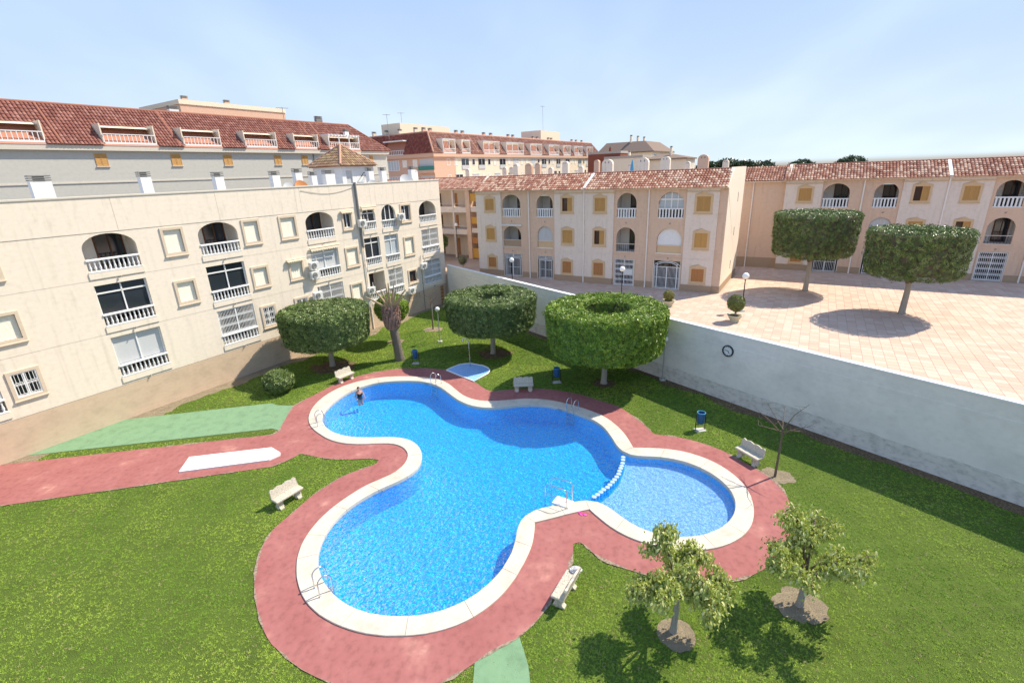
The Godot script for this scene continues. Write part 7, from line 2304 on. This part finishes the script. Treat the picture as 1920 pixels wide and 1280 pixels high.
# ---------------------------------------------------------------- the bather
func field_mesh(bones: Array, cell: float, k: float, keep := "") -> Array:
	# tapered capsules joined with a smooth minimum, meshed as surface nets; returns [vertices, normals] of triangles
	var lo := Vector3.ONE * 1e9; var hi := -lo
	for s in bones:
		var r: float = maxf(s[2], s[3]) + 0.05
		for p in [s[0], s[1]]:
			lo = lo.min(p - Vector3.ONE * r); hi = hi.max(p + Vector3.ONE * r)
	var nx := int((hi.x - lo.x) / cell) + 2; var ny := int((hi.y - lo.y) / cell) + 2; var nz := int((hi.z - lo.z) / cell) + 2
	var f := PackedFloat32Array()
	f.resize(nx * ny * nz)
	for s in bones:
		var a: Vector3 = s[0]; var b: Vector3 = s[1]
		var r: float = maxf(s[2], s[3]) + 0.045
		var l := ((a.min(b) - Vector3.ONE * r - lo) / cell).max(Vector3.ZERO); var h := (a.max(b) + Vector3.ONE * r - lo) / cell
		var ab := b - a
		var ll := maxf(ab.length_squared(), 1e-9)
		for x in range(int(l.x), mini(int(h.x) + 1, nx)):
			for y in range(int(l.y), mini(int(h.y) + 1, ny)):
				for z in range(int(l.z), mini(int(h.z) + 1, nz)):
					var p := lo + Vector3(x, y, z) * cell
					var t := clampf((p - a).dot(ab) / ll, 0.0, 1.0)
					var d := p.distance_to(a + ab * t) - lerpf(s[2], s[3], t)
					f[(x * ny + y) * nz + z] += exp(-k * d)
	var vid := {}
	var vs := PackedVector3Array()
	var corner := [[0, 0, 0], [1, 0, 0], [0, 1, 0], [1, 1, 0], [0, 0, 1], [1, 0, 1], [0, 1, 1], [1, 1, 1]]
	var edges := [[0, 1], [2, 3], [4, 5], [6, 7], [0, 2], [1, 3], [4, 6], [5, 7], [0, 4], [1, 5], [2, 6], [3, 7]]
	for x in nx - 1:
		for y in ny - 1:
			for z in nz - 1:
				var i0 := (x * ny + y) * nz + z
				var vals := [f[i0], f[i0 + ny * nz], f[i0 + nz], f[i0 + ny * nz + nz], f[i0 + 1], f[i0 + ny * nz + 1], f[i0 + nz + 1], f[i0 + ny * nz + nz + 1]]
				var inside := 0
				for q in vals:
					if q >= 1.0: inside += 1
				if inside == 0 or inside == 8: continue
				var acc := Vector3.ZERO; var cnt := 0
				for e in edges:
					var va: float = vals[e[0]]; var vb: float = vals[e[1]]
					if (va >= 1.0) != (vb >= 1.0):
						var da := -log(maxf(va, 1e-8)); var db := -log(maxf(vb, 1e-8))
						var t := da / (da - db)
						var ca: Array = corner[e[0]]; var cb: Array = corner[e[1]]
						acc += Vector3(ca[0], ca[1], ca[2]).lerp(Vector3(cb[0], cb[1], cb[2]), t)
						cnt += 1
				vid[i0] = vs.size()
				vs.append(lo + (Vector3(x, y, z) + acc / cnt) * cell)
	var vn := PackedVector3Array()
	vn.resize(vs.size())
	var tris := PackedInt32Array()
	var step := [ny * nz, nz, 1]
	for i0 in vid:
		for ax in 3:
			var i1: int = i0 + step[ax]
			if i1 >= f.size(): continue
			if (f[i0] >= 1.0) == (f[i1] >= 1.0): continue
			var b1: int = step[(ax + 1) % 3]; var b2: int = step[(ax + 2) % 3]
			if not (vid.has(i0 - b1) and vid.has(i0 - b2) and vid.has(i0 - b1 - b2)): continue
			var q := [vid[i0], vid[i0 - b1], vid[i0 - b1 - b2], vid[i0 - b2]]
			if f[i0] < 1.0: q = [q[0], q[3], q[2], q[1]]
			for t in [[0, 1, 2], [0, 2, 3]]:
				var A: Vector3 = vs[q[t[0]]]; var B: Vector3 = vs[q[t[1]]]; var C: Vector3 = vs[q[t[2]]]
				var nrm := (B - A).cross(C - A)
				for j in 3:
					vn[q[t[j]]] += nrm
					tris.append(q[t[j]])
	var ov := PackedVector3Array(); var on := PackedVector3Array()
	for i in range(0, tris.size(), 3):
		var p := (vs[tris[i]] + vs[tris[i + 1]] + vs[tris[i + 2]]) / 3.0
		if keep == "suit" and not (p.y > 0.76 and p.y < 1.26 - (0.05 if p.z > 0 else 0.12) * (1.0 - absf(p.x) / 0.16) + (0.03 if absf(p.x) > 0.06 and absf(p.x) < 0.12 else 0.0)): continue
		if keep == "hair" and not (p.z < 0.045 + (p.y - 1.55) * 0.5 and not (p.y < 1.56 and p.z > 0.0)): continue
		for j in [0, 2, 1]:
			ov.append(vs[tris[i + j]]); on.append(vn[tris[i + j]].normalized())
	return [ov, on]

func person(at: Vector3, facing: Vector2) -> void:
	var o := thing("person", "person in black swimsuit treading water waist deep near pool edge", "person", yaw(at, facing))
	var body := []
	var torso := [[Vector3(-0.075, 0.86, 0), Vector3(0.075, 0.86, 0), 0.115, 0.115], [Vector3(0, 0.92, 0), Vector3(0, 1.10, 0.01), 0.125, 0.12], [Vector3(0, 1.12, 0), Vector3(0, 1.28, -0.01), 0.12, 0.12], [Vector3(-0.075, 1.22, 0.075), Vector3(-0.07, 1.20, 0.085), 0.065, 0.06], [Vector3(0.075, 1.22, 0.075), Vector3(0.07, 1.20, 0.085), 0.065, 0.06]]
	body.append_array(torso)
	body.append([Vector3(-0.13, 1.335, -0.01), Vector3(0.13, 1.335, -0.01), 0.062, 0.062])
	body.append([Vector3(0, 1.36, -0.01), Vector3(0, 1.46, 0.0), 0.055, 0.048])
	for s in [-1.0, 1.0]:
		body.append([Vector3(s * 0.09, 0.84, 0), Vector3(s * 0.10, 0.50, 0.10), 0.09, 0.056])
		body.append([Vector3(s * 0.10, 0.50, 0.10), Vector3(s * 0.10, 0.38, -0.26), 0.055, 0.036])
		body.append([Vector3(s * 0.10, 0.37, -0.29), Vector3(s * 0.11, 0.28, -0.42), 0.035, 0.024])
		body.append([Vector3(s * 0.175, 1.32, -0.01), Vector3(s * 0.255, 1.10, -0.02), 0.048, 0.038])
		body.append([Vector3(s * 0.255, 1.10, -0.02), Vector3(s * 0.24, 0.97, 0.17), 0.038, 0.027])
	var v := PackedVector3Array(); var n := PackedVector3Array()
	var r := field_mesh(body, 0.017, 34.0)
	v.append_array(r[0]); n.append_array(r[1])
	# head with nose, lips, chin, ears
	var head := [[Vector3(0, 1.555, -0.01), Vector3(0, 1.575, -0.015), 0.088, 0.09], [Vector3(0, 1.50, 0.025), Vector3(0, 1.48, 0.04), 0.058, 0.045], [Vector3(0, 1.45, 0.0), Vector3(0, 1.50, 0.0), 0.048, 0.05], [Vector3(0, 1.545, 0.085), Vector3(0, 1.515, 0.10), 0.010, 0.015], [Vector3(-0.018, 1.485, 0.08), Vector3(0.018, 1.485, 0.08), 0.010, 0.010]]
	for s in [-1.0, 1.0]:
		head.append([Vector3(s * 0.088, 1.555, -0.01), Vector3(s * 0.09, 1.525, -0.008), 0.016, 0.012])
		head.append([Vector3(s * 0.05, 1.57, 0.065), Vector3(s * 0.02, 1.572, 0.075), 0.012, 0.012])
	r = field_mesh(head, 0.008, 90.0)
	v.append_array(r[0]); n.append_array(r[1])
	# hands, palms down on the water
	for s in [-1.0, 1.0]:
		var w := Vector3(s * 0.24, 0.97, 0.17)
		var hand := [[w, w + Vector3(s * -0.004, -0.015, 0.04), 0.026, 0.03], [w + Vector3(s * -0.028, -0.02, 0.07), w + Vector3(s * 0.024, -0.02, 0.07), 0.018, 0.018]]
		for k in 4:
			var x: float = s * (-0.032 + 0.021 * k)
			var ln: float = [0.052, 0.064, 0.060, 0.046][k]
			var a := w + Vector3(x, -0.02, 0.08); var m := a + Vector3(x * 0.25, -0.006, ln * 0.6); var e := m + Vector3(x * 0.1, -0.018, ln * 0.45)
			hand.append([a, m, 0.0095, 0.0085]); hand.append([m, e, 0.0085, 0.007])
		hand.append([w + Vector3(s * -0.03, -0.015, 0.03), w + Vector3(s * -0.062, -0.02, 0.06), 0.012, 0.010])
		hand.append([w + Vector3(s * -0.062, -0.02, 0.06), w + Vector3(s * -0.066, -0.026, 0.085), 0.010, 0.008])
		r = field_mesh(hand, 0.005, 220.0)
		v.append_array(r[0]); n.append_array(r[1])
	part("body", arrays(v, n), M.skin, o)
	# swimsuit: a shell a few millimetres over the trunk, open at neck and legs
	var suit := []
	for s in torso: suit.append([s[0], s[1], s[2] + 0.008, s[3] + 0.008])
	r = field_mesh(suit, 0.016, 34.0, "suit")
	part("swimsuit", arrays(r[0], r[1]), M.swimsuit, o)
	var hair := [[Vector3(0, 1.585, -0.02), Vector3(0, 1.575, -0.045), 0.093, 0.088], [Vector3(0, 1.55, -0.06), Vector3(0, 1.49, -0.06), 0.07, 0.05], [Vector3(0, 1.62, -0.09), Vector3(0, 1.61, -0.10), 0.035, 0.035]]
	r = field_mesh(hair, 0.010, 70.0, "hair")
	part("hair", arrays(r[0], r[1]), M.hair, o)
	var eyes := MB.new()
	for s in [-1.0, 1.0]:
		eyes.xf = Transform3D(Basis(), Vector3(s * 0.034, 1.553, 0.072))
		eyes.lathe([Vector2(0.0, -0.009), Vector2(0.010, 0.0), Vector2(0.0, 0.009)], 10)
	part("eyes", eyes.mesh(), M.hair, o)

func arrays(v: PackedVector3Array, n: PackedVector3Array) -> ArrayMesh:
	var b := MB.new()
	b.v = v; b.n = n
	return b.mesh()

func roof_parasol(at: Vector3) -> void:
	var o := thing("closed_parasol", "closed blue parasol standing on roof terrace of tan block", "parasol", Transform3D(Basis(), at))
	var b := MB.new()
	b.tube([Vector3.ZERO, Vector3(0, 1.75, 0)], 0.025, 6)
	part("pole", b.mesh(), M.white_paint, o)
	b = MB.new()
	b.lathe([Vector2(0.14, 0.65), Vector2(0.19, 0.85), Vector2(0.12, 1.3), Vector2(0.02, 1.72)], 10)
	part("canopy", b.mesh(), M.blue_fabric, o)

func far_tree(x: float, z: float, r: float, h: float) -> void:
	var o := thing("far_tree", "dark tree crown standing beyond the roofs", "tree", Transform3D(Basis(), Vector3(x, 0, z)), "trees on the skyline beyond the roofs")
	var b := MB.new()
	b.tube([Vector3.ZERO, Vector3(0, h, 0)], [0.5, 0.3], 8)
	part("trunk", b.mesh(), M.bark, o)
	var xfs := []; var cols := []
	for i in 900:
		var d := Vector3(rng.randfn(), rng.randfn(), rng.randfn()).normalized() * (rng.randf() ** 0.4)
		var k := rng.randf_range(0.6, 1.3)
		xfs.append(Transform3D(Basis.from_euler(Vector3(rng.randf() * 3, rng.randf() * TAU, 0)).scaled(Vector3.ONE * rng.randf_range(5, 9)), Vector3(d.x * r, h + d.y * r * 0.6, d.z * r)))
		cols.append(Color(0.07 * k, 0.10 * k, 0.045 * k))
	multi("crown", leaf_clumps[0], M.leaf, xfs, cols, o)

# ---------------------------------------------------------------- everything
func _ready() -> void:
	rng.seed = 20240607
	set_camera_and_light()
	make_materials()
	make_tile()
	make_leaf_clumps()
	build_ground()
	build_pool()
	build_garden_wall()
	var A := frame(Vector3(-3.073, 3.0, -51.56), Vector3(0.84943, 0, 0.5277))
	var B := frame(Vector3(-9.008, 0.0, -48.442), Vector3(0.53627, 0, -0.84405))
	build_plaza(A)
	row_block(A, "tan three storey block with arched balconies, wooden shutters and tiled roof", true)
	row_block(A * Transform3D(Basis(), Vector3(27.0, 0, -12.6)), "second tan block set back beyond the passage at the cream gable", false)
	gallery_wing(A)
	# the link between the two blocks
	var lk := thing("link_block", "narrow shaded tan link with drainpipe and tiled roof between two blocks", "building", A * Transform3D(Basis(), Vector3(20.0, 0, -13.0)))
	var lb := MB.new()
	lb.box(Vector3(0.0, 0.0, -4.0), Vector3(7.0, 8.3, 0.0))
	part("wall", lb.mesh(), M.wall_tan, lk)
	lb = MB.new()
	lb.quad(Vector3(0, 8.35, 0.3), Vector3(7.0, 8.35, 0.3), Vector3(7.0, 9.6, -2.2), Vector3(0, 9.6, -2.2))
	lb.box(Vector3(0, 8.25, -0.1), Vector3(6.98, 8.36, 0.32))
	var lr := part("roof", lb.mesh(), M.gutter, lk)
	tile_slope(lr, Vector3(0, 9.62, -2.2), Vector3.RIGHT, Vector3(0, -1.25, 2.5), 7.0, 2.8, 0.235, 0.34, [Vector3(0.46, 0.21, 0.14), Vector3(0.60, 0.34, 0.24), Vector3(0.36, 0.15, 0.10)])
	lb = MB.new()
	lb.box(Vector3(0, 0, 0.0), Vector3(7.0, 1.0, 0.04))
	part("plinth", lb.mesh(), M.plinth_a, lk)
	drain_pipe(lk, 4.2, 0.0, 8.3, 0.08, M.pipe_white, 0.05)
	cream_block(B)
	for a in [[-6.72, 9.14, "boxy air conditioner under the top floor awning, on grey drainpipe"], [-2.0, 9.26, "air conditioner between top floor arched balcony and white window"], [-12.1, 6.45, "upper of two stacked air conditioners beside curtained balcony"], [-12.16, 5.72, "lower of two stacked air conditioners beside curtained balcony"], [-12.2, 4.08, "air conditioner left of ground floor grille above clipped tree"], [-6.68, 3.3, "air conditioner on pipe beside open ground floor balcony"], [-1.6, 2.2, "low air conditioner under brown window above the plinth"], [0.45, 4.25, "air conditioner high beside white curtained grille at house corner"]]:
		air_conditioner(B, a[0], a[1], a[2])
	dish(B * Vector3(-11.3, 11.9, -2.3), Vector2(0.75, 0.66), 0.52, M.grey_dish, "grey satellite dish beside orange one on cream house roof")
	dish(B * Vector3(-10.45, 11.95, -2.0), Vector2(0.75, 0.66), 0.55, M.orange_dish, "rusty orange satellite dish on cream house roof")
	dish(B * Vector3(-2.75, 11.9, -2.2), Vector2(0.6, 0.8), 0.48, M.grey_dish, "small grey satellite dish below the stair house wall")
	dish(B * Vector3(1.7, 11.8, -2.2), Vector2(0.6, 0.8), 0.72, M.grey_dish, "large grey satellite dish near corner of cream house roof")
	grey_house(B * Transform3D(Basis(), Vector3(0, 0, -20)))
	long_house(Transform3D(B.basis, Vector3(-12.884, 0.0, -94.06)))
	var long_frame := Transform3D(B.basis, Vector3(-12.884, 0.0, -94.06))
	aerial(B * Vector3(4.0, 19.8, -23), 1.6, "thin aerial over ridge of grey house")
	aerial(long_frame * Vector3(-4.5, 19.5, -6.0), 4.0, "tall aerial left of the ivory stair tower")
	aerial(long_frame * Vector3(5.5, 22.8, -12.0), 2.2, "aerial on top of ivory stair tower")
	aerial(long_frame * Vector3(55.0, 23.2, -7.0), 6.5, "tall whip aerial on farther ivory stair tower")
	# houses in the distance
	var dirs := B.basis
	plain_house("brown_house", "large house with broad brown hipped roof on the skyline", Transform3D(dirs, Vector3(37.35, 0, -131.2)), 19.5, 15.0, 17.0, M.wall_ivory, M.roof_brown, 2.6, true, 3.0)
	plain_house("low_house", "low ivory house in front of brown hipped roof", Transform3D(dirs, Vector3(30.5, 0, -115.0)), 9.0, 9.0, 15.2, M.wall_ivory, M.roof_flat, 0.0, true)
	plain_house("brick_house", "dark red brick house beside end of long mansard house", Transform3D(dirs, Vector3(26.5, 0, -119.0)), 6.5, 8.0, 16.4, M.wall_brick, M.roof_flat, 0.0, true)
	plain_house("stepped_house", "ivory house with brown roof and chimneys right of brown hipped roof", Transform3D(dirs, Vector3(39.5, 0, -113.0)), 9.0, 9.0, 14.8, M.wall_ivory, M.roof_brown, 1.0, true)
	plain_house("pale_tower", "pale pink tower block rising behind red roofed grey house", Transform3D(dirs, B * Vector3(-2.0, 0, -34)), 14.1, 10.0, 22.3, M.wall_pink, M.wall_ivory, 0.0, false)
	for t in [[62, -157, 3.5, 11.6], [67, -156, 4, 12.0], [72, -155, 3.5, 11.6], [80, -160, 4, 11], [97, -168, 4, 11], [118, -175, 5, 11]]:
		far_tree(t[0], t[1], t[2], t[3])
	roof_parasol(A * Vector3(15.0, 9.05, -3.4))
	# garden
	shower()
	build_grass()
	var dull := [Vector3(0.15, 0.215, 0.052), Vector3(0.105, 0.16, 0.04), Vector3(0.22, 0.275, 0.085), Vector3(0.08, 0.125, 0.034)]
	var fresh := [Vector3(0.20, 0.31, 0.028), Vector3(0.14, 0.24, 0.024), Vector3(0.29, 0.38, 0.045), Vector3(0.11, 0.19, 0.022)]
	clipped_tree("broad bright green clipped tree with open centre beside garden wall", 5.81, -28.7, 3.6, 5.05, 2.35, 1.45, fresh, 21000)
	clipped_tree("dark green clipped drum tree with small hollow behind the shower", -1.47, -35.0, 3.28, 4.55, 2.2, 1.0, dull, 16000)
	clipped_tree("dark green clipped drum tree with closed top beside cream house", -13.37, -33.7, 3.02, 4.35, 2.0, 0.16, dull, 14000)
	palm(-8.55, -34.4)
	bush("ball_tree", "small round topped green tree standing behind the palm trunk", Vector3(-9.75, 0, -38.7), 1.35, 0.85, fresh, 2600, 1.75, "tree")
	bare_tree("slim leafless sapling tied to a stake near cream house", -7.06, -41.8, 4.0, 0.8, 3, true)
	bare_tree("small leafless tree behind the bench at paddling pool", 11.3, -18.1, 3.6, 1.3, 5, false)
	bush("round_bush", "low round dark bush at end of the green path", Vector3(-15.3, 0, -29.3), 0.95, 0.8, dull, 2000)
	young_tree("young tree with drooping pale green leaves in straw ringed pit", 4.44, -10.77, 8, 8500, 290)
	young_tree("young leafy tree on near lawn beyond the paddling pool end", 8.6, -11.5, 12, 6500, 0)
	bench(Vector3(1.40, 0.0, -12.20), Vector2(-0.856, -0.517), "stone bench with crumpled towel on seat beside young tree")
	bench(Vector3(-9.83, 0.0, -17.62), Vector2(0.83, 0.56), "white stone bench on grass wedge between two arms of terrace")
	bench(Vector3(0.61, 0.0, -27.98), Vector2(0.0, 1.0), "stone bench near bin below the bright clipped tree")
	bench(Vector3(-11.45, 0.0, -30.72), Vector2(0.81, 0.59), "stone bench under clipped tree nearest the cream house")
	bench(Vector3(10.72, 0.0, -19.38), Vector2(-0.91, 0.41), "stone bench at edge of terrace beside the paddling pool")
	towel_heap()
	globe_lamp(Vector3(9.62, 0, -28.80), 3.0, 0.19, "white globe lamp on slim post against white garden wall", M.lamp_post, "garden globe lamps")
	globe_lamp(Vector3(-5.95, 0, -38.18), 3.0, 0.19, "white globe lamp on slim post on lawn near palm", M.lamp_post, "garden globe lamps")
	globe_lamp(Vector3(0.25, 3, -43.9), 2.8, 0.21, "globe lamp on black post before leftmost gate of tan block", M.dark_metal, "plaza globe lamps")
	globe_lamp(Vector3(8.86, 3, -37.75), 2.8, 0.21, "globe lamp on black post before white lattice gate", M.dark_metal, "plaza globe lamps")
	globe_lamp(Vector3(16.6, 3, -33.6), 2.8, 0.23, "globe lamp on black post beside potted standard bush", M.dark_metal, "plaza globe lamps")
	globe_lamp(A * Vector3(-7.0, 0, -5.4), 4.6, 0.21, "globe lamp on tall post before yellow stair parapets", M.dark_metal, "plaza globe lamps")
	litter_bin(Vector3(9.6, 0, -22.33), Vector2(0.15, 1), "blue litter bin on frame in sun near paddling pool lawn")
	litter_bin(Vector3(2.82, 0, -29.1), Vector2(0.1, 1), "blue litter bin in shade of bright clipped tree")
	litter_bin(Vector3(-7.15, 0, -33.5), Vector2(-0.1, 1), "blue litter bin in shade beside the palm trunk")
	pool_ladder(39, "steel pool ladder opposite the shower tray")
	pool_ladder(76, "steel pool ladder below the bright clipped tree")
	pool_ladder(254, "steel pool ladder at narrow end near the green path")
	pool_ladder(193, "steel pool ladder on round end facing the near lawn")
	pool_stair()
	flip_flop(Vector3(2.47, 0.024, -16.12), 0.5, "pink flip-flop on red terrace by the pool steps")
	flip_flop(Vector3(2.60, 0.024, -16.08), 0.9, "pink flip-flop on red terrace by the pool steps")
	planter(Vector3(12.0, 2.99, -35.75), "low clipped ball bush in stone bowl on plaza", 0.40, 0.02, [Vector3(0.26, 0.25, 0.05), Vector3(0.20, 0.20, 0.04)])
	planter(Vector3(15.05, 2.99, -31.3), "standard ball bush on stem in stone bowl beside lamp", 0.55, 0.30, [Vector3(0.20, 0.23, 0.06), Vector3(0.14, 0.17, 0.045)])
	bush("plaza_tree", "shaggy dark tree in shade before gallery wing", A * Vector3(-9.9, 0, -5.2), 1.25, 0.8, dull, 1500, 1.3, "tree")
	bush("spiky_plant", "low dark spiky plant behind end of garden wall", A * Vector3(-3.2, 0, -1.2), 0.5, 1.0, dull, 300, 0.5, "plant")
	clipped_tree("round clipped tree on plaza before the second tan block", 24.2, -38.8, 2.9, 6.2, 3.0, 0.1, dull, 6000, 3.0)
	clipped_tree("round clipped tree on plaza beside the garden wall end", 26.5, -31.5, 2.7, 5.6, 2.7, 0.1, dull, 5000, 3.0)
	wall_clock()
	person(Vector3(-9.85, -1.1, -28.3), Vector2(0.55, 0.83))
